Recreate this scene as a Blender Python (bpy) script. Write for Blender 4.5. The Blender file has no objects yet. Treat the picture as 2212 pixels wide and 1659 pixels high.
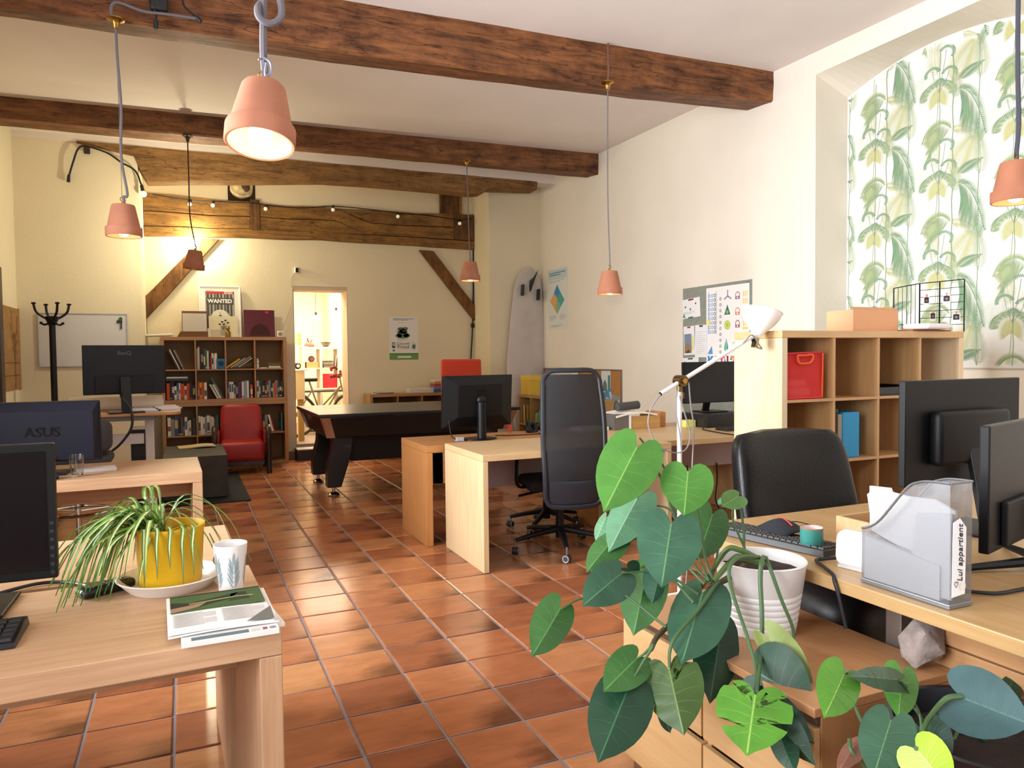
import bpy, bmesh, math, random
from mathutils import Vector, Matrix, noise
random.seed(7)
S = bpy.context.scene
C = S.collection
PI = math.pi
# ------------------------------------------------------------------ camera
cam = bpy.data.objects.new('camera', bpy.data.cameras.new('camera'))
C.objects.link(cam)
cam.data.sensor_fit = 'HORIZONTAL'; cam.data.sensor_width = 36.0
cam.data.lens = 36.0 * 1599.03 / 2212
cam.data.clip_start = 0.05; cam.data.clip_end = 100
_r = Vector((0.9138, -0.40604, -0.01032)); _f = Vector((0.40544, 0.91338, -0.03672)); _u = Vector((0.02433, 0.02937, 0.99927))
M = Matrix((( _r.x, _u.x, -_f.x, 0.0), (_r.y, _u.y, -_f.y, 0.0), (_r.z, _u.z, -_f.z, 1.3628), (0, 0, 0, 1)))
cam.matrix_world = M
S.camera = cam
# ------------------------------------------------------------------ world, daylight, exposure
S.view_settings.view_transform = 'Standard'; S.view_settings.look = 'None'
S.view_settings.exposure = 0.12; S.view_settings.gamma = 1.0; S.view_settings.use_curve_mapping = False
w = bpy.data.worlds.new('world'); S.world = w; w.use_nodes = True
w.node_tree.nodes['Background'].inputs[0].default_value = (0.75, 0.86, 1.0, 1)
w.node_tree.nodes['Background'].inputs[1].default_value = 1.0
S.cycles.max_bounces = 8; S.cycles.diffuse_bounces = 4; S.cycles.glossy_bounces = 3
S.cycles.transparent_max_bounces = 12; S.cycles.transmission_bounces = 6
S.cycles.caustics_reflective = False; S.cycles.caustics_refractive = False
S.cycles.sample_clamp_indirect = 6.0
S.cycles.use_denoising = True
try: S.cycles.denoiser = 'OPENIMAGEDENOISE'
except Exception: pass
def area(name, loc, rot, sx, sy, power, col):
    l = bpy.data.lights.new(name, 'AREA'); l.shape = 'RECTANGLE'; l.size = sx; l.size_y = sy; l.energy = power; l.color = col
    o = bpy.data.objects.new(name, l); C.objects.link(o); o.location = loc; o.rotation_euler = rot; return o
def point(name, loc, power, col, r=0.03):
    l = bpy.data.lights.new(name, 'POINT'); l.energy = power; l.color = col; l.shadow_soft_size = r
    o = bpy.data.objects.new(name, l); C.objects.link(o); o.location = loc; return o
# daylight outside the two tall windows of the side wall and the glazed street front behind the camera
DAY = (0.93, 0.96, 1.0)
area('daylight_window', (-1.95, 3.45, 1.9), (0, -PI/2, 0), 2.4, 1.7, 185, DAY).data.spread = 1.9
area('daylight_window', (-1.95, 0.6, 1.9), (0, -PI/2, 0), 2.4, 1.7, 110, DAY).data.spread = 2.2
area('daylight_front', (1.7, -2.75, 1.8), (PI/2, 0, 0), 4.4, 2.6, 58, DAY)
# ------------------------------------------------------------------ helpers
class B:
    def __init__(s): s.v = []; s.f = []; s.m = []; s.s = []
    def add(s, vs, fs, mi=0, sm=False):
        n = len(s.v); s.v += [tuple(p) for p in vs]; s.f += [[n + i for i in f] for f in fs]
        s.m += [mi] * len(fs); s.s += [sm] * len(fs); return s
    def box(s, x0, y0, z0, x1, y1, z1, mi=0):
        return s.add([(x0,y0,z0),(x1,y0,z0),(x1,y1,z0),(x0,y1,z0),(x0,y0,z1),(x1,y0,z1),(x1,y1,z1),(x0,y1,z1)],
              [[0,3,2,1],[4,5,6,7],[0,1,5,4],[1,2,6,5],[2,3,7,6],[3,0,4,7]], mi)
    def mbox(s, mat, sx, sy, sz, mi=0):
        k = len(s.v); s.box(-sx/2,-sy/2,-sz/2,sx/2,sy/2,sz/2,mi)
        for i in range(k, len(s.v)): s.v[i] = tuple(mat @ Vector(s.v[i]))
        return s
    def bar(s, p0, p1, wx, wy, mi=0, up=(0,0,1)):
        p0 = Vector(p0); p1 = Vector(p1); d = (p1-p0); L = d.length; d.normalize()
        u = Vector(up); a = d.cross(u)
        if a.length < 1e-4: a = d.cross(Vector((0,1,0)))
        a.normalize(); b = a.cross(d)
        m = Matrix((a, b, d)).transposed().to_4x4(); m.translation = (p0+p1)/2
        return s.mbox(m, wx, wy, L, mi)
    def rbox(s, c, size, r, seg=3, mat=None, mi=0):
        bm = bmesh.new(); bmesh.ops.create_cube(bm, size=1.0)
        for q in bm.verts: q.co = Vector((q.co.x*size[0], q.co.y*size[1], q.co.z*size[2]))
        bmesh.ops.bevel(bm, geom=bm.edges[:], offset=min(r, min(size)*0.49), segments=seg, affect='EDGES', profile=0.5)
        bm.verts.index_update()
        vs = [(mat @ q.co if mat else q.co) + Vector(c) for q in bm.verts]
        s.add(vs, [[q.index for q in f.verts] for f in bm.faces], mi, True); bm.free(); return s
    def tube(s, pts, r, n=8, mi=0, caps=True, flat=1.0):
        pts = [Vector(p) for p in pts]; k = len(pts); rs = r if isinstance(r, (list, tuple)) else [r]*k
        t = [(pts[min(i+1,k-1)]-pts[max(i-1,0)]).normalized() for i in range(k)]
        u = t[0].cross(Vector((0,0,1)))
        if u.length < 1e-3: u = t[0].cross(Vector((1,0,0)))
        u.normalize(); vs = []
        for i in range(k):
            u = (u - t[i]*u.dot(t[i])).normalized(); b = t[i].cross(u)
            for j in range(n):
                a = 2*PI*j/n; vs.append(pts[i] + (u*math.cos(a) + b*math.sin(a)*flat)*rs[i])
        fs = [[i*n+j, i*n+(j+1)%n, (i+1)*n+(j+1)%n, (i+1)*n+j] for i in range(k-1) for j in range(n)]
        if caps: fs += [list(range(n))[::-1], [(k-1)*n+j for j in range(n)]]
        return s.add(vs, fs, mi, True)
    def cyl(s, p0, p1, r0, r1=None, n=14, mi=0): return s.tube([p0, p1], [r0, r0 if r1 is None else r1], n, mi)
    def lathe(s, prof, n=24, c=(0,0,0), mi=0, mat=None, sx=1, sy=1):
        vs = []
        for (r, z) in prof:
            for j in range(n):
                a = 2*PI*j/n; q = Vector((r*math.cos(a)*sx, r*math.sin(a)*sy, z))
                vs.append((mat @ q if mat else q) + Vector(c))
        k = len(prof)
        fs = [[i*n+j, i*n+(j+1)%n, (i+1)*n+(j+1)%n, (i+1)*n+j] for i in range(k-1) for j in range(n)]
        if prof[0][0] > 1e-6 and mi is not None: pass
        return s.add(vs, fs, mi, True)
    def prism(s, poly, ax, d0, d1, mi=0, sm=False):
        n = len(poly)
        def q(p, d): return {'x': (d, p[0], p[1]), 'y': (p[0], d, p[1]), 'z': (p[0], p[1], d)}[ax]
        vs = [q(p, d0) for p in poly] + [q(p, d1) for p in poly]
        s.add(vs, [list(range(n)), list(range(n, 2*n))[::-1]] , mi)
        k = len(s.v) - 2*n
        s.f += [[k+i, k+n+i, k+n+(i+1)%n, k+(i+1)%n] for i in range(n)]; s.m += [mi]*n; s.s += [sm]*n
        return s
    def ball(s, c, r, n=12, k=8, sc=(1,1,1), mi=0):
        prof = [(r*math.sin(PI*i/k), -r*math.cos(PI*i/k)) for i in range(k+1)]
        vs = []
        for (a, z) in prof:
            for j in range(n): vs.append((c[0]+a*math.cos(2*PI*j/n)*sc[0], c[1]+a*math.sin(2*PI*j/n)*sc[1], c[2]+z*sc[2]))
        return s.add(vs, [[i*n+j, i*n+(j+1)%n, (i+1)*n+(j+1)%n, (i+1)*n+j] for i in range(k) for j in range(n)], mi, True)
    def ring(s, c, R, r, n=28, m=6, mat=None, mi=0, sx=1, sy=1):
        pts = []
        vs = []
        for i in range(n):
            a = 2*PI*i/n
            for j in range(m):
                b = 2*PI*j/m; q = Vector(((R+r*math.cos(b))*math.cos(a)*sx, (R+r*math.cos(b))*math.sin(a)*sy, r*math.sin(b)))
                vs.append((mat @ q if mat else q) + Vector(c))
        return s.add(vs, [[i*m+j, ((i+1)%n)*m+j, ((i+1)%n)*m+(j+1)%m, i*m+(j+1)%m] for i in range(n) for j in range(m)], mi, True)
    def xf(s, mat): s.v = [tuple(mat @ Vector(p)) for p in s.v]; return s
    def mesh(s, name, off=(0,0,0)):
        me = bpy.data.meshes.new(name)
        me.from_pydata([(p[0]-off[0], p[1]-off[1], p[2]-off[2]) for p in s.v], [], s.f)
        me.polygons.foreach_set('material_index', s.m); me.polygons.foreach_set('use_smooth', s.s)
        bm = bmesh.new(); bm.from_mesh(me); bmesh.ops.recalc_face_normals(bm, faces=bm.faces); bm.to_mesh(me); bm.free()
        if any(s.s): me.set_sharp_from_angle(angle=math.radians(42))
        return me
    def build(s, name, mats, parent=None, bevel=0, off=None, loc=None, rot=None, kind=None, seg=2):
        # off: subtract this world origin (vertices were given in world coordinates)
        if off is True: off = tuple(parent.location) if parent else (0,0,0)
        me = s.mesh(name, off or (0,0,0))
        for m in (mats if isinstance(mats, (list, tuple)) else [mats]): me.materials.append(m)
        o = bpy.data.objects.new(name, me); C.objects.link(o)
        if parent: o.parent = parent
        if loc: o.location = loc
        if rot: o.rotation_euler = rot
        if bevel:
            b = o.modifiers.new('bevel', 'BEVEL'); b.width = bevel; b.segments = seg; b.limit_method = 'ANGLE'; b.angle_limit = math.radians(50)
        if kind: o['kind'] = kind
        return o
def tag(o, label, cat, group=None):
    o['label'] = label; o['category'] = cat
    if group: o['group'] = group
    return o
def T(name, label, cat, loc=(0,0,0), rz=0, group=None):
    o = bpy.data.objects.new(name, None); o.empty_display_size = 0.05; C.objects.link(o); o.location = loc; o.rotation_euler = (0,0,rz)
    return tag(o, label, cat, group)
def dup(root, loc=None, rz=None, label=None):
    r = root.copy(); C.objects.link(r)
    if loc is not None: r.location = loc
    if rz is not None: r.rotation_euler = (0,0,rz)
    if label: r['label'] = label
    for ch in list(root.children):
        c = ch.copy(); C.objects.link(c); c.parent = r
        for g in list(ch.children):
            d = g.copy(); C.objects.link(d); d.parent = c
    return r
def arc(pts, n=10):
    # Catmull-Rom through pts
    P = [Vector(p) for p in pts]; P = [P[0]*2-P[1]] + P + [P[-1]*2-P[-2]]; out = []
    for i in range(1, len(P)-2):
        for k in range(n):
            t = k/n; a, b, c, d = P[i-1], P[i], P[i+1], P[i+2]
            out.append(0.5*((2*b)+(c-a)*t+(2*a-5*b+4*c-d)*t*t+(3*b-a-3*c+d)*t**3))
    return out + [P[-2]]
# ------------------------------------------------------------------ materials
MC = {}
def srgb(h):
    if isinstance(h, str): h = [int(h[i:i+2], 16)/255 for i in (0, 2, 4)]
    return tuple(((c/12.92) if c <= 0.04045 else ((c+0.055)/1.055)**2.4) for c in h)
def nodes(name):
    m = bpy.data.materials.new(name); m.use_nodes = True; nt = m.node_tree
    return m, nt, nt.nodes['Principled BSDF'], nt.nodes.new, nt.links.new
def mat(h, rough=0.5, metal=0.0, coat=0.0, emit=None, es=0.0, spec=0.5, bump=0.0, bscale=200, sheen=0.0, var=0.0, vscale=8, trans=0.0, sss=0.0):
    key = (str(h), rough, metal, coat, str(emit), es, spec, bump, bscale, sheen, var, vscale, trans, sss)
    if key in MC: return MC[key]
    m, nt, p, N, L = nodes('mat_' + str(h)); col = srgb(h)
    p.inputs['Base Color'].default_value = (*col, 1); p.inputs['Roughness'].default_value = rough; p.inputs['Metallic'].default_value = metal
    p.inputs['Coat Weight'].default_value = coat; p.inputs['Specular IOR Level'].default_value = spec
    p.inputs['Sheen Weight'].default_value = sheen; p.inputs['Transmission Weight'].default_value = trans
    if emit: p.inputs['Emission Color'].default_value = (*srgb(emit), 1); p.inputs['Emission Strength'].default_value = es
    tc = N('ShaderNodeTexCoord')
    if bump:
        n = N('ShaderNodeTexNoise'); n.inputs['Scale'].default_value = bscale; n.inputs['Detail'].default_value = 3
        b = N('ShaderNodeBump'); b.inputs['Strength'].default_value = bump; b.inputs['Distance'].default_value = 0.004
        L(tc.outputs['Object'], n.inputs['Vector']); L(n.outputs['Fac'], b.inputs['Height']); L(b.outputs['Normal'], p.inputs['Normal'])
    if var:
        n = N('ShaderNodeTexNoise'); n.inputs['Scale'].default_value = vscale; n.inputs['Detail'].default_value = 4
        r = N('ShaderNodeMapRange'); r.inputs['From Min'].default_value = 0.3; r.inputs['From Max'].default_value = 0.7
        r.inputs['To Min'].default_value = 1-var; r.inputs['To Max'].default_value = 1+var*0.6
        x = N('ShaderNodeMix'); x.data_type = 'RGBA'; x.blend_type = 'MULTIPLY'; x.inputs['Factor'].default_value = 1
        x.inputs['A'].default_value = (*col, 1)
        L(tc.outputs['Object'], n.inputs['Vector']); L(n.outputs['Fac'], r.inputs['Value']); L(r.outputs['Result'], x.inputs['B']); L(x.outputs['Result'], p.inputs['Base Color'])
    MC[key] = m; return m
def wood(c1, c2, axis='x', scale=1.0, rough=0.4, bump=0.05, contrast=1.0, coat=0.0):
    key = ('wood', c1, c2, axis, scale, rough, bump, coat)
    if key in MC: return MC[key]
    m, nt, p, N, L = nodes('wood_' + c1)
    tc = N('ShaderNodeTexCoord'); mp = N('ShaderNodeMapping')
    sc = {'x': (1.2, 22, 22), 'y': (22, 1.2, 22), 'z': (22, 22, 1.2)}[axis]
    mp.inputs['Scale'].default_value = [q*scale for q in sc]
    n = N('ShaderNodeTexNoise'); n.inputs['Scale'].default_value = 2.2; n.inputs['Detail'].default_value = 6; n.inputs['Roughness'].default_value = 0.62; n.inputs['Distortion'].default_value = 0.35
    cr = N('ShaderNodeValToRGB'); cr.color_ramp.elements[0].position = 0.32; cr.color_ramp.elements[1].position = 0.68
    cr.color_ramp.elements[0].color = (*srgb(c2), 1); cr.color_ramp.elements[1].color = (*srgb(c1), 1)
    n2 = N('ShaderNodeTexNoise'); n2.inputs['Scale'].default_value = 3.0; n2.inputs['Detail'].default_value = 2
    mx = N('ShaderNodeMix'); mx.data_type = 'RGBA'; mx.blend_type = 'MULTIPLY'; mx.inputs['Factor'].default_value = 0.22
    L(tc.outputs['Object'], mp.inputs['Vector']); L(mp.outputs['Vector'], n.inputs['Vector']); L(tc.outputs['Object'], n2.inputs['Vector'])
    L(n.outputs['Fac'], cr.inputs['Fac']); L(cr.outputs['Color'], mx.inputs['A']); L(n2.outputs['Fac'], mx.inputs['B']); L(mx.outputs['Result'], p.inputs['Base Color'])
    b = N('ShaderNodeBump'); b.inputs['Strength'].default_value = bump; b.inputs['Distance'].default_value = 0.003
    L(n.outputs['Fac'], b.inputs['Height']); L(b.outputs['Normal'], p.inputs['Normal'])
    p.inputs['Roughness'].default_value = rough; p.inputs['Coat Weight'].default_value = coat
    MC[key] = m; return m
def old_beam(name, light, dark, axis='x', rough=0.6):
    m, nt, p, N, L = nodes(name)
    tc = N('ShaderNodeTexCoord'); mp = N('ShaderNodeMapping'); mp.inputs['Scale'].default_value = {'x': (0.8, 6.5, 6.5), 'z': (6.5, 6.5, 0.8)}[axis]
    n = N('ShaderNodeTexNoise'); n.inputs['Scale'].default_value = 2.5; n.inputs['Detail'].default_value = 8; n.inputs['Roughness'].default_value = 0.7; n.inputs['Distortion'].default_value = 0.8
    k = N('ShaderNodeTexNoise'); k.inputs['Scale'].default_value = 5.0; k.inputs['Detail'].default_value = 5; k.inputs['Roughness'].default_value = 0.75
    ad = N('ShaderNodeMath'); ad.operation = 'MULTIPLY_ADD'; ad.inputs[1].default_value = 0.55
    cr = N('ShaderNodeValToRGB'); e = cr.color_ramp.elements
    e[0].position = 0.56; e[0].color = (*srgb(dark), 1); e[1].position = 0.95; e[1].color = (*srgb(light), 1)
    # long dark checks
    mp2 = N('ShaderNodeMapping'); mp2.inputs['Scale'].default_value = {'x': (0.4, 3.4, 3.4), 'z': (3.4, 3.4, 0.4)}[axis]
    cn = N('ShaderNodeTexNoise'); cn.inputs['Scale'].default_value = 3.0; cn.inputs['Detail'].default_value = 3; cn.inputs['Distortion'].default_value = 0.4
    c1 = N('ShaderNodeMath'); c1.operation = 'SUBTRACT'; c1.inputs[1].default_value = 0.5
    c2 = N('ShaderNodeMath'); c2.operation = 'ABSOLUTE'
    c3 = N('ShaderNodeMapRange'); c3.inputs['From Min'].default_value = 0.0; c3.inputs['From Max'].default_value = 0.008; c3.inputs['To Min'].default_value = 0.38
    mx = N('ShaderNodeMix'); mx.data_type = 'RGBA'; mx.blend_type = 'MULTIPLY'; mx.inputs['Factor'].default_value = 1
    L(tc.outputs['Object'], mp.inputs['Vector']); L(tc.outputs['Object'], mp2.inputs['Vector']); L(mp.outputs['Vector'], n.inputs['Vector']); L(tc.outputs['Object'], k.inputs['Vector'])
    L(k.outputs['Fac'], ad.inputs[0]); L(n.outputs['Fac'], ad.inputs[2]); L(ad.outputs[0], cr.inputs['Fac'])
    L(mp2.outputs['Vector'], cn.inputs['Vector']); L(cn.outputs['Fac'], c1.inputs[0]); L(c1.outputs[0], c2.inputs[0]); L(c2.outputs[0], c3.inputs['Value'])
    L(cr.outputs['Color'], mx.inputs['A']); L(c3.outputs['Result'], mx.inputs['B']); L(mx.outputs['Result'], p.inputs['Base Color'])
    b = N('ShaderNodeBump'); b.inputs['Strength'].default_value = 0.6; b.inputs['Distance'].default_value = 0.012
    hm = N('ShaderNodeMath'); hm.operation = 'MULTIPLY'
    L(ad.outputs[0], hm.inputs[0]); L(c3.outputs['Result'], hm.inputs[1]); L(hm.outputs[0], b.inputs['Height']); L(b.outputs['Normal'], p.inputs['Normal'])
    p.inputs['Roughness'].default_value = rough; p.inputs['Specular IOR Level'].default_value = 0.3
    return m
def plaster(name, h, bump=0.25):
    m, nt, p, N, L = nodes(name)
    tc = N('ShaderNodeTexCoord'); n = N('ShaderNodeTexNoise'); n.inputs['Scale'].default_value = 1.3; n.inputs['Detail'].default_value = 5
    n2 = N('ShaderNodeTexNoise'); n2.inputs['Scale'].default_value = 28; n2.inputs['Detail'].default_value = 4
    c = srgb(h); cr = N('ShaderNodeValToRGB'); cr.color_ramp.elements[0].position = 0.3; cr.color_ramp.elements[1].position = 0.7
    cr.color_ramp.elements[0].color = (*[q*0.93 for q in c], 1); cr.color_ramp.elements[1].color = (*c, 1)
    b = N('ShaderNodeBump'); b.inputs['Strength'].default_value = bump; b.inputs['Distance'].default_value = 0.006
    L(tc.outputs['Object'], n.inputs['Vector']); L(tc.outputs['Object'], n2.inputs['Vector']); L(n.outputs['Fac'], cr.inputs['Fac'])
    L(cr.outputs['Color'], p.inputs['Base Color']); L(n2.outputs['Fac'], b.inputs['Height']); L(b.outputs['Normal'], p.inputs['Normal'])
    p.inputs['Roughness'].default_value = 0.9; p.inputs['Specular IOR Level'].default_value = 0.15
    return m
def tile_mat():
    m, nt, p, N, L = nodes('terracotta_tile')
    g = N('ShaderNodeNewGeometry'); mp = N('ShaderNodeMapping'); mp.vector_type = 'POINT'
    mp.inputs['Location'].default_value = (-0.237/0.3+0.0, -0.086/0.3, 0); mp.inputs['Scale'].default_value = (1/0.3, 1/0.3, 0)
    fl = N('ShaderNodeVectorMath'); fl.operation = 'FLOOR'; fr = N('ShaderNodeVectorMath'); fr.operation = 'FRACTION'
    wn = N('ShaderNodeTexWhiteNoise'); wn.noise_dimensions = '2D'
    L(g.outputs['Position'], mp.inputs['Vector']); L(mp.outputs['Vector'], fl.inputs[0]); L(mp.outputs['Vector'], fr.inputs[0]); L(fl.outputs[0], wn.inputs['Vector'])
    cr = N('ShaderNodeValToRGB'); e = cr.color_ramp.elements
    e[0].position = 0; e[0].color = (*srgb('90573b'), 1); e[1].position = 1; e[1].color = (*srgb('c0875a'), 1)
    a = e.new(0.35); a.color = (*srgb('ab6a46'), 1); a = e.new(0.7); a.color = (*srgb('b6754d'), 1)
    L(wn.outputs['Value'], cr.inputs['Fac'])
    # blotchy firing marks, stretched, random per tile
    ad = N('ShaderNodeVectorMath'); ad.operation = 'MULTIPLY_ADD'; ad.inputs[1].default_value = (7.3, 7.3, 7.3)
    L(wn.outputs['Color'], ad.inputs[0]); L(g.outputs['Position'], ad.inputs[2])
    mp3 = N('ShaderNodeMapping'); mp3.inputs['Scale'].default_value = (3.0, 9.0, 1)
    n = N('ShaderNodeTexNoise'); n.inputs['Scale'].default_value = 1.6; n.inputs['Detail'].default_value = 7; n.inputs['Roughness'].default_value = 0.65
    L(ad.outputs[0], mp3.inputs['Vector']); L(mp3.outputs['Vector'], n.inputs['Vector'])
    r = N('ShaderNodeMapRange'); r.inputs['From Min'].default_value = 0.3; r.inputs['From Max'].default_value = 0.62; r.inputs['To Min'].default_value = 0.78; r.inputs['To Max'].default_value = 1.06
    L(n.outputs['Fac'], r.inputs['Value'])
    mx = N('ShaderNodeMix'); mx.data_type = 'RGBA'; mx.blend_type = 'MULTIPLY'; mx.inputs['Factor'].default_value = 1
    L(cr.outputs['Color'], mx.inputs['A']); L(r.outputs['Result'], mx.inputs['B'])
    # smoky dark corner on some tiles
    cx = N('ShaderNodeVectorMath'); cx.operation = 'DISTANCE'; cx.inputs[1].default_value = (1, 0, 0); L(fr.outputs[0], cx.inputs[0])
    sc = N('ShaderNodeSeparateColor'); L(wn.outputs['Color'], sc.inputs[0])
    q = N('ShaderNodeMath'); q.operation = 'MULTIPLY_ADD'; q.inputs[1].default_value = 0.45; q.inputs[2].default_value = 0.0; L(sc.outputs['Green'], q.inputs[0])
    dd = N('ShaderNodeMath'); dd.operation = 'SUBTRACT'; L(cx.outputs['Value'], dd.inputs[0]); L(q.outputs[0], dd.inputs[1])
    d2 = N('ShaderNodeMath'); d2.operation = 'MULTIPLY_ADD'; d2.inputs[1].default_value = 0.5; L(n.outputs['Fac'], d2.inputs[0]); L(dd.outputs[0], d2.inputs[2])
    rr = N('ShaderNodeMapRange'); rr.inputs['From Min'].default_value = 0.12; rr.inputs['From Max'].default_value = 0.5; rr.inputs['To Min'].default_value = 0.42; rr.inputs['To Max'].default_value = 1.0
    L(d2.outputs[0], rr.inputs['Value'])
    m2 = N('ShaderNodeMix'); m2.data_type = 'RGBA'; m2.blend_type = 'MULTIPLY'; m2.inputs['Factor'].default_value = 1
    L(mx.outputs['Result'], m2.inputs['A']); L(rr.outputs['Result'], m2.inputs['B']); L(m2.outputs['Result'], p.inputs['Base Color'])
    b = N('ShaderNodeBump'); b.inputs['Strength'].default_value = 0.12; b.inputs['Distance'].default_value = 0.004
    nb = N('ShaderNodeTexNoise'); nb.inputs['Scale'].default_value = 14; nb.inputs['Detail'].default_value = 3; L(g.outputs['Position'], nb.inputs['Vector'])
    L(nb.outputs['Fac'], b.inputs['Height']); L(b.outputs['Normal'], p.inputs['Normal'])
    p.inputs['Roughness'].default_value = 0.19; p.inputs['Specular IOR Level'].default_value = 0.42
    return m
WALL = plaster('wall_plaster', 'ebdfc2'); WALLW = plaster('wall_plaster_white', 'f0e8da'); CEIL = plaster('ceiling_plaster', 'efe7e2', 0.12)
BIRCH = wood('e6c79a', 'd8b483', 'x'); BIRCHY = wood('e6c79a', 'd8b483', 'y'); BIRCHZ = wood('ead0a6', 'dcbb8c', 'z')
OAK = wood('d2ab86', 'bd9370', 'x', 1.2); OAKZ = wood('d2ab86', 'bd9370', 'z', 1.2); OAKY = wood('cfa478', 'b98a5e', 'y', 1.2)
BEECH = wood('c98f58', 'b67a45', 'x', 1.2); BEECHZ = wood('c98f58', 'b67a45', 'z', 1.2)
SHELFW = wood('bd8c5a', 'a8784a', 'x', 1.0); SHELFZ = wood('bd8c5a', 'a8784a', 'z', 1.0)
BLACK = mat('101013', 0.45, spec=.3); BLACKM = mat('141418', 0.6, spec=.25); SCREEN = mat('0c0c12', 0.2, spec=.35); WHITE = mat('f0eeea', 0.45); STEEL = mat('9a9898', 0.35, 0.9)
CHROME = mat('d8d8d8', 0.12, 1.0); BRASS = mat('b08a48', 0.3, 1.0); PAPER = mat('eeeae4', 0.8); CABLE = mat('17171a', 0.5)
TERRA = mat('b07459', 0.85, bump=0.15, bscale=120, var=0.12, vscale=9)
# ------------------------------------------------------------------ the room
def cz(x, y): return 3.86 + 0.0145*(y-5.13) + 0.0176*(x-4.84)
XL, XW, XN, YF, YB = -1.6, 4.84, 5.2, -2.5, 10.45
# floor: slab of grout, tiles proud of it
fl = B().box(XL-0.3, YF-0.3, -0.25, XN+0.3, YB+0.1, -0.006).build('floor', mat('8d8488', 0.85, bump=0.3, bscale=300)); fl['kind'] = 'structure'
TM = tile_mat()
def tile_bm(cx, cy, b=None, g=0.0058, e=0.0045, sk=(0,0,0)):
    b = b or B(); h = 0.15-g; i = h-e; z = sk[2]
    c, s_ = math.cos(sk[1]), math.sin(sk[1])
    def q(x, y, zz): return (cx+x*c-y*s_, cy+x*s_+y*c, zz)
    vs = [q(sx*h, sy*h, -0.012) for sx, sy in ((-1,-1),(1,-1),(1,1),(-1,1))] + [q(sx*h, sy*h, z-0.003) for sx, sy in ((-1,-1),(1,-1),(1,1),(-1,1))] + [q(sx*i, sy*i, z) for sx, sy in ((-1,-1),(1,-1),(1,1),(-1,1))]
    return b.add(vs, [[k, (k+1)%4, 4+(k+1)%4, 4+k] for k in range(4)] + [[4+k, 4+(k+1)%4, 8+(k+1)%4, 8+k] for k in range(4)] + [[8,9,10,11]])
tiles = []
for i in range(-7, 17):
    for j in range(-9, 36):
        cx, cy = 0.237+0.3*i+0.15, 0.086+0.3*j+0.15
        if cx-0.15 < XL-0.05 or cx+0.15 > XN+0.05 or cy+0.15 > YB+0.25: continue
        d = Vector((cx, cy, 0)) - M.translation; fz = d.dot(_f); hid = False
        if fz > 0.3:
            px = 1106+1599*d.dot(_r)/fz; py = 829.5-1599*d.dot(_u)/fz
            inn = -60 < px < 2260 and py < 1800
            hid = (px < 560 and py < 1400 and py > 1030) or px > 1560 or (py > 1300 and px > 1480) or (px < 130 and py < 1440) or (px>1010 and py<940) or (px < 480 and 1030<py) and cy > 2.6
        else: inn = False
        tiles.append(((0 if inn and not hid else 1), d.length, cx, cy))
tiles.sort()
tme = tile_bm(0, 0).mesh('floor_tile'); tme.materials.append(TM)
rest = B()
for k, (q, dl, cx, cy) in enumerate(tiles):
    if k < 300:
        o = bpy.data.objects.new('floor_tile', tme); C.objects.link(o); o.parent = fl
        o.location = (cx+random.uniform(-.0012,.0012), cy+random.uniform(-.0012,.0012), random.uniform(-0.0015, 0.0008)); o.rotation_euler = (random.uniform(-.003,.003), random.uniform(-.003,.003), random.uniform(-0.004, 0.004))
    else: tile_bm(cx, cy, rest)
rest.build('floor_tiling', TM, fl, kind='stuff')
def struct(o): o['kind'] = 'structure'; return o
# ceiling
struct(B().add([(x, y, cz(x, y)+d) for d in (0, 0.25) for x, y in ((XL-.3,YF-.3),(XN+.3,YF-.3),(XN+.3,YB+.1),(XL-.3,YB+.1))], [[0,1,2,3],[4,5,6,7],[0,1,5,4],[1,2,6,5],[2,3,7,6],[3,0,4,7]]).build('ceiling', CEIL))
# wall on the niche side: pier beyond the niche, pier before it, lintel, recessed wall with an arched head
N0, N1 = 2.92, 4.645
def az(y): return 3.69 - 0.165*((y-3.78)/0.865)**2
b = B().box(XW, N1, 0, XN+.35, YB+.4, 4.1).box(XW, YF-.3, 0, XN+.35, N0, 4.1)
ys = [N0+(N1-N0)*i/24 for i in range(25)]
for y0, y1 in zip(ys, ys[1:]):
    b.add([(XW,y0,3.67),(XW,y1,3.67),(XN,y1,az(y1)),(XN,y0,az(y0)),(XW,y0,4.1),(XW,y1,4.1),(XN+.1,y1,4.1),(XN+.1,y0,4.1)], [[0,1,2,3],[0,1,5,4],[4,5,6,7],[3,2,6,7]])
b.box(XN, N0, 0, XN+.35, N1, 3.75)
struct(b.build('wall_right', WALLW))
# wall behind with the alcove: chimney breast, alcove back with doorway, pier
XA0, XA1, YC, YP = -0.41, 4.02, 9.36, 9.81
DX0, DX1, DZ = 1.39, 2.13, 2.36
b = B().box(XL-.3, YC, 0, XA0, YB+.4, 4.1); struct(b.build('wall_back_chimney', WALL))
b = B().box(XA1, YP, 0, XW+.1, YB+.4, 4.1); struct(b.build('wall_back_pier', WALL))
b = B().box(XA0-.05, YB, 0, DX0, YB+.4, 4.1).box(DX1, YB, 0, XA1+.05, YB+.4, 4.1).box(DX0, YB, DZ, DX1, YB+.4, 4.1).box(DX0, YB, -.2, DX1, YB+.4, 0.0)
struct(b.build('wall_back', WALL))
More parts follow.
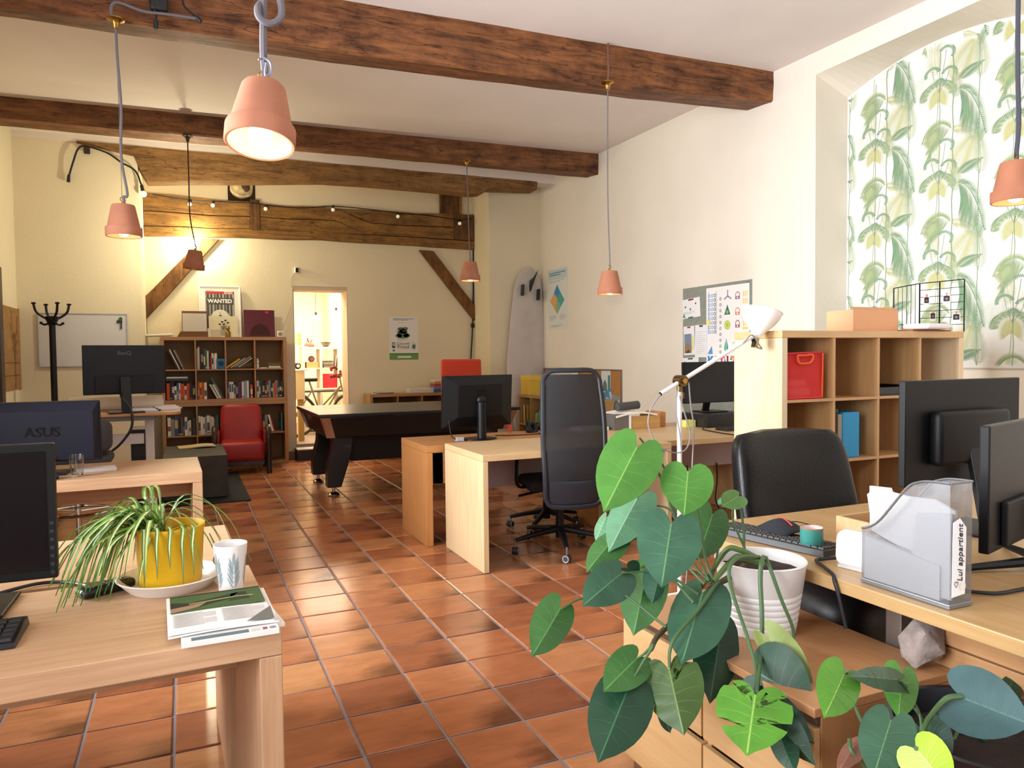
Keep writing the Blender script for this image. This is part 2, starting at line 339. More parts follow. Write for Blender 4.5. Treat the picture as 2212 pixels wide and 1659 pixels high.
# window wall
b = B(); z0, z1 = 0.75, 3.1
segs = [(YF-.3, -.25), (1.45, 2.6), (4.3, YC+.1)]
for y0, y1 in segs: b.box(XL-.35, y0, 0, XL, y1, 4.1)
for y0, y1 in ((-.25, 1.45), (2.6, 4.3)): b.box(XL-.35, y0, 0, XL, y1, z0).box(XL-.35, y0, z1, XL, y1, 4.1)
struct(b.build('wall_left', WALL))
for k, (y0, y1) in enumerate(((-.25, 1.45), (2.6, 4.3))):
    wf = struct(B().box(XL-.2, y0, z0, XL-.14, y0+.06, z1).box(XL-.2, y1-.06, z0, XL-.14, y1, z1).box(XL-.2, y0+.06, z0, XL-.14, y1-.06, z0+.06).box(XL-.2, y0+.06, z1-.06, XL-.14, y1-.06, z1)
        .box(XL-.19, (y0+y1)/2-.04, z0+.06, XL-.15, (y0+y1)/2+.04, z1-.06).box(XL-.185, y0+.06, 2.2, XL-.155, (y0+y1)/2-.04, 2.24).box(XL-.185, (y0+y1)/2+.04, 2.2, XL-.155, y1-.06, 2.24).build('window_%d' % (k+1), WHITE))
# street front behind the camera
b = B().box(XL-.3, YF-.3, 0, -.6, YF, 4.1).box(4.0, YF-.3, 0, XW, YF, 4.1).box(-.6, YF-.3, 3.1, 4.0, YF, 4.1).box(-.6, YF-.3, 0, 4.0, YF, 0.5)
struct(b.build('wall_front', WALL))
struct(B().box(-.6, YF-.2, .5, -.5, YF-.1, 3.1).box(3.9, YF-.2, .5, 4.0, YF-.1, 3.1).box(1.65, YF-.2, .5, 1.75, YF-.1, 3.1).box(-.5, YF-.19, 2.2, 1.65, YF-.11, 2.26).box(1.75, YF-.19, 2.2, 3.9, YF-.11, 2.26).build('window_3', WHITE))
# skirting of small tiles at the alcove back, doorway trim and step
struct(B().box(XA0+1.66, YB-.012, 0, DX0, YB, .08).box(DX1, YB-.012, 0, XA1, YB, .08).box(XA0+1.66, YB-.016, .08, DX0, YB, .1).box(DX1, YB-.016, .08, XA1, YB, .1).build('baseboard_back', mat('9a8466', 0.6)))
JAMB = plaster('jamb_plaster', 'cdbba6')
dr = struct(B().box(DX0, YB+.005, .15, DX0+.012, YB+.4, DZ-.05).box(DX1-.012, YB+.005, .15, DX1, YB+.4, DZ-.05).box(DX0, YB+.005, DZ-.05, DX1, YB+.4, DZ).build('door_1', JAMB))
st = struct(B().box(DX0-.02, YB-.26, 0, DX1+.1, YB+.0, .135).build('trim_1', mat('2c2e34', 0.6)))
B().box(DX0-.02, YB-.275, .135, DX1+.1, YB, .15).build('nosing', STEEL, st)
# ------------------------------------------------------------------ ceiling beams
BEAM1 = old_beam('beam_wood_red', '94603a', '33190f'); BEAM2 = old_beam('beam_wood_brown', '90603a', '3a2012'); BEAM3 = old_beam('beam_wood_tan', 'a0784a', '5e4226', rough=0.75)
def lerp_st(st, x):
    for a, c in zip(st, st[1:]):
        if x <= c[0]: t = (x-a[0])/(c[0]-a[0]); return [p+(q-p)*t for p, q in zip(a, c)]
    return list(st[-1])
def beam(name, label, st, yf, yb, m, amp=0.010, seed=0.0):
    # stations: x, bottom z at front, bottom z at back, top z ; rough hewn section with wavy arrises
    b = B(); n = int((st[-1][0]-st[0][0])/0.06); ring = 0; vs = []
    for i in range(n+1):
        x = st[0][0]+(st[-1][0]-st[0][0])*i/n; _, zf, zb, zt = lerp_st(st, x); ch = 0.014
        sec = [(yf, zt), (yf, zt*.75+zf*.25), (yf-.004, zt*.5+zf*.5), (yf, zt*.25+zf*.75), (yf, zf+ch), (yf+ch, zf), (yf*.66+yb*.34, zf*.66+zb*.34), (yf*.33+yb*.67, zf*.33+zb*.67), (yb-ch, zb), (yb, zb+ch), (yb, zt*.5+zb*.5), (yb, zt)]
        ring = len(sec)
        for y, z in sec:
            p = Vector((x*0.9+seed, y*2.4, z*2.4)); d = noise.noise_vector(p*1.6)*amp + noise.noise_vector(p*6)*amp*0.35
            vs.append((x, y+d.y, z+d.z if z < zt else z))
    fs = [[i*ring+j, i*ring+j+1, (i+1)*ring+j+1, (i+1)*ring+j] for i in range(n) for j in range(ring-1)]
    fs += [list(range(ring)), [n*ring+j for j in range(ring)]]
    b.add(vs, fs, 0, True); o = b.build(name, m); return tag(o, label, 'beam', None)
beam('ceiling_beam', 'thick rough-hewn reddish brown ceiling beam nearest the camera, knotted lamp hanging before it', [(-1.62,3.39,3.455,3.80),(1,3.44,3.49,3.84),(3.08,3.49,3.545,3.87),(4.86,3.605,3.622,3.90)], 5.13, 5.47, BEAM1)
beam('ceiling_beam', 'rough-hewn dark brown ceiling beam in the middle of the three', [(-1.62,3.59,3.597,3.83),(0.1,3.61,3.612,3.87),(1.9,3.618,3.655,3.9),(4.86,3.651,3.668,3.94)], 8.15, 8.46, BEAM2, 0.009, 3.1)
b = B(); prof = [(-1.0,3.735),(-.4,3.64),(-.37,3.372),(.6,3.46),(1.64,3.56),(2.8,3.57),(3.6,3.555),(3.77,3.575),(3.84,3.645),(4.56,3.68)]
n = 90; vs = []
for i in range(n+1):
    x = -1.0+5.56*i/n
    for a, c in zip(prof, prof[1:]):
        if a[0] <= x <= c[0]: zb = a[1]+(c[1]-a[1])*(x-a[0])/(c[0]-a[0])
    zt = 3.765+.006*x; sec = [(9.34, zt), (9.335, zt*.5+zb*.5), (9.34, zb+.01), (9.352, zb), (9.6, zb), (9.6, zt+.062)]
    for y, z in sec:
        d = noise.noise_vector(Vector((x*1.3+9, y*2, z*3)))*0.008; vs.append((x, y+d.y, z+d.z))
b.add(vs, [[i*6+j, i*6+(j+1)%6, (i+1)*6+(j+1)%6, (i+1)*6+j] for i in range(n) for j in range(6)] + [list(range(6)), [n*6+j for j in range(6)]], 0, True)
tag(b.build('ceiling_beam', BEAM3), 'cracked tan ceiling beam over the alcove, notched thinner at both ends', 'beam')
struct(B().add([(x, y, z) for y in (9.347, 9.595) for x, z in ((XL-.05,3.745),(XW+.05,3.785),(XW+.05,4.05),(XL-.05,4.05))], [[0,1,2,3],[4,5,6,7],[0,1,5,4],[1,2,6,5],[2,3,7,6],[3,0,4,7]]).build('trim_2', CEIL))
# ------------------------------------------------------------------ half-timbering of the alcove wall
TIMB = old_beam('timber_wood', 'a1773f', '62452a', rough=0.75); TIMBZ = old_beam('timber_wood_post', '7c5630', '40291a', 'z', 0.75)
tm = T('timber_lintel', 'broad band of old timbers with a diagonal scarf across the alcove wall', 'timber beam', (1.8, YB, 3.2))
def plank(poly, d=0.07, m=TIMB, name='plank', j=0.004, par=None):
    pts = []
    cxx = sum(p[0] for p in poly)/len(poly); czz = sum(p[1] for p in poly)/len(poly)
    for i in range(len(poly)):
        p, q = poly[i], poly[(i+1) % len(poly)]; L = math.hypot(q[0]-p[0], q[1]-p[1]); k = max(1, int(L/0.12))
        for t in range(k):
            x = p[0]+(q[0]-p[0])*t/k; z = p[1]+(q[1]-p[1])*t/k; w = noise.noise_vector(Vector((x*2.2, 5, z*2.2)))*0.012
            pts.append((x + (cxx-x)*0.002, z + w.z + (j if z < czz else -j)))
    return B().prism(pts, 'y', YB-d, YB+.02).build(name, m, (par or tm), bevel=0.008, off=True)
plank([(-.41,2.925),(1.8,2.985),(4.02,2.965),(4.02,3.09),(1.8,3.105),(-.41,3.05)], .078)
plank([(-.41,3.05),(.86,3.075),(.86,3.245),(-.41,3.235)], .07); plank([(-.41,3.235),(.86,3.245),(.86,3.44),(-.41,3.465)], .066)
plank([(.86,3.06),(.98,3.06),(.98,3.47),(.86,3.47)], .084, TIMBZ, 'post')
plank([(.98,3.08),(2.42,3.1),(2.0,3.26),(.98,3.25)], .068); plank([(.98,3.25),(2.0,3.26),(1.52,3.435),(.98,3.43)], .064)
plank([(2.42,3.1),(2.86,3.1),(1.98,3.44),(1.52,3.435)], .076)
plank([(2.86,3.1),(3.7,3.095),(3.7,3.27),(2.46,3.26)], .07); plank([(2.46,3.26),(3.7,3.27),(3.7,3.47),(1.98,3.44)], .066)
plank([(3.7,3.095),(4.02,3.09),(4.02,3.485),(3.7,3.48)], .078, TIMBZ, 'post')
def brace(poly, label):
    t = T('wall_brace', label, 'timber brace', (poly[0][0], YB, poly[0][1])); plank(poly, .06, BRC, 'plank', 0, t); return t
BRC = old_beam('brace_wood', '8a5f34', '4a2f18', 'z', 0.75)
brace([(-.41,2.17),(-.41,1.88),(.47,2.93),(.27,2.93)], 'slanting timber brace with a long crack, beside the whiteboard wall')
brace([(3.17,2.92),(3.38,2.92),(4.02,2.14),(4.02,1.9)], 'slanting timber brace rising from the surfboard pier to the lintel')
t = T('post_stub', 'short stub of timber post between lintel and ceiling beam', 'timber post', (3.64, YB, 3.48))
B().box(3.5, YB-.05, 3.46, 3.79, YB+.01, 3.82).build('post', TIMBZ, t, bevel=.012, off=True); B().box(3.79, YB-.065, 3.4, 3.83, YB+.01, 3.82).build('cheek', TIMB, t, bevel=.006, off=True)
t = T('joist_end', 'pale rounded joist end set in a dark square hole above the lintel', 'joist', (.75, YB, 3.62))
B().box(.59, YB-.012, 3.45, .93, YB+.01, 3.80).build('hole', mat('2a1f14', 0.95), t, off=True)  # flat dark plate; the recess's shade is put into its colour
b = B(); b.ball((.76, YB-.03, 3.62), .16, 18, 12, (.95, .42, .84)); b.v = [tuple(Vector(p)+noise.noise_vector(Vector(p)*9)*.018) for p in b.v]; b.build('stump', mat('c9b58e', 0.9, bump=.6, bscale=40, var=.5, vscale=9), t, off=True)
b = B(); b.ball((.80, YB-.085, 3.64), .07, 12, 8, (.9, .3, 1.1)); b.v = [tuple(Vector(p)+noise.noise_vector(Vector(p)*12)*.015) for p in b.v]; b.build('rot', mat('4c3c28', .95), t, off=True)
# festoon lights clipped along the lintel, loose cables
t = T('string_lights', 'black festoon cable with small globe bulbs strung along the timber lintel', 'string lights', (1.8, 10.36, 3.4))
bp = [(-.3,3.44),(.139,3.40),(.412,3.405),(.95,3.42),(1.06,3.405),(1.5,3.40),(1.94,3.455),(2.4,3.45),(2.85,3.425),(3.3,3.42),(3.74,3.39),(3.98,3.42)]
B().tube(arc([(x, 10.358, z) for x, z in bp], 8), .007, 5).build('cable', CABLE, t, off=True)
for x, z in ((.139,3.40),(.412,3.405),(1.06,3.405),(1.94,3.455),(2.85,3.425),(3.78,3.385)):
    s = B().cyl((x,10.35,z+.005), (x-.01,10.335,z-.03), .016, .018, 10).build('socket', CABLE, t, off=True)
    B().ball((x-.012,10.325,z-.055), .026, 12, 8).build('bulb', mat('f6f2e4', .25, emit='fff2d0', es=.25), s, off=tuple(t.location))
t = T('power_cable', 'black cable running down the alcove corner past the brace', 'cable', (4.0, 10.4, 2.4))
B().tube(arc([(4.0,10.40,3.41),(4.008,10.41,2.9),(4.005,10.42,2.3),(3.985,10.41,1.85),(3.965,10.42,1.5),(3.93,10.42,1.1)], 8), .012, 6).build('cord', CABLE, t, off=True)
B().rbox((3.985,10.41,1.84), (.05,.03,.07), .01).build('junction', CABLE, t, off=True); B().rbox((3.985,10.41,3.2), (.07,.04,.2), .012).build('adapter', CABLE, t, off=True)
t = T('wall_wire', 'thin white conduit running down the chimney breast edge beside the bookcase', 'cable', (-.40, YB-.02, 1.8))
B().tube([(-.395,YB-.012,2.2),(-.395,YB-.012,.3)], .011, 6).build('conduit', mat('d8cfb8', .6), t, off=True)
t = T('hooked_cable', 'black cable hooked over the end of the alcove beam, ending in a bare bulb', 'cable', (-.7, 9.3, 3.6))
B().tube(arc([(-1.079,9.32,3.362),(-1.032,9.3,3.514),(-.984,9.31,3.66),(-.909,9.31,3.70),(-.711,9.31,3.65),(-.569,9.3,3.555),(-.434,9.3,3.475),(-.375,9.3,3.32)], 8), .010, 6).build('cord', CABLE, t, off=True)
B().cyl((-1.085,9.32,3.30), (-1.078,9.32,3.375), .017, .015).build('plug', CABLE, t, off=True); B().box(-.93,9.29,3.62,-.87,9.335,3.69).build('clip', mat('3a2a1c', .8), t, bevel=.006, off=True)
b = B().cyl((-.375,9.3,3.32),(-.365,9.3,3.26), .018, .02).build('socket', CABLE, t, off=True); B().ball((-.358,9.3,3.225), .035, 12, 8).build('bulb', mat('f6f2e4', .2, emit='fff2d0', es=.6), t, off=True)
t = T('cable_junction', 'black plug and loose black leads on the face of the nearest beam', 'plug', (-.05, 5.1, 3.5))
B().rbox((-.08,5.09,3.56), (.10,.05,.12), .015).build('plug', CABLE, t, off=True)
B().tube(arc([(-.127,5.09,3.6),(-.13,5.085,3.54),(-.10,5.08,3.49),(-.10,5.08,3.43)], 6), .007, 5).build('lead', CABLE, t, off=True); B().cyl((-.10,5.08,3.44),(-.102,5.08,3.385), .013).build('lead_end', CABLE, t, off=True)
B().tube(arc([(.05,5.09,3.62),(.06,5.085,3.56),(.10,5.08,3.52),(.14,5.085,3.49)], 6), .007, 5).build('lead', CABLE, t, off=True); B().cyl((.125,5.08,3.50),(.155,5.08,3.475), .014).build('lead_end', CABLE, t, off=True)
# ------------------------------------------------------------------ terracotta pot pendant lamps
GLOW = mat('fff4dc', .4, emit='ffe6b8', es=14); GLOWW = mat('ffffff', .4, emit='fff1da', es=40)
GREYC = mat('6f6a70', .8, bump=.3, bscale=400)
INNER = mat('d99a70', .8)
def pot_lamp(label, rose, shade, dia, tilt=(0,0), slack=(), power=9, ycol=(1,.76,.45), rosecol=BRASS, cabr=.007, drop=0.10, glow=GLOW, cord=GREYC, knot=False, rise=None):
    # shade: world position of the rim centre; the clay pot hangs mouth down
    t = T('pendant_lamp', label, 'pendant lamp', tuple(shade), 0, 'terracotta pot lamps')
    k = dia/0.21; h = .195*k
    R = Matrix.Rotation(tilt[0], 4, 'X') @ Matrix.Rotation(tilt[1], 4, 'Y')
    r = dia/2
    prof = [(r*.97,0),(r,.004),(r,.052*k),(r*.985,.056*k),(r*.9,.057*k),(r*.64,h-.006),(r*.60,h),(.012,h)]
    b = B().lathe(prof, 36).xf(R); b.build('shade', TERRA, t)
    b = B().lathe([(r*.97,0),(r*.90,.002),(r*.88,.05*k),(r*.58,h-.014),(.01,h-.014)], 36).xf(R); b.build('shade_inside', INNER, t)
    bl = B().ball((0,0,.035*k), .036*k, 16, 10).xf(R).build('bulb', glow, t)
    B().cyl((0,0,.065*k), (0,0,h-.015), .02*k).xf(R).build('socket', WHITE, t)
    if power:
        l = bpy.data.lights.new('bulb_light', 'SPOT'); l.energy = power; l.color = ycol; l.spot_size = math.radians(165); l.spot_blend = .6; l.shadow_soft_size = .05
        lo = bpy.data.objects.new('bulb_light', l); C.objects.link(lo); lo.parent = t; lo.location = (R @ Vector((0,0,-.006)))
        l = bpy.data.lights.new('shade_light', 'POINT'); l.energy = power*.5; l.color = ycol; l.shadow_soft_size = .02
        lo = bpy.data.objects.new('shade_light', l); C.objects.link(lo); lo.parent = t; lo.location = (R @ Vector((0,0,.085*k)))
    top = R @ Vector((0,0,h)); S0 = Vector(shade)
    hk = B().ring(tuple(top+Vector((0,0,.035))), .014, .003, 14, 5, Matrix.Rotation(PI/2, 4, 'X')); hk.cyl(tuple(top-Vector((0,0,.002))), tuple(top+Vector((0,0,.022))), .012, .008, 10); hk.build('hook', BRASS, t)
    r0 = Vector(rose)-S0
    if rosecol:
        rb = B().lathe([(.05,0),(.05,-.006),(.028,-.014),(.018,-.03),(.014,-.055),(.008,-.06)], 20, tuple(r0)); rb.build('ceiling_rose', rosecol, t)
    pts = [r0-Vector((0,0,.055))] + [Vector(p)-S0 for p in slack] + [top+Vector((.004,0,.05)), top+Vector((.008,0,.005))]
    B().tube(arc(pts, 8), cabr, 7).build('cable', cord, t)
    return t
t = pot_lamp('terracotta pot pendant lamp on a pale cord in front of the chimney breast', (-.32,5.09,3.415), (-.309,5.1,2.118), .205, slack=[(-.318,5.1,3.2),(-.305,5.1,2.9),(-.312,5.1,2.6),(-.285,5.1,2.38)], power=2.5, cabr=.008)
B().tube(arc([(-.32,5.09,3.40),(-.34,5.06,3.437),(-.33,5.055,3.485),(-.286,5.06,3.50),(-.167,5.07,3.478),(-.04,5.075,3.485),(.13,5.08,3.49)], 8), .009, 6).build('feed_cable', GREYC, t, off=True)
B().tube([(-.32,5.1,3.36),(-.314,5.1,2.34)], .0015, 4).build('steel_wire', STEEL, t, off=True)
# the big one with the knotted cord
t = pot_lamp('large near terracotta pot pendant lamp tilted on a knotted thick grey cord', (.243,2.35,3.75), (.226,2.35,2.005), .205, tilt=(-.22,.10), slack=[(.245,2.35,3.2),(.246,2.35,2.7),(.246,2.35,2.45),(.242,2.35,2.30)], power=5, rosecol=None, cabr=.011, glow=GLOWW)
b = B(); b.tube(arc([(.25,2.352,2.55),(.262,2.335,2.46),(.29,2.33,2.41),(.292,2.33,2.36),(.262,2.33,2.335),(.232,2.33,2.345),(.228,2.34,2.38),(.245,2.365,2.42),(.238,2.36,2.5),(.24,2.355,2.58)], 8), .0105, 8); b.xf(Matrix.Translation((0,0,.024))); b.build('knot', GREYC, t, off=True)
b = B(); b.tube(arc([(.24,2.35,2.215),(.26,2.345,2.20),(.262,2.34,2.17),(.246,2.345,2.16),(.25,2.35,2.20)], 6), .004, 5); b.tube([(.238,2.35,2.21),(.226,2.335,2.20)], .003, 4).tube([(.25,2.35,2.5),(.275,2.33,2.4),(.30,2.32,2.38)], .0015, 4); b.xf(Matrix.Translation((0,0,.05))); b.build('tie_wire', mat('8f93a8', .4, .5), t, off=True, kind='stuff')
# an unlit pot silhouetted against a bright wall lamp under the lintel
t = pot_lamp('dull unlit terracotta pot pendant lamp hanging before the slanting brace, added bulb behind', (.096,8.14,3.60), (.12,8.12,2.272), .205, tilt=(.05,.10), slack=[(.098,8.13,3.2),(.10,8.12,2.8)], power=0, rosecol=mat('4a4238', .5, .6), cabr=.006, glow=mat('f0e8d0', .4), cord=CABLE)
B().ball((.150,8.74,2.60), .04, 16, 10).build('added_bulb', mat('ffffff', .4, emit='fff3c4', es=45), t, off=True); B().tube(arc([(.12,8.14,2.49),(.13,8.4,2.545),(.148,8.69,2.60)],5), .006, 6).build('added_bulb_arm', CABLE, t, off=True)  # second bulb and arm added to light the alcove beam from the front
point('bulb_light', (.150,8.68,2.66), 52, (1.0, .89, .60), .04)  # light of the added bulb, brightens the bay between the beams
t = T('wall_lamp', 'bare bulb wall lamp glaring just under the timber lintel, above the brace', 'wall lamp', (.205, YB, 2.885))
B().lathe([(.045,0),(.045,.012),(.02,.02),(.018,.05)], 20, mat=Matrix.Rotation(PI/2,4,'X')).build('mount', CABLE, t); B().ball((0,-.115,.0), .045, 16, 10).build('bulb', mat('ffffff', .4, emit='fff3c4', es=45), t); B().cyl((0,-.045,0),(0,-.08,0), .022).build('socket', CABLE, t)
point('bulb_light', (.205, YB-.19, 2.89), 38, (1.0, .89, .60), .045)
pot_lamp('terracotta pot pendant lamp hanging before the lintel post, under the middle beam', (3.063,8.13,3.645), (3.077,8.1,2.25), .235, slack=[(3.066,8.11,3.2),(3.07,8.1,2.7)], power=2.2, rosecol=BRASS, cabr=.006)
t = pot_lamp('small pale terracotta pot pendant lamp against the bare stretch of side wall', (3.118,5.1,3.52), (3.138,5.12,1.853), .2, slack=[(3.12,5.11,3.2),(3.125,5.12,2.6)], power=2.2, cabr=.005)
B().tube(arc([(3.119,5.095,3.82),(3.116,5.09,3.7),(3.12,5.09,3.6),(3.118,5.1,3.52)], 6), .009, 6).build('feed_cable', mat('6e4a3a', .8), t, off=True)
t = pot_lamp('terracotta pot pendant lamp on a dark cord in front of the palm wallpaper', (4.172,2.6,3.84), (4.165,2.6,2.175), .235, slack=[(4.165,2.6,3.3),(4.17,2.6,2.9),(4.185,2.6,2.6)], power=3, cabr=.012, cord=mat('4a4c58', .8), rosecol=BRASS)
# ------------------------------------------------------------------ palm wallpaper in the arched niche
wp = T('palm_wallpaper', 'arched panel of palm leaf wallpaper in pale greens filling the wall niche', 'wallpaper', (XN-.002, 3.78, 2.4))
pl = [(N0+.002, 1.25), (N1-.004, 1.25)] + [(y, az(y)-.004) for y in [N1-.004-(N1-N0-.006)*i/30 for i in range(31)]]
B().prism(pl, 'x', XN-.004, XN+.01).build('paper', mat('e6e6e0', .75), wp, off=True)
GP = ['d3dacf', 'bfc08c', '8da981', '78997a', 'a5b487', '90a68b']
b = B()
def inside(u, v): y = -u; return N0+.006 < y < N1-.008 and 1.262 < v < az(y)-.01
JIT = [0.0]
def pt(u, v, c): return (XN-.0045-.0006*c-JIT[0], -u, v)
def blade(s_, e, w_, c, k=.4):
    if not (inside(*s_) and inside(*e)): return
    JIT[0] = random.random()*.00055
    dx, dy = e[0]-s_[0], e[1]-s_[1]; D = math.hypot(dx, dy) or 1; nx, ny = -dy/D*w_, dx/D*w_; m_ = (s_[0]+dx*k, s_[1]+dy*k)
    b.add([pt(*s_,c), pt(m_[0]+nx,m_[1]+ny,c), pt(*e,c), pt(m_[0]-nx,m_[1]-ny,c)], [[0,1,2,3]], c)
def stroke(pts, w0, w1, c):
    k = len(pts)
    for i in range(k-1):
        (a, e), (f_, g) = pts[i], pts[i+1]
        if not (inside(a, e) and inside(f_, g)): continue
        L = math.hypot(f_-a, g-e) or 1; nx, ny = -(g-e)/L, (f_-a)/L; wa = w0+(w1-w0)*i/(k-1); wb = w0+(w1-w0)*(i+1)/(k-1)
        b.add([pt(a-nx*wa, e-ny*wa, c), pt(a+nx*wa, e+ny*wa, c), pt(f_+nx*wb, g+ny*wb, c), pt(f_-nx*wb, g-ny*wb, c)], [[0,1,2,3]], c)
def bez(p, q, r, n): return [((1-t)**2*p[0]+2*t*(1-t)*q[0]+t*t*r[0], (1-t)**2*p[1]+2*t*(1-t)*q[1]+t*t*r[1]) for t in [i/n for i in range(n+1)]]
def comb(P3, n, lens, angs, c, w_=.0032, droop=0.0, taper_=.55, lo=.15):
    ax = bez(*P3, n); stroke(ax, .0026, .0014, c)
    for i in range(1, n+1):
        a = ax[i]; t = math.atan2(a[1]-ax[i-1][1], a[0]-ax[i-1][0]); f = i/n; pr = lo+(1-lo)*math.sin(PI*min(1, f**taper_))**.7
        for sg, ln, an in ((1, lens[0], angs[0]), (-1, lens[1], angs[1])):
            if ln: d = t+sg*an*(1.15-.5*f); blade(a, (a[0]+math.cos(d)*ln*pr, a[1]+math.sin(d)*ln*pr-droop*ln*pr), w_, c)
    for d in (-.2, 0, .2): blade(ax[-1], (ax[-1][0]+math.cos(t+d)*.03, ax[-1][1]+math.sin(t+d)*.03), w_, c)
def dome(u, v, R, c, c2=None, tilt=0.0, n=22, w_=.004):
    if c2 is not None:
        for i in range(n): a = PI*(-.18)+(PI*1.36)*i/(n-1)+tilt; blade((u, v-R*.35), (u+math.cos(a)*R*.62, v-R*.30+math.sin(a)*R*.72), w_*1.2, c2, .6)
    for i in range(n):
        f = i/(n-1); a = PI*(.02+.96*f)+tilt; s_ = (u+math.cos(a)*R*.55, v-R*.12+math.sin(a)*R*.5); e = (u+math.cos(a)*R*1.06, v+math.sin(a)*R*.86-R*.20*abs(math.cos(a))); blade(s_, e, w_, c)
        m2 = (u+math.cos(a)*R*.80, v-R*.02+math.sin(a)*R*.66); blade(m2, (m2[0]+math.cos(a-.5*(1 if f < .5 else -1))*R*.28, m2[1]+math.sin(a)*R*.05-R*.12), w_*.8, c)
def motif(u, v):
    def q(x, y): return (u+(x-185)*.0030, v-((y-175)+.387*(x-185))*.0029)
    X0 = u+(145-185)*.003
    for du, wd in ((0, .0034), (-.105, .0024), (.195, .0022)): stroke([(X0+du+.004*math.sin(k*1.9+du*30), v-.40+.678*k/9) for k in range(10)], wd, wd, 5)
    for x, y, h in ((135,150,1),(230,200,1),(165,290,1),(95,250,.8),(205,250,1),(75,330,1)): comb((q(x,y+30),q(x+2,y),q(x+14,y-28*h)), 10, (.10,.10), (.9,.9), 0, .006)
    comb((q(146,347),q(160,300),q(192,245)), 30, (.165,.165), (.85,.85), 1, .0030)
    comb((q(160,336),q(182,306),q(214,292)), 26, (.035,.085), (.9,.95), 3, .0028)
    comb((q(143,226),q(165,212),q(202,226)), 20, (.035,.06), (.9,1.1), 1, .0028, .2)
    comb((q(141,226),q(100,196),q(66,268)), 28, (.20,.075), (1.15,.8), 4, .0030, .35); comb((q(141,224),q(108,202),q(78,252)), 28, (.235,.06), (1.2,.7), 2, .0028, .45)
    comb((q(158,126),q(198,112),q(226,222)), 40, (.075,.235), (1.0,1.0), 2, .0030, .10, .9, .3); comb((q(160,125),q(197,116),q(223,216)), 34, (.045,.215), (1.1,1.1), 3, .0024, .10, .9, .3)
    comb((q(104,330),q(88,285),q(100,225)), 22, (.10,.10), (.85,.85), 1, .0026); comb((q(212,330),q(222,280),q(206,232)), 20, (.09,.09), (.85,.85), 4, .0026); comb((q(146,150),q(160,120),q(150,85)), 18, (.08,.08), (.9,.9), 4, .0026)
    c = q(105,378); dome(c[0], c[1], .152, 3, 1, 0, 40, .0034); dome(c[0], c[1]-.006, .142, 4, None, 0, 32, .0030); stroke(bez((c[0], c[1]-.04), (c[0]+.004, c[1]-.12), (c[0]-.01, c[1]-.22), 8), .0022, .0018, 4)
    for x, y, R, tl in ((90,326,.068,.25),(134,320,.066,-.35),(110,346,.038,0),(126,270,.074,-.75)): c = q(x,y); dome(c[0], c[1], R, 3, None, tl, 18, .0036); stroke(bez((c[0], c[1]+R*.3), (c[0], c[1]-.03), q(108,372), 5), .0014, .0014, 5)
for i in range(-3, 6):
    for j in range(-1, 6): motif(-4.135+.558*i, 3.486-.678*j-.382*i+.678*(i//2)+.678)
b.build('palm_print', [mat(g, .75) for g in GP], wp, off=True, kind='stuff')
B().box(XN-.006, N0+.004, 1.238, XN+.005, N1-.006, 1.25).build('edge_strip', mat('bdb6a6', .7), wp, off=True)
# ------------------------------------------------------------------ the bright room beyond the doorway
RW = plaster('far_room_plaster', 'f2dfc0')
struct(B().box(.6, YB+.4, -.1, 3.4, 14.5, .15).build('floor_far_room', mat('7d7068', .5, var=.3, vscale=3)))
struct(B().box(.3, YB+.4, 0, .6, 14.5, 3.2).box(3.4, YB+.4, 0, 3.7, 14.5, 3.2).box(.3, 14.5, 0, 3.7, 14.8, 3.2).box(2.47, 13.1, .15, 2.77, 14.5, 3.0).build('wall_far_room', RW))
struct(B().box(.3, YB+.4, 3.0, 3.7, 14.8, 3.2).build('ceiling_far_room', RW))
area('far_room_lamp', (1.9, 12.3, 2.95), (0, 0, 0), 1.4, 1.6, 240, (1, .86, .66))
for k, (x, y, z) in enumerate(((2.07,12.8,2.05),(2.40,12.75,2.13))):
    t = T('hanging_bulb', ('bare hanging bulb in the far room, nearer the middle of the doorway','bare hanging bulb in the far room, beside the door jamb')[k], 'light bulb', (x,y,z), 0, 'bulbs in the far room')
    B().ball((0,0,0), .05, 14, 8).build('bulb', mat('ffffff', .4, emit='fff0d0', es=12), t); B().cyl((0,0,.045),(0,0,.1), .02).build('socket', CABLE, t); B().tube([(0,0,.1),(0,0,3.0-z)], .005, 5).build('cable', CABLE, t)
WSH = mat('cfc6b4', .6)
t = T('cube_shelf', 'pale cube shelving beyond the doorway with clutter in its cubbies', 'shelf', (1.8, 12.6, .15))
b = B().box(0,0,1.37,.62,.38,1.41)
for x in (0, .29, .58): b.box(x,0,0,x+.04,.38,1.37)
for z in (.02, .70, 1.04): b.box(.04,0,z,.29,.38,z+.02).box(.33,0,z,.58,.38,z+.02)
b.box(.04,0,.36,.29,.38,.38).box(.33,0,.36,.58,.38,.38); b.build('frame', WSH, t, bevel=.003)
t = tag(B().lathe([(.02,0),(.045,.005),(.05,.02),(.075,.05),(.085,.085),(.078,.085),(.06,.05),(.0,.02)], 20).build('bowl', mat('5a524a', .4, .4), loc=(2.21,12.72,1.56)), 'dark bowl on top of the far room shelf', 'bowl')
t = T('cap', 'rust red cap with a pale brim on the far room shelf', 'cap', (1.94,12.72,1.56))
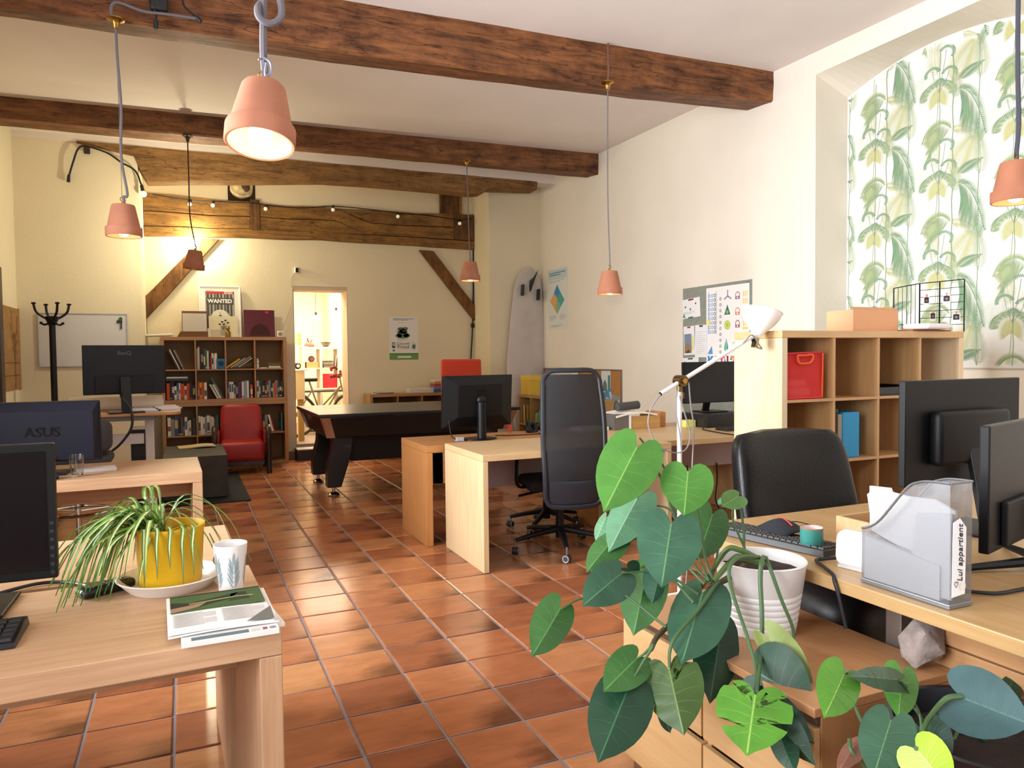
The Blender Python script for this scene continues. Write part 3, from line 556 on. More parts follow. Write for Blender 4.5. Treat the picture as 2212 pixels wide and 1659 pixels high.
b = B().ball((0,0,.01), .085, 16, 10, (1,.9,.85)); b.v = [(x,y,max(z,0)) for x,y,z in b.v]; b.build('crown', mat('9c4230', .8), t); B().lathe([(0,.006),(.1,.012),(.12,.0),(.1,.004),(0,0)], 20, (-.1,0,.0), sx=1.1, sy=.8).build('brim', mat('b8a78c', .8), t); B().tube(arc([(0,0,.08),(-.03,0,.12),(-.02,0,.15)],5), [.012]*10+[.003], 6).tube(arc([(.02,0,.08),(.04,0,.11),(.05,0,.12)],5), .008, 6).build('tuft', mat('5c2c20', .8), t)
tag(B().rbox((0,0,.115), (.24,.28,.23), .01).build('red_box', mat('d81f34', .5), loc=(2.255,12.8,.875)), 'red box in the far room cube shelf', 'box')
t = tag(B().box(-.1,-.1,0,.1,.1,.1).build('cardboard_box', mat('b58a5c', .8), bevel=.003, loc=(1.98,12.75,1.21)), 'small open cardboard box in the far room shelf', 'box')
tag(B().ball((0,0,.05), .055, 14, 8).build('dark_ball', mat('8a5a50', .7), loc=(1.975,12.75,1.31)), 'brown ball on the small cardboard box in the far room', 'ball')
for k in range(4):
    tag(B().box(-.075,-.13,0,.085+.004*k,.13,.028).build('folded_file', mat(('6b655c','575048','7a7468','4a453e')[k], .8), bevel=.003, loc=(2.225-.003*k,12.75,1.212+.030*k)), 'grey folder %s the stack in the far room shelf' % ('at the bottom of','second from the bottom of','third from the bottom of','on top of')[k], 'folder', 'stack of folders beyond the doorway')
b = B().mbox(Matrix.Translation((2.355,12.7,1.31)) @ Matrix.Rotation(.12,4,'Y'), .012, .2, .2); tag(b.build('leaning_binder', mat('9a9a9a', .6)), 'grey binder leaning against the far shelf side', 'binder')
for k in range(9):
    x, z = 1.78+(k % 3)*.075, 1.66+(k//3)*.075
    tag(B().box(-.03,0,-.03,.03,.002,.03).build('sticky_note', mat(('f0e05a','f4ea8c','e8d648')[k % 3], .8), loc=(x+.1,14.494,z+.0)), 'yellow paper note in the far room grid, %s row, %s column' % (('lower','middle','upper')[k//3], ('first','second','third')[k % 3]), 'paper note', 'yellow notes on the far room wall')
t = T('half_wall_counter', 'cream counter end behind the doorway with a round device on it', 'counter', (1.5, 11.25, .15))
B().box(.0,-.1,.62,.125,.3,1.04).box(-.4,-.1,.62,.0,.3,1.04).build('panel', mat('d9c9a4', .7), t, bevel=.004); B().box(-.4,-.14,1.04,.17,.34,1.062).build('top', WHITE, t, bevel=.003); B().box(.04,.0,0,.12,.1,.62).build('leg', mat('a8884c', .6), t, bevel=.004)
t = T('desk_speaker', 'round black speaker on the far room counter', 'speaker', (1.535,11.2,1.212)); B().ball((0,0,.05), .05, 16, 10, (1,.8,1)).build('body', BLACK, t); B().lathe([(0,0),(.02,.0),(.024,.006)], 16, (0,-.043,.05), mat=Matrix.Rotation(PI/2,4,'X')).build('dial', WHITE, t)
# bicycle
t = T('bicycle', 'grey city bicycle parked beyond the doorway', 'bicycle', (1.98, 11.75, .15))
RY = Matrix.Rotation(PI/2, 4, 'X'); FR = mat('77736c', .4, .5); TY = mat('2a2826', .7)
for x, nm in ((-.42,0),(.46,1)):
    w_ = B().ring((x,0,.34), .32, .018, 36, 8, RY).build('wheel', TY, t); rb = B().ring((x,0,.34), .295, .008, 36, 5, RY); rb.build('rim', CHROME, w_); sb = B()
    for a in range(14): sb.tube([(x,0,.34),(x+.29*math.cos(a*.449),0,.34+.29*math.sin(a*.449))], .0022, 4)
    sb.build('spokes', CHROME, w_, kind='stuff'); B().tube(arc([(x-.33,0,.42),(x-.2,0,.63),(x,0,.69),(x+.2,0,.63)],6), .02, 6, flat=.4).build('mudguard', FR, w_)
B().tube([(-.42,0,.34),(-.02,0,.30),(.28,0,.78)], .014, 8).tube([(-.42,0,.34),(-.16,0,.72)], .011, 8).tube([(-.02,0,.30),(-.2,0,.86)], .015, 8).tube([(.28,0,.78),(-.06,0,.42)], .015, 8).tube(arc([(.46,0,.34),(.40,0,.50),(.31,0,.72),(.27,0,.92)],5), .013, 8).build('frame', FR, t)
B().tube(arc([(.30,-.24,.98),(.34,-.12,.97),(.27,0,.93),(.34,.12,.97),(.30,.24,.98)],6), .012, 8).build('handlebar', CHROME, t); b = B().rbox((-.2,0,.89), (.24,.15,.06), .025); b.build('saddle', BLACK, t)
b = B()
for k in range(26): b.ball((.28+random.uniform(-.16,.16), random.uniform(-.12,.12), .98+random.uniform(-.06,.1)), random.uniform(.02,.035), 7, 5)
b.build('flower_garland', mat('6e1f2c', .8, var=.5, vscale=20), t, kind='stuff'); B().ring((-.02,0,.30), .08, .006, 20, 5, RY).tube([(-.02,-.05,.30),(.06,-.07,.2)], .009, 6).tube([(-.02,.05,.30),(-.1,.07,.4)], .009, 6).build('crank', CHROME, t)
t = T('far_desk', 'dark topped desk with an office seat pad behind the bicycle', 'desk', (2.05, 12.2, .15)); B().box(-.4,-.2,.68,.45,.25,.71).build('top', mat('3a3e46', .35), t, bevel=.003)
for x in (-.37, .40): B().box(x,-.17,0,x+.04,.2,.68).build('leg', mat('b89a5c', .5), t)
# ------------------------------------------------------------------ desks
def desk(label, x0, y0, wd, dp, h, th=.055, leg=.05, m=(OAK, OAKZ), rz=0.0, back=True, apron=0.0, name='desk', right=True):
    # origin: near corner at +x end ; runs towards -x when wd < 0
    t = T(name, label, 'desk', (x0, y0, 0), rz); a, c = (wd, 0) if wd < 0 else (0, wd)
    B().box(a, 0, h-th, c, dp, h).build('top', m[0], t, bevel=.0025)
    B().box(a, 0, 0, a+leg, dp, h-th-.0012).build('side_panel', m[1], t, bevel=.0025); B().box(c-leg, 0, 0, c, dp, h-th-.0012).build('side_panel', m[1], t, bevel=.0025)
    if back: B().box(a+leg, dp-.14, h-th-back, c-leg, dp-.115, h-th-.001).build('modesty_panel', m[2] if len(m) > 2 else m[0], t, bevel=.002)
    return t
LILAC = mat('b9aeb4', .5)
desk('light oak desk with spider plant and newspapers on it, nearest the camera', .194, 1.762, -1.4, .62, .735, rz=.04, back=.2)
desk('light oak desk butted behind the newspaper desk, half hidden by the spider plant', .152, 2.405, -1.4, .60, .735, rz=.03, back=.2)
desk('oak desk with a drinking glass on it, in front of the standing desk', .085, 4.52, -1.42, .69, .735, rz=.02, back=.16, th=.062)
desk('pale birch desk with bright side panel, high backed mesh chair drawn up to it', 1.70, 4.292, 1.43, .738, .748, th=.042, leg=.036, m=(BIRCH, BIRCHZ, LILAC), back=.28)
t = desk('orange-toned beech desk carrying the monitor beside the pool table', 1.575, 5.085, 1.42, .65, .728, th=.05, leg=.05, m=(BEECH, BEECHZ), back=False)
B().box(.05, .0, .45, .13, .03, .677).box(.05, 0, .45, 1.37, .03, .677).build('drawer_front', BEECH, t, bevel=.002)
desk('birch desk carrying the paper tray, continuing the beech desk towards the side wall', 3.0, 5.085, 1.42, .65, .732, th=.045, leg=.036, m=(BIRCH, BIRCHZ), back=.2)
desk('birch desk with the boxed-up monitor and grey modesty panel, behind the tall shelf unit', 3.175, 4.50, 1.5, .58, .733, th=.042, leg=.036, m=(BIRCH, BIRCHZ, LILAC), back=.25)
# standing desk
t = T('standing_desk', 'sit-stand desk with rounded corners and white lifting column, papers on top', 'desk', (-.8, 6.4, 0))
pl = [(-.75,-.33),(.68,-.33),(.745,-.305),(.775,-.25),(.775,.25),(.745,.305),(.68,.33),(-.75,.33)]
B().prism(pl, 'z', .955, .978).build('top', wood('cf9a68', 'b98453', 'x', 1.0), t, bevel=.004)
GM = mat('d9d2cc', .45)
for x in (-.6, .55): B().box(x-.04,-.03,.05,x+.04,.05,.55).box(x-.031,-.022,.55,x+.031,.042,.95).build('column', GM, t, bevel=.006); B().box(x-.05,-.32,0,x+.05,.32,.05).build('foot', GM, t, bevel=.008)
B().box(-.56,-.012,.72,.51,.012,.80).build('crossbar', GM, t, bevel=.003); B().box(-.6,-.3,.92,.6,.3,.953).build('frame', mat('6a665f', .5), t)
# drafting stool with chrome foot ring
t = T('drafting_stool', 'stool with chrome foot ring and dark seat, between the two left-hand desk rows', 'stool', (-.66, 5.62, 0))
B().cyl((0,0,.06),(0,0,.68), .018, .018, 12).build('post', CHROME, t); rg = B().ring((0,0,.37), .20, .010, 32, 8); rg.build('foot_ring', CHROME, t)
for a in range(3): B().tube([(.02*math.cos(a*2.09+.4),.02*math.sin(a*2.09+.4),.37),(.2*math.cos(a*2.09+.4),.2*math.sin(a*2.09+.4),.37)], .007, 6).build('spoke', CHROME, t)
for a in range(5): B().tube([(0,0,.085),(.27*math.cos(a*1.257),.27*math.sin(a*1.257),.05)], [.025,.016], 8).build('base_arm', BLACK, t)
B().rbox((0,0,.71), (.42,.42,.07), .03).build('seat', mat('3b3a3d', .8), t); B().rbox((.16,-.03,.86), (.1,.3,.2), .045).build('backrest', mat('3b3a3d', .8), t)
# ------------------------------------------------------------------ tall shelf unit
t = T('shelf_unit', 'tall birch sixteen-cubby shelf unit with a red bag and blue file', 'shelf unit', (2.992, 3.10, 0))
UB = wood('c79d6c', 'b98c5b', 'x', .8); UBZ = wood('e6d2b0', 'dcc49c', 'z', .6); o = .04; p_ = .3535; s_ = .016; D = .385  # pale sides, tanner shelves: window light and shade put into the wood colours
B().box(0,0,1.452,1.49,D,1.492).build('top_board', wood('d9b483', 'c9a06e', 'x', .8), t, bevel=.002); B().box(0,0,0,1.49,D,.04).build('bottom_board', UB, t, bevel=.002)
B().box(0,0,.041,.04,D,1.451).build('side_board', UBZ, t, bevel=.002); B().box(1.45,0,.041,1.49,D,1.451).build('side_board', UBZ, t, bevel=.002)
UP = wood('caa06e', 'bc905f', 'z', .8)
for k in (1,2,3): B().box(.04+p_*k-s_/2,.004,.041,.04+p_*k+s_/2,D-.004,1.451).build('divider', UP, t)
for r in (1,2,3):
    for k in range(4): B().box(.04+p_*k+(s_/2 if k else 0),.004,.04+p_*r-s_/2,.04+p_*(k+1)-(s_/2 if k < 3 else 0),D-.004,.04+p_*r+s_/2).build('shelf', UB, t)
B().box(.04,D-.012,.041,1.45,D-.006,1.451).build('backing', UB, t)
# ------------------------------------------------------------------ bookcases with every book
def bookcase(label, loc, rows, H, cols=4):
    t = T('bookcase', label, 'bookcase', loc); W = 1.49; D = .385
    B().box(0,0,H-.042,W,D,H).build('top_board', SHELFW, t, bevel=.002); B().box(0,0,0,W,D,.042).build('bottom_board', SHELFW, t, bevel=.002)
    for x in (0, W-.042): B().box(x,0,.043,x+.042,D,H-.043).build('side_board', SHELFZ, t, bevel=.002)
    p = (W-.084)/cols
    for k in range(1, cols): B().box(.042+p*k-.008,.003,.043,.042+p*k+.008,D-.003,H-.043).build('divider', SHELFZ, t)
    q = (H-.084)/rows
    for r in range(1, rows):
        for k in range(cols): B().box(.042+p*k+.009,.003,.042+q*r-.008,.042+p*(k+1)-.009,D-.003,.042+q*r+.008).build('shelf', SHELFW, t)
    B().box(.042,D-.01,.043,W-.042,D-.004,H-.043).build('backing', mat('9c7c58', .8), t)
    return t
BX, BY, BH = -.25, 10.04, .825
bookcase('brown cube bookcase of lower books standing behind the red armchair', (BX, BY, 0), 2, BH)
bookcase('brown cube bookcase stacked on the other one, pictures leaning on top', (BX-.0, BY, BH+.001), 2, BH)
BCOL = {'w': ('e8e2d6','white'), 'c': ('cdbf9f','cream'), 'k': ('231f20','black'), 'd': ('3b3735','charcoal'), 'g': ('8b8782','grey'), 'o': ('c4481c','orange'), 'y': ('d8a21e','yellow'), 'b': ('2f4f86','blue'), 'n': ('1c2440','navy'), 'r': ('a02624','red'), 't': ('2d6a70','teal'), 'e': ('4a7a34','green'), 'p': ('5b2f52','purple'), 'l': ('7d95b4','pale blue'), 'm': ('6b4a34','brown')}
RNAME = {(1,1): 'top row of the upper bookcase', (1,0): 'second row of the upper bookcase', (0,1): 'top row of the lower bookcase'}
CNAME = ['first cubby', 'second cubby', 'third cubby', 'cubby beside the doorway']
ORD = 'first second third fourth fifth sixth seventh eighth ninth tenth eleventh twelfth thirteenth fourteenth'.split()
PAGES = mat('d8d0bd', .9)
def books(unit, row, col, spec, lean=0.0, xoff=.005, start=0):
    # spec: list of (colour code, thickness cm, height cm, depth cm[, lean])
    p = (1.49-.084)/4; q = (BH-.084)/2
    x = BX+.042+p*col+.010+xoff; z = (BH+.001 if unit else 0)+.042+q*row+(.0085 if row else .0015)
    cnt = {}
    for i, s in enumerate(spec):
        c, th, h = s[0], s[1]/100, s[2]/100; ln = s[3] if len(s) > 3 else lean
        dpt = min(.25, .13+h*.25); b = B()
        b.box(0,0,0,th,.003,h).box(0,.003,0,.002,dpt,h).box(th-.002,.003,0,th,dpt,h); b.box(.002,.003,.004,th-.002,dpt-.003,h-.004, 1)
        if s[1] > 1.6 and random.random() < .6: g0 = random.uniform(.15,.4); b.box(.003,-.0006,h*g0,th-.003,.001,h*(g0+random.uniform(.2,.5)), 2)
        if random.random() < .3: b.box(.0005,-.0005,h*.06,th-.0005,.001,h*.12, 3)
        cc = BCOL[c]; lab = mat(random.choice(['d9d2c4','a89c8a','c8b070','8a8f9a']), .8) if c in 'kdonbrtpel' else mat(random.choice(['5a5048','8a4a3a','4a5a74']), .8)
        o = b.build('book', [mat(cc[0], .6), PAGES, lab, mat(random.choice(['b8402a','d8b040','3a5a94','d9d2c4']), .7)])
        cnt[c] = cnt.get(c, 0)+1
        n = start+i+1
        tag(o, '%s book, %s along, %s, %s' % (cc[1], ORD[n-1], CNAME[col], RNAME[(unit,row)]), 'book', 'books in the '+RNAME[(unit,row)])
        zz = th*math.sin(abs(ln)) if ln > 0 else 0
        o.rotation_euler = (0, ln, 0); o.location = (x, BY+.03+random.uniform(0,.03), z+zz)
        x += (th+.0012)/math.cos(ln) if abs(ln) > .01 else th+.0012
        if i+1 < len(spec) and abs((spec[i+1][3] if len(spec[i+1]) > 3 else lean)-ln) > .02: x += (h*math.sin(ln) if ln > 0 else 0)*.2 + (0 if ln > 0 else .0)
books(1,1,0,[('d',1.6,25,-.42),('w',1.2,27,-.42),('k',1.4,28,-.42),('d',1.2,27,-.42),('c',1.2,26,-.42),('m',1.2,27,-.42)], xoff=.135)
books(1,1,1,[('c',1.6,26),('w',1.4,28),('m',1.4,27),('k',2.8,26),('d',2.2,26),('e',1.8,25),('w',2.0,23),('k',1.4,19),('r',1.6,17),('w',2.2,20),('c',1.0,18),('w',2.8,20)])
books(1,0,0,[('o',3.4,21),('k',2.2,22),('n',2.6,23),('w',2.6,17),('b',2.4,21),('w',1.8,21),('o',4.2,20),('w',2.6,17),('o',3.4,20),('k',3.0,20),('n',3.4,18)])
books(1,0,1,[('o',2.2,22),('y',3.0,21),('o',2.2,21),('w',3.0,21)])
books(1,0,1,[('w',1.6,20,-.46),('g',1.4,20,-.46),('w',1.6,20,-.46),('t',2.4,29,-.46)], xoff=.232, start=4)
books(1,0,2,[('b',2.0,22),('w',2.6,21),('w',2.4,21),('c',2.2,17),('k',3.0,20),('p',2.4,21),('p',1.8,22),('w',2.6,21),('l',3.2,22),('w',2.4,22),('k',1.6,21),('o',2.8,17)])
books(1,0,3,[('c',2.8,22),('b',1.8,22),('d',2.4,22),('k',2.8,20),('n',1.8,21),('r',3.0,21),('l',2.4,22),('k',2.0,21),('w',1.2,18),('o',2.2,20),('g',2.6,22),('d',1.8,22),('k',2.6,21),('d',1.8,21)])
books(0,1,0,[('w',3.6,23),('g',4.0,21),('b',4.2,24),('k',2.8,22),('m',2.2,22),('d',2.0,22),('w',2.8,23),('c',1.8,18),('w',2.2,19),('k',1.8,20),('d',3.4,21)])
books(0,1,1,[('w',2.6,24),('w',2.6,23),('w',2.0,22),('g',2.2,23),('w',3.4,24),('c',2.2,23),('w',2.4,22),('r',1.4,20),('t',3.8,24)])
books(0,1,2,[('k',2.4,24),('d',2.4,22),('n',6.0,26)], xoff=.2)
books(0,1,3,[('k',2.8,20),('d',2.0,20),('m',1.6,21),('k',2.4,21),('g',3.4,22)])
books(0,1,3,[('w',2.4,22,-.22),('r',1.4,18,-.22)], xoff=.185, start=5); books(0,1,3,[('t',1.8,24)], xoff=.30, start=7)
p = (1.49-.084)/4
zt = BH+.001+.042+(BH-.084)/2+.0085
for k, (w_, c) in enumerate(((.24,'2e3238'),(.25,'4a5260'),(.24,'d0cec8'))):
    tag(B().box(0,0,0,w_,.2,.018).build('flat_book', mat(c,.7), bevel=.001, loc=(BX+.05+.004*k, BY+.03, BH+.001+.0435+.232+.0186*k)), ('dark','slate','white')[k]+' flat book lying across the upright books, second row', 'book', 'flat books in the second row')
t = T('blue_tin', 'bright blue box with a dark round emblem in the upper bookcase', 'box', (BX+.042+p*1+.245, BY+.02, zt)); B().rbox((.05,.06,.065), (.105,.12,.13), .005).build('body', mat('1c6fae', .5), t); B().lathe([(0,0),(.035,0)], 24, (.05,-.0012,.07), mat=Matrix.Rotation(PI/2,4,'X')).build('emblem', mat('14283e', .6), t)
for k, (c, L, a) in enumerate((('d8a21e',.20,.60),('3a3a3e',.24,.60),('c8beb0',.22,.60),('55504c',.26,.60),('a49a8c',.24,.60),('2e2b2a',.22,.60),('cfc8bd',.20,.60))):
    o_ = B().box(0,0,0,L,.2,.011+.008*(k==0)).build('leaning_magazine', mat(c,.6), bevel=.001)
    o_.location = (BX+.042+p*2+.012+.024*k, BY+.03, zt+.004+.002*k); o_.rotation_euler = (0,-a,0)
    tag(o_, '%s magazine leaning in the third cubby, top row, %s of the fan' % (('thick yellow','charcoal','beige','dark grey','tan','black','curling white')[k], ORD[k]), 'magazine', 'magazines fanned in the top row')
for k, (x, w_, h, c) in enumerate(((.06,.09,.012,'e6dfd2'),(.17,.15,.012,'d8cdb6'),(.175,.14,.014,'e2dccf'))):
    tag(B().box(0,0,0,w_,.16,h).build('paper_pad', mat(c,.8), bevel=.001, loc=(BX+.042+p*3+x, BY+.03, zt+(.0125 if k == 2 else 0))), ('small white pad lying in the cubby next to the doorway','lower cream pad in the top cubby next to the doorway','upper cream pad in the top cubby next to the doorway')[k], 'notepad')
t = tag(B().lathe([(0,0),(.02,0),(.022,.05),(.012,.06),(.022,.075),(.022,.09),(.012,.105),(.016,.12),(0,.135)], 14).build('white_figure', mat('e8e2d6',.5), loc=(BX+.042+p*3+.035, BY+.07, zt)), 'small white figurine standing in the top cubby next to the doorway', 'figurine')
tag(B().box(0,0,0,.09,.015,.11).box(.012,-.002,.015,.078,.0,.095,1).build('small_frame', [mat('d8d0c4',.6), mat('4a4a52',.7)], loc=(BX+.042+p*2+.10, BY+.06, .042+(BH-.084)/2+.0085)).__class__ and bpy.data.objects[-1] if False else C.objects[-1], 'small pale photo frame in the lower bookcase behind the armchair', 'photo frame')
# ------------------------------------------------------------------ pool table
t = T('pool_table', 'black pool table with a covered top and chrome corners', 'pool table', (1.16, 7.13, 0)); L, W = 2.1, 1.5
PB = mat('0e0e11', .35, coat=.3); 
B().box(0,0,.80,L,W,.832).build('cover', mat('1a1a1c', .28), t, bevel=.006)
def taper(b, x0,y0,x1,y1,z1, i, z0, mi=0):
    return b.add([(x0+i,y0+i,z0),(x1-i,y0+i,z0),(x1-i,y1-i,z0),(x0+i,y1-i,z0),(x0,y0,z1),(x1,y0,z1),(x1,y1,z1),(x0,y1,z1)], [[0,3,2,1],[4,5,6,7],[0,1,5,4],[1,2,6,5],[2,3,7,6],[3,0,4,7]], mi)
taper(B(), .03,.03,L-.03,W-.03,.799, .07, .595).build('apron', PB, t, bevel=.008)
taper(B(), .30,.25,L-.30,W-.25,.60, .06, .33).build('cabinet', mat('0b0b0d', .6), t, bevel=.006)
for sx, sy in ((0,0),(1,0),(0,1),(1,1)):
    x = .03 if not sx else L-.03; y = .03 if not sy else W-.03; dx = 1 if not sx else -1; dy = 1 if not sy else -1
    zt_, zb_ = .797, .596; i_ = .07*.98; q = lambda ax, ay, z: (x+dx*(ax+(i_ if z < .7 else 0)-.004), y+dy*(ay+(i_ if z < .7 else 0)-.004), z)
    b = B().add([q(.085,-.001,zt_), q(.012,-.001,zt_), q(-.001,.012,zt_), q(-.001,.085,zt_), q(.075,-.001,zb_), q(.012,-.001,zb_), q(-.001,.012,zb_), q(-.001,.075,zb_)], [[0,1,5,4],[1,2,6,5],[2,3,7,6]]); o_ = b.build('corner_cap', mat('d8ccc8', .18, 1.0), t)
    so = o_.modifiers.new('s', 'SOLIDIFY'); so.thickness = .006; so.offset = 0
    # curved leg
    prof = [(.10,.60),(.34,.60),(.33,.42),(.245,.09),(.115,.09),(.115,.22),(.16,.40)]
    poly = []
    P = [Vector((a, c, 0)) for a, c in prof]
    left = arc([(.17,.60,0),(.165,.46,0),(.118,.27,0),(.112,.09,0)], 6); right = arc([(.245,.09,0),(.30,.26,0),(.345,.42,0),(.37,.60,0)], 6)
    poly = [(q.x, q.y) for q in left] + [(q.x, q.y) for q in right]
    poly = [((q[0] if not sx else L-q[0]), q[1]) for q in poly]
    yy = .22 if not sy else W-.37
    lg = B().prism(poly, 'y', yy, yy+.15).build('leg', PB, t, bevel=.006)
    fx = .18 if not sx else L-.18
    B().lathe([(0,0),(.055,0),(.06,.012),(.045,.03),(.016,.04),(.016,.09)], 20, (fx, yy+.075, .0)).build('foot', CHROME, lg)
# ------------------------------------------------------------------ armchair, cube table, rug
RED = mat('a3201e', .45, bump=.15, bscale=260, var=.12, vscale=6); DW = wood('3d2316', '24140d', 'z', 1.2, .35)
t = T('armchair', 'red leather armchair with dark curved wooden arms in front of the bookcases', 'armchair', (.615, 9.28, 0), -.06)
B().rbox((0,.24,.27), (.50,.56,.23), .05, 4).build('seat', RED, t)
b = B().rbox((0,0,0), (.50,.13,.50), .055, 4); 
b.xf(Matrix.Translation((0,.50,.55)) @ Matrix.Rotation(-.20, 4, 'X'))
b.v = [(x*(1-.10*max(0,(z-.6)/.2)**2), y, z+.035*(1-(x/.25)**2)*max(0,(z-.55)/.25)) for x,y,z in b.v]; b.build('backrest', RED, t)
for s in (-1, 1):
    am = arc([(s*.30,-.02,.0),(s*.30,-.01,.25),(s*.30,.0,.46),(s*.30,.06,.545),(s*.30,.20,.55),(s*.30,.42,.47),(s*.29,.60,.25),(s*.285,.66,.0)], 6)
    B().tube(am, .032, 10, flat=.75).build('arm_frame', DW, t)
    B().rbox((s*.268,.26,.37), (.035,.44,.27), .015).build('arm_panel', RED, t)
B().box(-.25,.0,.10,.25,.03,.16).build('front_rail', DW, t, bevel=.006)
t = T('cube_table', 'low dark grey block coffee table with a paper folder on it', 'coffee table', (-.2, 7.74, .0125)); B().box(0,0,.01,.575,1.05,.42).build('body', mat('403b36', .6, spec=.3, var=.25, vscale=7), t, bevel=.006); B().box(.02,.02,0,.555,1.03,.012).build('plinth', BLACKM, t)
b = B().box(0,0,0,.36,.25,.014); b.v = [(x,y,z+.018*math.sin(x*9)*(1 if z > .007 else .4)) for x,y,z in b.v]
bb = B()
for i in range(12):
    x0, x1 = .36*i/12, .36*(i+1)/12; f_ = lambda x: .012+.018*math.sin(2.6*x/.36)**2*(x/.36)
    bb.add([(x0,0,f_(x0)),(x1,0,f_(x1)),(x1,.26,f_(x1)),(x0,.26,f_(x0)),(x0,0,f_(x0)-.011),(x1,0,f_(x1)-.011),(x1,.26,f_(x1)-.011),(x0,.26,f_(x0)-.011)], [[0,1,2,3],[4,5,6,7],[0,1,5,4],[3,2,6,7]]+([[0,3,7,4]] if i == 0 else [])+([[1,2,6,5]] if i == 11 else []), 0, True)
tag(bb.build('paper_folder', mat('b8a47c', .8), loc=(-.06, 8.42, .433), rot=(0,0,.08)), 'beige folder with curled corner lying on the block coffee table', 'folder')
tag(B().rbox((.17,.9,.006), (.86,2.0,.012), .005).build('dark_rug', mat('1d1f24', .95, bump=.5, bscale=300), loc=(-.03, 7.62, 0)), 'dark rug under the block coffee table', 'rug')
# ------------------------------------------------------------------ low shelves against the back and side walls
def lowshelf(label, loc, W, D, H, cols, rz=0, m=BIRCH):
    t = T('low_shelf', label, 'shelf', loc, rz)
    mm = wood('b9935c', 'a78150', 'x', .9)
    B().box(0,0,H-.04,W,D,H).build('top_board', mm, t, bevel=.002); B().box(0,0,0,W,D,.04).build('bottom_board', mm, t, bevel=.002)
    for x in (0, W-.04): B().box(x,0,.041,x+.04,D,H-.041).build('side_board', mm, t, bevel=.002)
    p = (W-.08)/cols
    for k in range(1, cols): B().box(.04+p*k-.008,.003,.041,.04+p*k+.008,D-.003,H-.041).build('divider', mm, t)
    for k in range(cols): B().box(.04+p*k+.009,.003,H*.5-.008,.04+p*(k+1)-.009,D-.003,H*.5+.008).build('shelf', mm, t)
    B().box(.04,D-.01,.041,W-.04,D-.004,H-.041).build('backing', mat('7a603a', .8), t); return t
lowshelf('low pale shelf along the alcove wall behind the pool table', (2.33, 10.05, 0), 1.49, .385, .865, 4)
lowshelf('low pale shelf with bottles along the side wall by the surfboard', (4.33, 9.56, 0), 1.95, .385, .835, 5, -PI/2)
# ------------------------------------------------------------------ office chairs
MESHM, nt, pr, N, L = nodes('chair_mesh')
def _mesh():
    tc = N('ShaderNodeTexCoord'); mp = N('ShaderNodeMapping'); mp.inputs['Scale'].default_value = (260, 1, 260)
    wv = N('ShaderNodeTexChecker'); wv.inputs['Scale'].default_value = 1.0
    L(tc.outputs['Object'], mp.inputs['Vector']); L(mp.outputs['Vector'], wv.inputs['Vector'])
    r = N('ShaderNodeMapRange'); r.inputs['To Min'].default_value = .93; r.inputs['To Max'].default_value = 1.0; L(wv.outputs['Fac'], r.inputs['Value']); L(r.outputs['Result'], pr.inputs['Alpha'])
    pr.inputs['Base Color'].default_value = (.008,.008,.011,1); pr.inputs['Roughness'].default_value = .6
_mesh()
def star_base(t, R=.33, z=.09, m=BLACK, rot=.3, caster=True):
    B().cyl((0,0,z-.01),(0,0,z+.20), .03, .028, 14).build('gas_lift_sleeve', m, t); B().cyl((0,0,z+.2),(0,0,.42), .016, .016, 10).build('gas_lift', m, t)
    for a in range(5):
        c, s = math.cos(rot+a*1.2566), math.sin(rot+a*1.2566)
        lg = B().tube([(.02*c,.02*s,z+.05),(R*.6*c,R*.6*s,z+.025),(R*c,R*s,z)], [.03,.022,.017], 8, flat=.8).build('base_arm', m, t)
        if caster:
            rm = Matrix.Rotation(rot+a*1.2566+1.0, 4, 'Z') @ Matrix.Rotation(PI/2, 4, 'X')
            b = B()
            b.cyl(tuple(Vector((R*c,R*s,.028))+(rm @ Vector((0,0,-.022)))), tuple(Vector((R*c,R*s,.028))+(rm @ Vector((0,0,.022)))), .026, .026, 16)
            b.build('caster', mat('26262a', .5), lg)
            B().ring(tuple(Vector((R*c,R*s,.028))+(rm @ Vector((0,0,.021)))), .021, .005, 18, 5, rm).ring(tuple(Vector((R*c,R*s,.028))+(rm @ Vector((0,0,-.021)))), .021, .005, 18, 5, rm).build('caster_rim', mat('9a9aa0', .4), lg)
            B().cyl((R*c,R*s,.05),(R*c,R*s,z+.005), .009, .009, 8).build('caster_stem', STEEL, lg)
def sheet(fn, nu, nv, th=0.0):
    b = B(); vs = [fn(i/nu, j/nv) for i in range(nu+1) for j in range(nv+1)]
    return b.add(vs, [[i*(nv+1)+j, i*(nv+1)+j+1, (i+1)*(nv+1)+j+1, (i+1)*(nv+1)+j] for i in range(nu) for j in range(nv)], 0, True)
# tall mesh chair seen from behind, pushed to the birch desk
t = T('office_chair', 'tall black mesh-back office chair drawn up to the pale birch desk', 'office chair', (2.40, 4.60, 0), -.20)
star_base(t, .34, .10, BLACK, 2.05)
def hb(v): # back profile: y offset, half width
    z = .375+.895*v
    y = -.335-.03*math.sin(v*PI)*1.6+.09*(1-v)**2*0 + .05*v - .05*math.sin(min(1, v/.45)*PI)*.4
    hw = .192+.026*math.sin(v*PI*.9)-.012*v
    return z, y, hw
def rr(u, v):
    z, y, hw = hb(v); s = (u*2-1)
    return (s*hw, y-.035*(1-s*s)*.9, z)
b = sheet(lambda u, v: rr(.04+.92*u, .20+.77*v), 14, 20); b.build('mesh_back', MESHM, t)
edge = [rr(0, k/16) for k in range(1, 16)] + [rr(.08,.985), rr(.2,1.0), rr(.5,1.0), rr(.8,1.0), rr(.92,.985)] + [rr(1, k/16) for k in range(15, 0, -1)] + [rr(.93,.015), rr(.8,0), rr(.5,-.004), rr(.2,0), rr(.07,.015)]
edge.append(edge[0]); FRM = mat('1c1e26', .55)
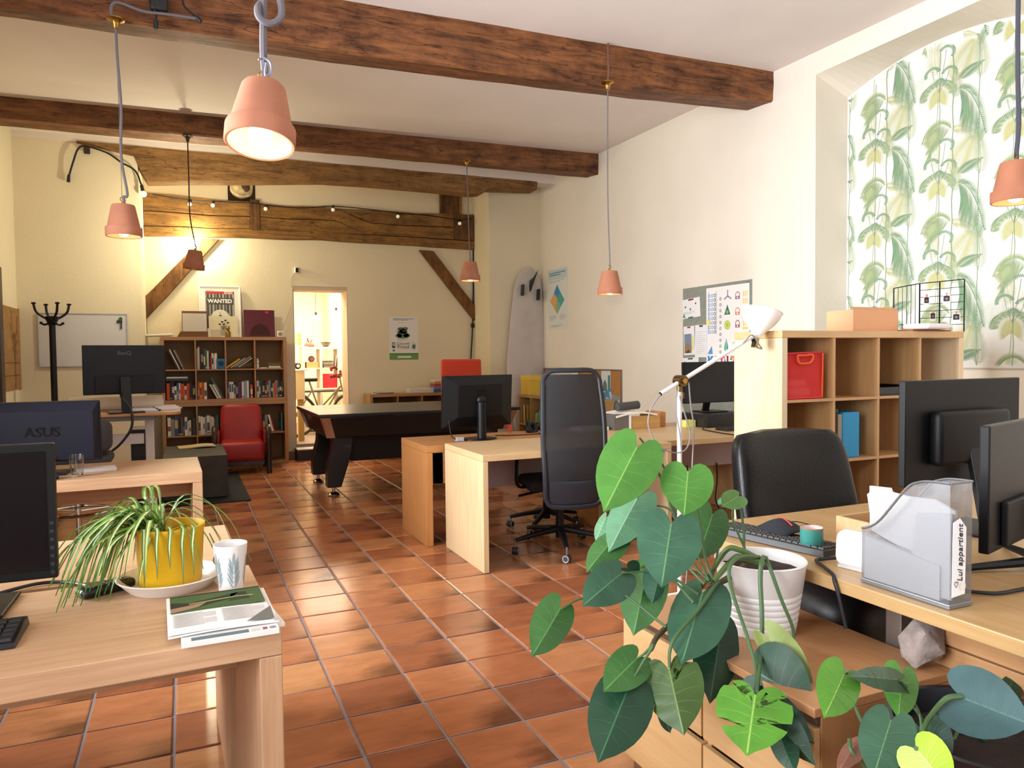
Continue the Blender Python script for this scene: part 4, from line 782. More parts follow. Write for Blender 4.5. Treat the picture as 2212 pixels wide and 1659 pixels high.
B().tube(arc(edge, 3), .017, 8, flat=.8).build('back_frame', FRM, t)
o_ = sheet(lambda u, v: (lambda q: (q[0], q[1]+.003, q[2]))(rr(.02+.96*u, .005+.24*v+.05*v*(1-4*(u-.5)**2)*-1)), 14, 8).build('lower_shell', mat('20232c', .55), t); so = o_.modifiers.new('s','SOLIDIFY'); so.thickness = .014
B().rbox((0,.12,.47), (.49,.47,.08), .035).build('seat', mat('17181c', .85), t)
B().box(-.09,-.05,.405,.09,.14,.435).build('mechanism', BLACK, t, bevel=.008); B().bar((0,-.03,.42),(0,-.30,.46), .06, .03).build('back_stem', BLACK, t, bevel=.006)
for s in (-1,1):
    B().tube(arc([(s*.2,.08,.44),(s*.29,.05,.46),(s*.30,.04,.58),(s*.29,.06,.66)],6), .018, 8, flat=.6).build('armrest_post', BLACK, t); B().rbox((s*.285,.10,.67), (.07,.24,.03), .013).build('armrest', BLACK, t)
B().tube(arc([(-.08,.05,.42),(-.22,.0,.41),(-.30,-.02,.40)],5), .010, 6).build('lever', BLACK, t)
# orange backed chair beyond the monitor
RO = mat('d23d1d', .75, sheen=.3)
t = T('red_office_chair', 'office chair with orange-red upholstered back behind the beech desk', 'office chair', (3.35, 8.92, 0), PI)
star_base(t, .3, .09, BLACK, .2)
b = B().rbox((0,0,0), (.56,.07,.58), .035, 4); b.v = [(x,y-.03*(x/.28)**2,z) for x,y,z in b.v]; b.xf(Matrix.Translation((0,-.24,1.05))); b.build('backrest', RO, t)
B().rbox((0,.02,.49), (.5,.48,.09), .04, 4).build('seat', RO, t); B().bar((0,-.05,.43),(0,-.26,.50), .07, .02).bar((0,-.268,.50),(0,-.268,.9), .06, .02).build('back_bracket', BLACK, t)
t = T('swivel_chair', 'black swivel chair tucked under the beech desk from its far side', 'office chair', (2.62, 5.25, 0), .5)
star_base(t, .29, .085, BLACK, .9); B().rbox((0,0,.47), (.46,.44,.08), .035).build('seat', mat('141417', .85), t); B().box(-.1,-.1,.405,.1,.1,.435).build('mechanism', BLACK, t, bevel=.006)
for s in (-1,1): B().tube(arc([(s*.2,.0,.43),(s*.27,.0,.45),(s*.28,.0,.56),(s*.26,.02,.64)],6), .02, 8, flat=.6).build('armrest_post', BLACK, t)
B().tube(arc([(-.1,-.05,.42),(-.2,-.1,.40),(-.27,-.12,.39)],4), .012, 6).build('lever', BLACK, t)
# black leather chair at the near desk
LEA = mat('0d0d10', .36, spec=.35, bump=.3, bscale=90)
t = T('leather_chair', 'black leather office chair with curved padded back at the desk with the teal cup', 'office chair', (2.585, 2.66, 0), -.10)
star_base(t, .33, .09, BLACK, .5)
NR, NC = 30, 36; vs = []
def spw(c, e): return math.copysign(abs(c)**e, c)
for i in range(NR+1):
    v = -1+2*i/NR; z = .34*v; tt = abs(v)**(6 if v > 0 else 10); cap = max(.0, 1-tt)**(1/(4 if v > 0 else 6))
    hw = (.315-.02*max(0, v))*(.35+.65*cap if i not in (0, NR) else .35); th = .068*(.15+.85*cap)*(1-.12*v); dim = .014*math.exp(-((z+.13)/.022)**2)
    for j in range(NC):
        a = 2*PI*j/NC; x = hw*spw(math.cos(a), .42); y = th*spw(math.sin(a), .5)
        y += (dim if y < 0 else 0)*(1-(x/.32)**2) - .055*(x/.3)**2 - .02*math.exp(-((z-.15)/.12)**2)*(1 if y < 0 else 0)*(1-(x/.32)**2)
        vs.append((x, y, z))
b = B().add(vs, [[i*NC+j, i*NC+(j+1)%NC, (i+1)*NC+(j+1)%NC, (i+1)*NC+j] for i in range(NR) for j in range(NC)]+[list(range(NC)), [NR*NC+j for j in range(NC)]], 0, True)
TL = Matrix.Translation((0,-.03,.675)) @ Matrix.Rotation(-.22, 4, 'X')
b.xf(TL); b.build('backrest', LEA, t)
for s in (-1, 1): B().tube([(s*.29*q_, -.085-.0*q_, z_) for q_, z_ in ((1,-.28),(.985,-.1),(.985,.1),(.95,.24))], .004, 5).xf(TL).build('seam', LEA, t)
B().rbox((0,-.22,.47), (.54,.52,.13), .055, 4).build('seat', LEA, t); B().box(-.1,-.2,.37,.1,.0,.41).build('mechanism', BLACK, t, bevel=.006)
for s in (-1,1): B().tube(arc([(s*.22,-.15,.43),(s*.31,-.15,.46),(s*.32,-.15,.58)],5), .02, 8).build('armrest_post', BLACK, t); B().rbox((s*.315,-.18,.60), (.07,.26,.035), .015).build('armrest', BLACK, t)
# ------------------------------------------------------------------ monitors
def text(s, size, m, mtx, parent, name='lettering', align='CENTER', ext=.0006, off=0.0):
    cu = bpy.data.curves.new('t', 'FONT'); cu.body = s; cu.size = size; cu.extrude = ext; cu.align_x = align; cu.align_y = 'CENTER'; cu.resolution_u = 3; cu.offset = off
    ob = bpy.data.objects.new('t', cu); me = bpy.data.meshes.new_from_object(ob); bpy.data.objects.remove(ob); bpy.data.curves.remove(cu)
    me.name = name; me.transform(mtx); me.materials.clear(); me.materials.append(m)
    o = bpy.data.objects.new(name, me); C.objects.link(o); o.parent = parent; o['kind'] = 'stuff' if len(s) > 12 else 'thing'
    return o
FACE = Matrix.Rotation(PI/2, 4, 'X')                       # text readable from -y
BACK = Matrix.Rotation(PI, 4, 'Z') @ FACE                  # readable from +y
def monitor(label, loc, rz, w_, h, zb, style='flat', logo=None, tilt=0.0, bez=.018, base=True, dark='0c0c0f', buttons=False, logoz=.78, lsize=.045, bw=.12):
    t = T('monitor', label, 'monitor', loc, rz); R = Matrix.Translation((0,0,zb+h/2)) @ Matrix.Rotation(tilt, 4, 'X'); SH = mat(dark, .42, spec=.3)
    b = B().box(-w_/2,-.010,-h/2,w_/2,.016,h/2); 
    b.xf(R).build('housing', SH, t, bevel=.004)
    B().box(-w_/2+bez,-.0125,-h/2+bez*1.1,w_/2-bez,-.0105,h/2-bez).xf(R).build('screen', SCREEN, t)
    b = B()
    if style == 'bevel':   # truncated pyramid back
        taper(b, -w_/2,-h/2,w_/2,h/2,0,.001,0); b = B()
        i = .11; z0, z1 = .016, .062; q = [(-w_/2+.003,-h/2+.003),(w_/2-.003,-h/2+.003),(w_/2-.003,h/2-.003),(-w_/2+.003,h/2-.003)]; p = [(-w_/2+i,-h/2+i*.8),(w_/2-i,-h/2+i*.8),(w_/2-i,h/2-i*.6),(-w_/2+i,h/2-i*.6)]
        b.add([(x,z0,z) for x,z in q]+[(x,z1,z) for x,z in p], [[0,1,5,4],[1,2,6,5],[2,3,7,6],[3,0,4,7],[4,5,6,7],[0,1,2,3]])
    elif style == 'dome':  # rounded boss
        b.rbox((0,.038,-.02), (w_*.62,.05,h*.52), .02, 3)
    elif style == 'wedge':
        b.add([(-w_/2+.004,.016,-h/2+.004),(w_/2-.004,.016,-h/2+.004),(w_/2-.004,.016,h/2-.004),(-w_/2+.004,.016,h/2-.004),(-w_/2+.03,.075,-h/2+.02),(w_/2-.03,.075,-h/2+.02),(w_/2-.03,.055,h/2-.05),(-w_/2+.03,.055,h/2-.05)], [[0,1,5,4],[1,2,6,5],[2,3,7,6],[3,0,4,7],[4,5,6,7],[0,1,2,3]])
    else:
        b.box(-w_*.36,.016,-h/2+.01,w_*.36,.034,-h*.12)
    b.xf(R).build('back_cover', mat(dark, .5, spec=.3), t, bevel=.004)
    if base:
        if style == 'bevel':
            B().cyl((0,.075,.0),(0,.075,zb+h*.48), .036, .036, 18).build('stand_neck', SH, t); B().ball((0,.075,zb+h*.52), .042, 16, 10, (1,.7,1)).build('swivel', SH, t); B().lathe([(0,.0),(.13,0),(.13,.008),(.09,.014),(0,.016)], 28, (0,.03,0), sx=1.1, sy=.85).build('stand_base', SH, t)
        else:
            B().bar((0,.11,.0),(0,.05,zb+h*.36), .07, .022, up=(0,1,0)).build('stand_neck', SH, t, bevel=.004)
            if base == 'feet':
                B().tube([(0,.06,.03),(-.20,-.10,.008)], [.016,.009], 8).build('foot', SH, t); B().tube([(0,.06,.03),(.20,-.10,.008)], [.016,.009], 8).build('foot', SH, t); B().tube([(0,.06,.03),(.0,.20,.008)], [.016,.009], 8).build('foot', SH, t)
            else: B().box(-bw,-.06,0,bw,.15,.010).build('stand_base', SH, t, bevel=.004)
    if logo:
        yy = {'bevel': .0635, 'dome': .0175, 'wedge': .0660, 'flat': .0175}[style]
        text(logo, lsize, mat('08080a' if logo == 'ASUS' else '3a3b42', .3), R @ Matrix.Translation((0,yy,h*(logoz-.5))) @ BACK, t, off=.0008)
    if buttons:
        for k in range(7): B().box(w_/2-.0145,-.0118,-h/2+.012+.021*k,w_/2-.0055,-.0098,-h/2+.020+.021*k).xf(R).build('button', mat('2e2f36', .3), t)
    return t
monitor('near black monitor with its dark screen and side buttons facing the camera', (-.585,2.20,.736), -.02, .56, .345, .075, 'flat', tilt=0, bez=.020, buttons=True, bw=.168)
monitor('dark navy monitor with ASUS on its back, standing behind the drinking glass', (-.72,4.86,.736), PI-.04, .56, .345, .06, 'wedge', 'ASUS', dark='0f1122', tilt=-.10, lsize=.075, logoz=.52)
monitor('black monitor with a plain matte back on the sit-stand desk', (-.40,6.22,.979), PI+.14, .545, .365, .135, 'flat', 'BenQ', tilt=-.06, logoz=.84, lsize=.04)
monitor('black monitor with faceted back and round stand on the beech desk', (2.08,5.36,.729), PI+.10, .60, .40, .095, 'bevel', 'ASUS', tilt=-.08, logoz=.70)
monitor('monitor raised on a black box near the pinboard of coloured shapes', (4.33,5.32,.85), 0, .66, .365, .085, 'flat', tilt=-.04, bez=.010)
monitor('large black monitor back with a raised rectangular boss, before the shelf unit', (2.575,1.79,.731), PI, .62, .37, .165, 'dome', tilt=0)
monitor('black monitor at the picture edge, turned obliquely in front of the other near monitor', (2.24,1.37,.731), PI+.27, .61, .345, .09, 'flat', base='feet')
# ------------------------------------------------------------------ flat print helper
SIDE = Matrix(((0,0,-1,0),(-1,0,0,0),(0,1,0,0),(0,0,0,1)))       # on the niche-side wall, readable from the room
class Print:
    def __init__(s): s.b = B(); s.k = {}; s.ms = []
    def mi(s, c):
        if c not in s.k: s.k[c] = len(s.ms); s.ms.append(mat(c, .75))
        return s.k[c]
    def poly(s, pts, c, l=1): s.b.add([(x, y, .00035*l) for x, y in pts], [list(range(len(pts)))], s.mi(c)); return s
    def rect(s, x0, y0, x1, y1, c, l=1): return s.poly([(x0,y0),(x1,y0),(x1,y1),(x0,y1)], c, l)
    def disc(s, x, y, r, c, l=1, n=16, sy=1, a0=0, a1=2*PI): return s.poly([(x+r*math.cos(a0+(a1-a0)*i/n), y+r*sy*math.sin(a0+(a1-a0)*i/n)) for i in range(n+(0 if a1-a0 > 6.2 else 1))], c, l)
    def line(s, pts, w_, c, l=1):
        for (a, e), (f_, g) in zip(pts, pts[1:]):
            L_ = math.hypot(f_-a, g-e) or 1; nx, ny = -(g-e)/L_*w_/2, (f_-a)/L_*w_/2; s.poly([(a-nx,e-ny),(f_-nx,g-ny),(f_+nx,g+ny),(a+nx,e+ny)], c, l)
        return s
    def lines(s, x0, y0, x1, y1, n, c, l=1, f=.45):
        h = (y1-y0)/n
        for i in range(n): s.rect(x0, y0+h*i+h*(1-f)/2, x0+(x1-x0)*(1 if (i*7)%5 else .7), y0+h*i+h*(1+f)/2, c, l)
        return s
    def ring(s, x, y, r, w_, c, l=1, n=14): return s.line([(x+r*math.cos(2*PI*i/n), y+r*math.sin(2*PI*i/n)) for i in range(n+1)], w_, c, l)
    def put(s, parent, mtx, name='print'): s.b.xf(mtx); return s.b.build(name, s.ms, parent, kind='stuff')
def sheet_on(parent, w_, h, mtx, c='f2efe8', th=.0012, name='sheet', rough=.75): return B().box(0,0,-th,w_,h,0).xf(mtx).build(name, mat(c, rough), parent)
# ------------------------------------------------------------------ back wall and bookcase top
t = T('security_camera', 'small white security camera with dark lens above the doorway, its wire trailing down', 'camera', (1.437, YB, 2.57))
B().rbox((0,-.03,0), (.055,.05,.085), .012).build('body', WHITE, t); B().rbox((.006,-.056,-.002), (.036,.008,.062), .003).build('lens', BLACK, t); B().cyl((0,-.012,0),(0,.0,0), .02).build('mount', WHITE, t)
B().tube(arc([(-.02,-.01,-.03),(-.07,-.006,-.14),(-.06,-.006,-.36),(-.12,-.008,-.6),(-.2,-.02,-.78),(-.25,-.1,-.86)], 8), .0035, 5).build('wire', mat('cfc8b4', .6), t)
ZT = 2*BH+.002
t = T('framed_poster', 'white framed WANTED poster leaning on the upper bookcase against the wall', 'framed poster', (.205, 10.36, ZT)); A = Matrix.Rotation(-.10, 4, 'X')
b = B(); W_, H_ = .51, .68
b.box(0,-.02,0,.018,0,H_).box(W_-.018,-.02,0,W_,0,H_).box(.018,-.02,0,W_-.018,0,.018).box(.018,-.02,H_-.018,W_-.018,0,H_)
b.xf(A).build('frame', WHITE, t, bevel=.002); B().box(.018,-.010,.018,W_-.018,-.004,H_-.018).xf(A).build('mount', mat('e9e5dc', .7), t)
p = Print(); p.rect(.08,.12,.43,.60,'4a4846').rect(.08,.57,.43,.605,'b03038',2)
for k in range(6): p.rect(.31+.018*k,.57,.318+.018*k,.605,'e9e5dc',3)
p.lines(.09,.608,.22,.622,1,'8a8078',2)
for k in range(9): p.rect(.085+.04*k,.26,.093+.04*k+(k%3)*.006,.57,'a8a49c',2)
p.rect(.09,.43,.42,.52,'4a4846',3); p.disc(.255,.25,.115,'d8d4c8',4,20,1,0,PI); p.disc(.255,.275,.02,'3a3836',5).line([(.255,.25),(.255,.33)],.006,'3a3836',5).line([(.2,.26),(.255,.29),(.31,.26)],.005,'3a3836',5)
p.put(t, A @ Matrix.Translation((0,-.0102,0)) @ FACE)
text('WANTED', .068, mat('f4f2ec', .6), A @ Matrix.Translation((.255,-.0115,.475)) @ FACE, t, off=.002)
t = T('art_print', 'cream print of leafy sprigs propped before the WANTED poster', 'art print', (.315, 10.27, ZT)); A = Matrix.Rotation(-.05, 4, 'X')
B().box(0,0,0,.35,.008,.275).xf(A).build('board', mat('e6dfbe', .75), t); p = Print()
p.rect(.14,.02,.20,.15,'a8a698').rect(.02,.0,.14,.10,'c9c4ac')
for x, y, a in ((.16,.2,.8),(.2,.22,2.2),(.18,.17,.2),(.23,.19,1.2),(.13,.17,2.6)): p.line([(.175,.1),(x,y)],.004,'3c3c34',2); p.disc(x,y,.018,'2f322c',3,10,.55)
p.put(t, A @ Matrix.Translation((0,-.0005,0)) @ FACE)
t = T('bronze_figurine', 'small bronze animal figurine standing before the cream print', 'figurine', (.535, 10.17, ZT)); BZ = mat('8f7440', .35, .7)
B().lathe([(0,0),(.03,0),(.034,.01),(.03,.03),(.034,.05),(.026,.08),(.014,.088)], 16).build('body', BZ, t); B().ball((0,0,.11), .026, 14, 10).build('head', BZ, t); B().ball((-.014,0,.134), .009, 8, 6, (1,.6,1.6)).build('ear', BZ, t); B().ball((.014,0,.134), .009, 8, 6, (1,.6,1.6)).build('ear', BZ, t)
t = T('desk_calendar', 'brown card easel with a white ruled pad on the upper bookcase', 'easel', (-.0, 10.15, ZT)); BRN = mat('6e4a2c', .7); A = Matrix.Rotation(-.12, 4, 'X')
B().add([(-.06,0,0),(.30,0,0),(.30,0,.07),(-.02,0,.07),(-.06,.08,0),(.30,.08,0),(.30,.08,.07),(-.02,.08,.07)], [[0,1,2,3],[4,5,6,7],[0,1,5,4],[1,2,6,5],[2,3,7,6],[3,0,4,7]]).build('base', BRN, t)
B().box(0,.02,.06,.295,.03,.335).xf(A).build('back_board', BRN, t, bevel=.002); B().box(.008,.016,.075,.287,.019,.305).xf(A).build('pad', mat('cdc7be', .8), t)
p = Print(); p.lines(.02,.09,.275,.30,12,'b0aca8',1,.1); p.put(t, A @ Matrix.Translation((0,.0157,0)) @ FACE)
t = T('red_record_sleeve', 'glossy dark red square sleeve propped at the doorway end of the bookcase top', 'record sleeve', (.735, 10.22, ZT)); A = Matrix.Rotation(-.10, 4, 'X'); B().box(0,0,0,.385,.006,.36).xf(A).build('sleeve', mat('5a0a1e', .3, spec=.4), t)
p = Print(); p.rect(.27,.32,.31,.345,'d03040'); p.disc(.20,.02,.13,'3a0812',1,24,1.2,0,PI); p.put(t, A @ Matrix.Translation((0,-.0006,0)) @ FACE)
t = T('wall_chime', 'small white disc speaker at the corner of the bookcase top', 'speaker', (1.18, 10.16, ZT)); B().rbox((0,.012,.04), (.075,.025,.08), .01).build('body', WHITE, t); B().lathe([(0,0),(.028,0)], 20, (0,-.0012,.042), mat=Matrix.Rotation(PI/2,4,'X')).build('grille', mat('9a9488', .7), t)
b = B().rbox((0,0,.012), (.31,.2,.03), .013, 3); b.v = [(x,y,z+.012*math.sin((x+.15)*7)) for x,y,z in b.v]; tag(b.build('white_cushion', mat('e4dfd4', .85), loc=(-.26, 10.17, ZT+.004)), 'flat white padded cushion lying at the whiteboard end of the bookcase top', 'cushion')
t = T('wall_poster', 'white poster with a sketched tree islet and green foot strip on the alcove wall', 'poster', (2.716, YB-.002, 1.337)); W_, H_ = .43, .62; G0 = Matrix.Translation((0,0,0)) @ FACE
sheet_on(t, W_, H_, G0, 'e8e6e2'); p = Print(); p.rect(0,0,W_,.08,'6f9a52').rect(.12,.025,.32,.055,'dfe6d4',2).rect(0,.08,W_,.095,'4c7a3c',2); p.lines(.06,.565,.37,.60,2,'5c7fa0'); p.lines(.14,.53,.24,.54,1,'9aa0a0')
for x, y, r, c in ((.17,.44,.05,'5a665c'),(.21,.41,.06,'46524a'),(.24,.45,.04,'6c786e'),(.15,.40,.03,'7c887c'),(.20,.36,.09,'5e7a58'),(.26,.35,.05,'48644a'),(.14,.345,.05,'6c8464')): p.disc(x,y,r,c,2,9,.6)
p.line([(.10,.42),(.20,.36)],.005,'3a3e38',3).line([(.20,.48),(.21,.37)],.005,'3a3e38',3); p.lines(.12,.275,.28,.32,3,'a8b8b8',1)
p.rect(.04,.17,.085,.25,'39424a',2).rect(.05,.20,.078,.24,'c8d0d4',3).rect(.045,.12,.08,.15,'8a8a88',2).poly([(.32,.15),(.385,.13),(.405,.24),(.34,.26)],'ccd4cc',2).poly([(.335,.17),(.38,.155),(.39,.21),(.35,.225)],'5c745c',3)
p.put(t, G0); text("L'accueil", .055, mat('4a4e54', .7), Matrix.Translation((.205,-.001,.235)) @ FACE, t); text('Frioul', .075, mat('3c4046', .7), Matrix.Translation((.205,-.001,.185)) @ FACE, t)
# low shelf top
for k, (x, w_, c) in enumerate(((0,.26,'d9d2c6'),(.02,.24,'4a4642'),(.03,.24,'b8b2a8'))): tag(B().box(0,0,0,w_,.19,.007).build('magazine', mat(c,.5), bevel=.0005, loc=(2.42+x, 10.10, .866+.0075*k), rot=(0,0,.15-.1*k)), '%s magazine of the flat pile on the alcove low shelf' % ('lowest pale','middle dark','topmost grey')[k], 'magazine', 'magazine pile on the alcove low shelf')
tag(B().box(0,0,0,.36,.20,.06).build('white_parcel', mat('d8d2cc',.7), bevel=.004, loc=(2.92, 10.14, .8655)), 'flat white parcel on the low shelf, beside the stacked boxes', 'parcel')
for k, (h, c) in enumerate(((.045,'37588a'),(.04,'6b86ad'),(.035,'b33c36'),(.03,'c99a62'),(.02,'d8d4cc'))): tag(B().box(0,0,0,.26-.008*k,.2,h).build('stacked_book', mat(c,.6), bevel=.001, loc=(3.27+.004*k, 10.12, .866+(0,.0455,.086,.1215,.152)[k])), '%s book of the stack on the low shelf, behind the faceted monitor' % ('lowest blue','second pale blue','third red','fourth tan','topmost white')[k], 'book', 'stack of books on the alcove low shelf')
# whiteboard, coat rack, cork board, dark post
t = T('whiteboard', 'white magnetic board with green magnet and blue pen on the chimney breast', 'whiteboard', (-1.42, YC-.001, 1.30)); ALU = mat('b9b9b4', .35, .8)
B().box(.012,-.012,.012,.85,0,.575).build('panel', mat('d6d4d6', .25), t)
for x0,z0,x1,z1,n_ in ((0,0,.862,.012,0),(0,.575,.862,.587,0),(0,.012,.012,.575,0),(.85,.012,.862,.575,0)): B().box(x0,-.018,z0,x1,0,z1).build('frame_rail', ALU, t, bevel=.002)
B().rbox((.785,-.018,.50), (.055,.012,.03), .004).build('eraser', mat('1f3a2c', .7), t); B().lathe([(0,0),(.02,0),(.018,.012)], 14, (.795,-.013,.53), mat=Matrix.Rotation(PI/2,4,'X')).build('magnet', mat('2e8a4a', .5), t); B().cyl((.80,-.02,.42),(.80,-.02,.49), .009).build('pen', mat('2c3f6e', .4), t)
t = T('coat_rack', 'black coat stand with curved double hooks in front of the whiteboard', 'coat rack', (-1.235, 9.0, 0))
B().cyl((0,0,.03),(0,0,1.80), .032, .030, 16).build('pole', BLACK, t); B().lathe([(0,0),(.2,0),(.2,.02),(.05,.035),(.035,.06)], 28).build('base', BLACK, t); B().lathe([(.03,1.74),(.06,1.80),(.062,1.83),(0,1.84)], 18).build('head', BLACK, t)
for a in range(4):
    c, s = math.cos(a*1.571+.45), math.sin(a*1.571+.45)
    h_ = B().tube(arc([(.03*c,.03*s,1.80),(.09*c,.09*s,1.83),(.145*c,.145*s,1.88),(.165*c,.165*s,1.955)],6), .0125, 8).tube(arc([(.03*c,.03*s,1.76),(.07*c,.07*s,1.745),(.1*c,.1*s,1.76)],5), .011, 8); h_.build('hook', BLACK, t)
    hh = B().ball((.165*c,.165*s,1.962), .024, 10, 6, (1,1,.5)).ball((.102*c,.102*s,1.762), .015, 8, 6); hh.build('knob', BLACK, t)
t = T('cork_board', 'brown cork board with cards on the window-side wall, at the picture edge', 'pinboard', (XL, 8.95, 1.5)); B().box(.0,-.55,-.42,.015,.385,.42).build('cork', mat('a37c4c', .9, bump=.4, bscale=200, var=.25, vscale=20), t); B().box(.0,.385,-.43,.02,.40,.43).build('frame_rail', mat('b9924e', .5), t)
for z in (-.15,-.28): B().box(.0155,-.5,z,.017,.37,z+.008).build('string', mat('6a4c2c', .8), t)
t = T('dark_post', 'dark brown wooden post against the window-side wall, at the picture edge', 'post', (XL+.02, 8.2, 0)); B().box(-.02,-.05,0,.05,.10,2.25).build('shaft', DW, t, bevel=.006); B().box(-.02,-.07,0,.06,.12,.08).build('plinth', DW, t, bevel=.004)
# ------------------------------------------------------------------ surfboard leaning in the corner
t = T('surfboard', 'worn pale surfboard with dark fins leaning against the pier, tail up', 'surfboard', (4.5, 9.70, 0)); n = 26; b = B(); rg = 14; vs = []
for i in range(n+1):
    u = i/n; z = .005+2.66*u
    hw = .30*(math.sin(PI*min(1, u*1.12+.02))**.62 if u < .86 else 1)*(1 if u < .55 else 1-.30*((u-.55)/.45)**1.6)
    if u < .86: hw = .30*min(1, (u/.45))**.55*(1-.36*max(0,(u-.45)/.55)**1.5)
    else: hw = .30*(1-.36*((u-.45)/.55)**1.5)*math.sqrt(max(.0, 1-((u-.86)/.14)**2.6))
    hw = max(hw, .012); cx_ = -.03+.145*u
    for j in range(rg):
        a = 2*PI*j/rg; vs.append((cx_+hw*math.cos(a), .055*u-.0+.028*math.sin(a)*(1-.5*abs(2*u-1)**3), z))
b.add(vs, [[i*rg+j, i*rg+(j+1)%rg, (i+1)*rg+(j+1)%rg, (i+1)*rg+j] for i in range(n) for j in range(rg)]+[list(range(rg)), [n*rg+j for j in range(rg)]], 0, True)
b.build('board', mat('cbc2bb', .55, bump=.15, bscale=60, var=.10, vscale=4), t); FIN = mat('1f2a2e', .5)
b = B().prism([(.09,2.30),(.105,2.30),(.20,2.62),(.115,2.50),(.09,2.45)], 'y', -.02, -.012); b.v = [(x, (-.10 if x > .11 else y)+.0, z) for x,y,z in b.v]; b.build('centre_fin', FIN, t)
for x, z in ((-.035,2.24),(.215,2.18)): B().prism([(x,z),(x+.02,z),(x+.026,z+.16),(x+.01,z+.16)], 'y', -.06, .02).build('side_fin', FIN, t)
# ------------------------------------------------------------------ side wall: poster, cork pinboard, felt board
t = T('wall_poster', 'pale poster with a four-colour diamond on the side wall next to the surfboard', 'poster', (XW-.002, 9.59, 1.745)); sheet_on(t, .61, .865, SIDE, 'dfe3e0')
p = Print(); p.rect(.02,.70,.59,.84,'c2d2d8'); p.lines(.06,.75,.54,.81,2,'4a86a0',2); p.lines(.06,.66,.5,.69,2,'a8b4b4')
cx_, cy_, a_, h_ = .29, .42, .22, .21
p.poly([(cx_,cy_+h_),(cx_-a_*.45,cy_+h_*.45),(cx_,cy_+.02),(cx_+a_*.45,cy_+h_*.45)],'3f8fc8',2).poly([(cx_-a_*.45,cy_+h_*.45),(cx_-a_,cy_-.02),(cx_-a_*.5,cy_-h_*.52),(cx_,cy_+.02)],'e0b070',2).poly([(cx_+a_*.45,cy_+h_*.45),(cx_,cy_+.02),(cx_+a_*.5,cy_-h_*.52),(cx_+a_,cy_-.02)],'54a89a',2).poly([(cx_,cy_+.02),(cx_-a_*.5,cy_-h_*.52),(cx_,cy_-h_),(cx_+a_*.5,cy_-h_*.52)],'7cb8a0',2).poly([(cx_,cy_+.02),(cx_-a_*.5,cy_-h_*.52),(cx_,cy_-h_),(cx_-.02,cy_-.1)],'d8a868',3)
p.lines(.05,.13,.25,.2,4,'b0b8b8'); p.lines(.36,.13,.55,.2,4,'b0b8b8'); p.lines(.1,.03,.45,.06,2,'9aa4a6'); p.put(t, SIDE)
t = T('pinboard', 'long cork pinboard with photos standing behind the mesh chair along the side wall', 'pinboard', (XW-.002, 9.74, .745)); W_, H_ = 2.12, .45
B().box(.015,.015,-.012,W_-.015,H_-.015,.0).xf(SIDE).build('cork', mat('b07a44', .9, bump=.4, bscale=220, var=.15, vscale=30), t)
for x0,y0,x1,y1 in ((0,H_-.015,W_,H_),(0,0,W_,.015),(0,.015,.015,H_-.015),(W_-.015,.015,W_,H_-.015),(1.05,.015,1.07,H_-.015)): B().box(x0,y0,-.012,x1,y1,.012).xf(SIDE).build('frame_rail', STEEL, t)
for k, (x, y, w_, h, c, c2, rz) in enumerate(((.12,.12,.70,.29,'d9d9da','b8b8bc',0),(.85,.2,.2,.2,'e4e0da','9a948c',.1),(1.64,.16,.22,.27,'cfd6d6','5f7a78',0),(1.72,-.02,.22,.17,'4c86a8','b8c4cc',.35),(1.86,-.03,.2,.18,'8c9398','c8c8c6',-.2))):
    m_ = SIDE @ Matrix.Translation((x,y,.0025+.001*k)) @ Matrix.Rotation(rz,4,'Z'); o_ = sheet_on(t, w_, h, m_, c, name='pinned_sheet'); p = Print(); p.poly([(w_*.08,h*.05),(w_*.65,h*.05),(w_*.6,h*.4),(w_*.4,h*.6),(w_*.2,h*.45)],c2,1); p.rect(w_*.72,h*.05,w_*.95,h*.8,'3f7c80' if k == 2 else c2,1); p.put(t, m_)
t = T('felt_board', 'grey felt pinboard with a poster of coloured shapes on the side wall', 'pinboard', (XW-.002, 6.43, .74)); W_, H_ = 1.04, 1.32
B().box(0,0,-.01,W_,H_,0).xf(SIDE).build('felt', mat('8f9489', .95, bump=.4, bscale=250, var=.12, vscale=30), t)
text('LS', .05, mat('26282a', .7), SIDE @ Matrix.Translation((.985,1.285,.0008)), t)
m_ = SIDE @ Matrix.Translation((.385,.49,.0022)); sheet_on(t, .62, .80, m_, 'f4f3f3', name='poster_sheet')
p = Print(); u = .62
for i in range(4): # blue ladder
    for j in range(9): p.ring(.05+.04*i if i < 3 else .13, .36+.045*j, .014, .006, '3c8cd0')
p.rect(.03,.34,.036,.76,'3c8cd0').rect(.15,.34,.156,.76,'3c8cd0')
for j in range(11): p.ring(.215, .10+.058*j, .012, .006, '3a2c30')
for a in range(3): p.line([(.32,.70),(.32+.06*math.sin(a*2.09),.70+.06*math.cos(a*2.09))],.016,'9c98b0')
for x, y, c in ((.46,.70,'8c4a58'),(.46,.55,'e07a3c'),(.46,.43,'a04048')): p.ring(x,y,.028,.008,c).rect(x-.03,y-.04,x+.03,y-.012,c,2).rect(x-.012,y-.034,x+.012,y-.018,'f4f3f3',3)
p.poly([(.27,.52),(.36,.52),(.315,.62)],'2f7a54'); p.ring(.315,.545,.012,.005,'e8f0ea',2); p.disc(.315,.42,.045,'b6cc3c'); p.ring(.315,.42,.03,.005,'f0f4d8',2)
for i in range(3):
    for j in range(5): p.rect(.535+.025*i,.40+.07*j,.548+.025*i,.45+.07*j,'f0d060'); 
    p.disc(.541+.025*i,.38,.012,'f0d060')
p.poly([(.30,.10),(.27,.20),(.30,.30),(.33,.20)],'3aa48c').line([(.30,.10),(.30,.29)],.005,'f4f3f3',2)
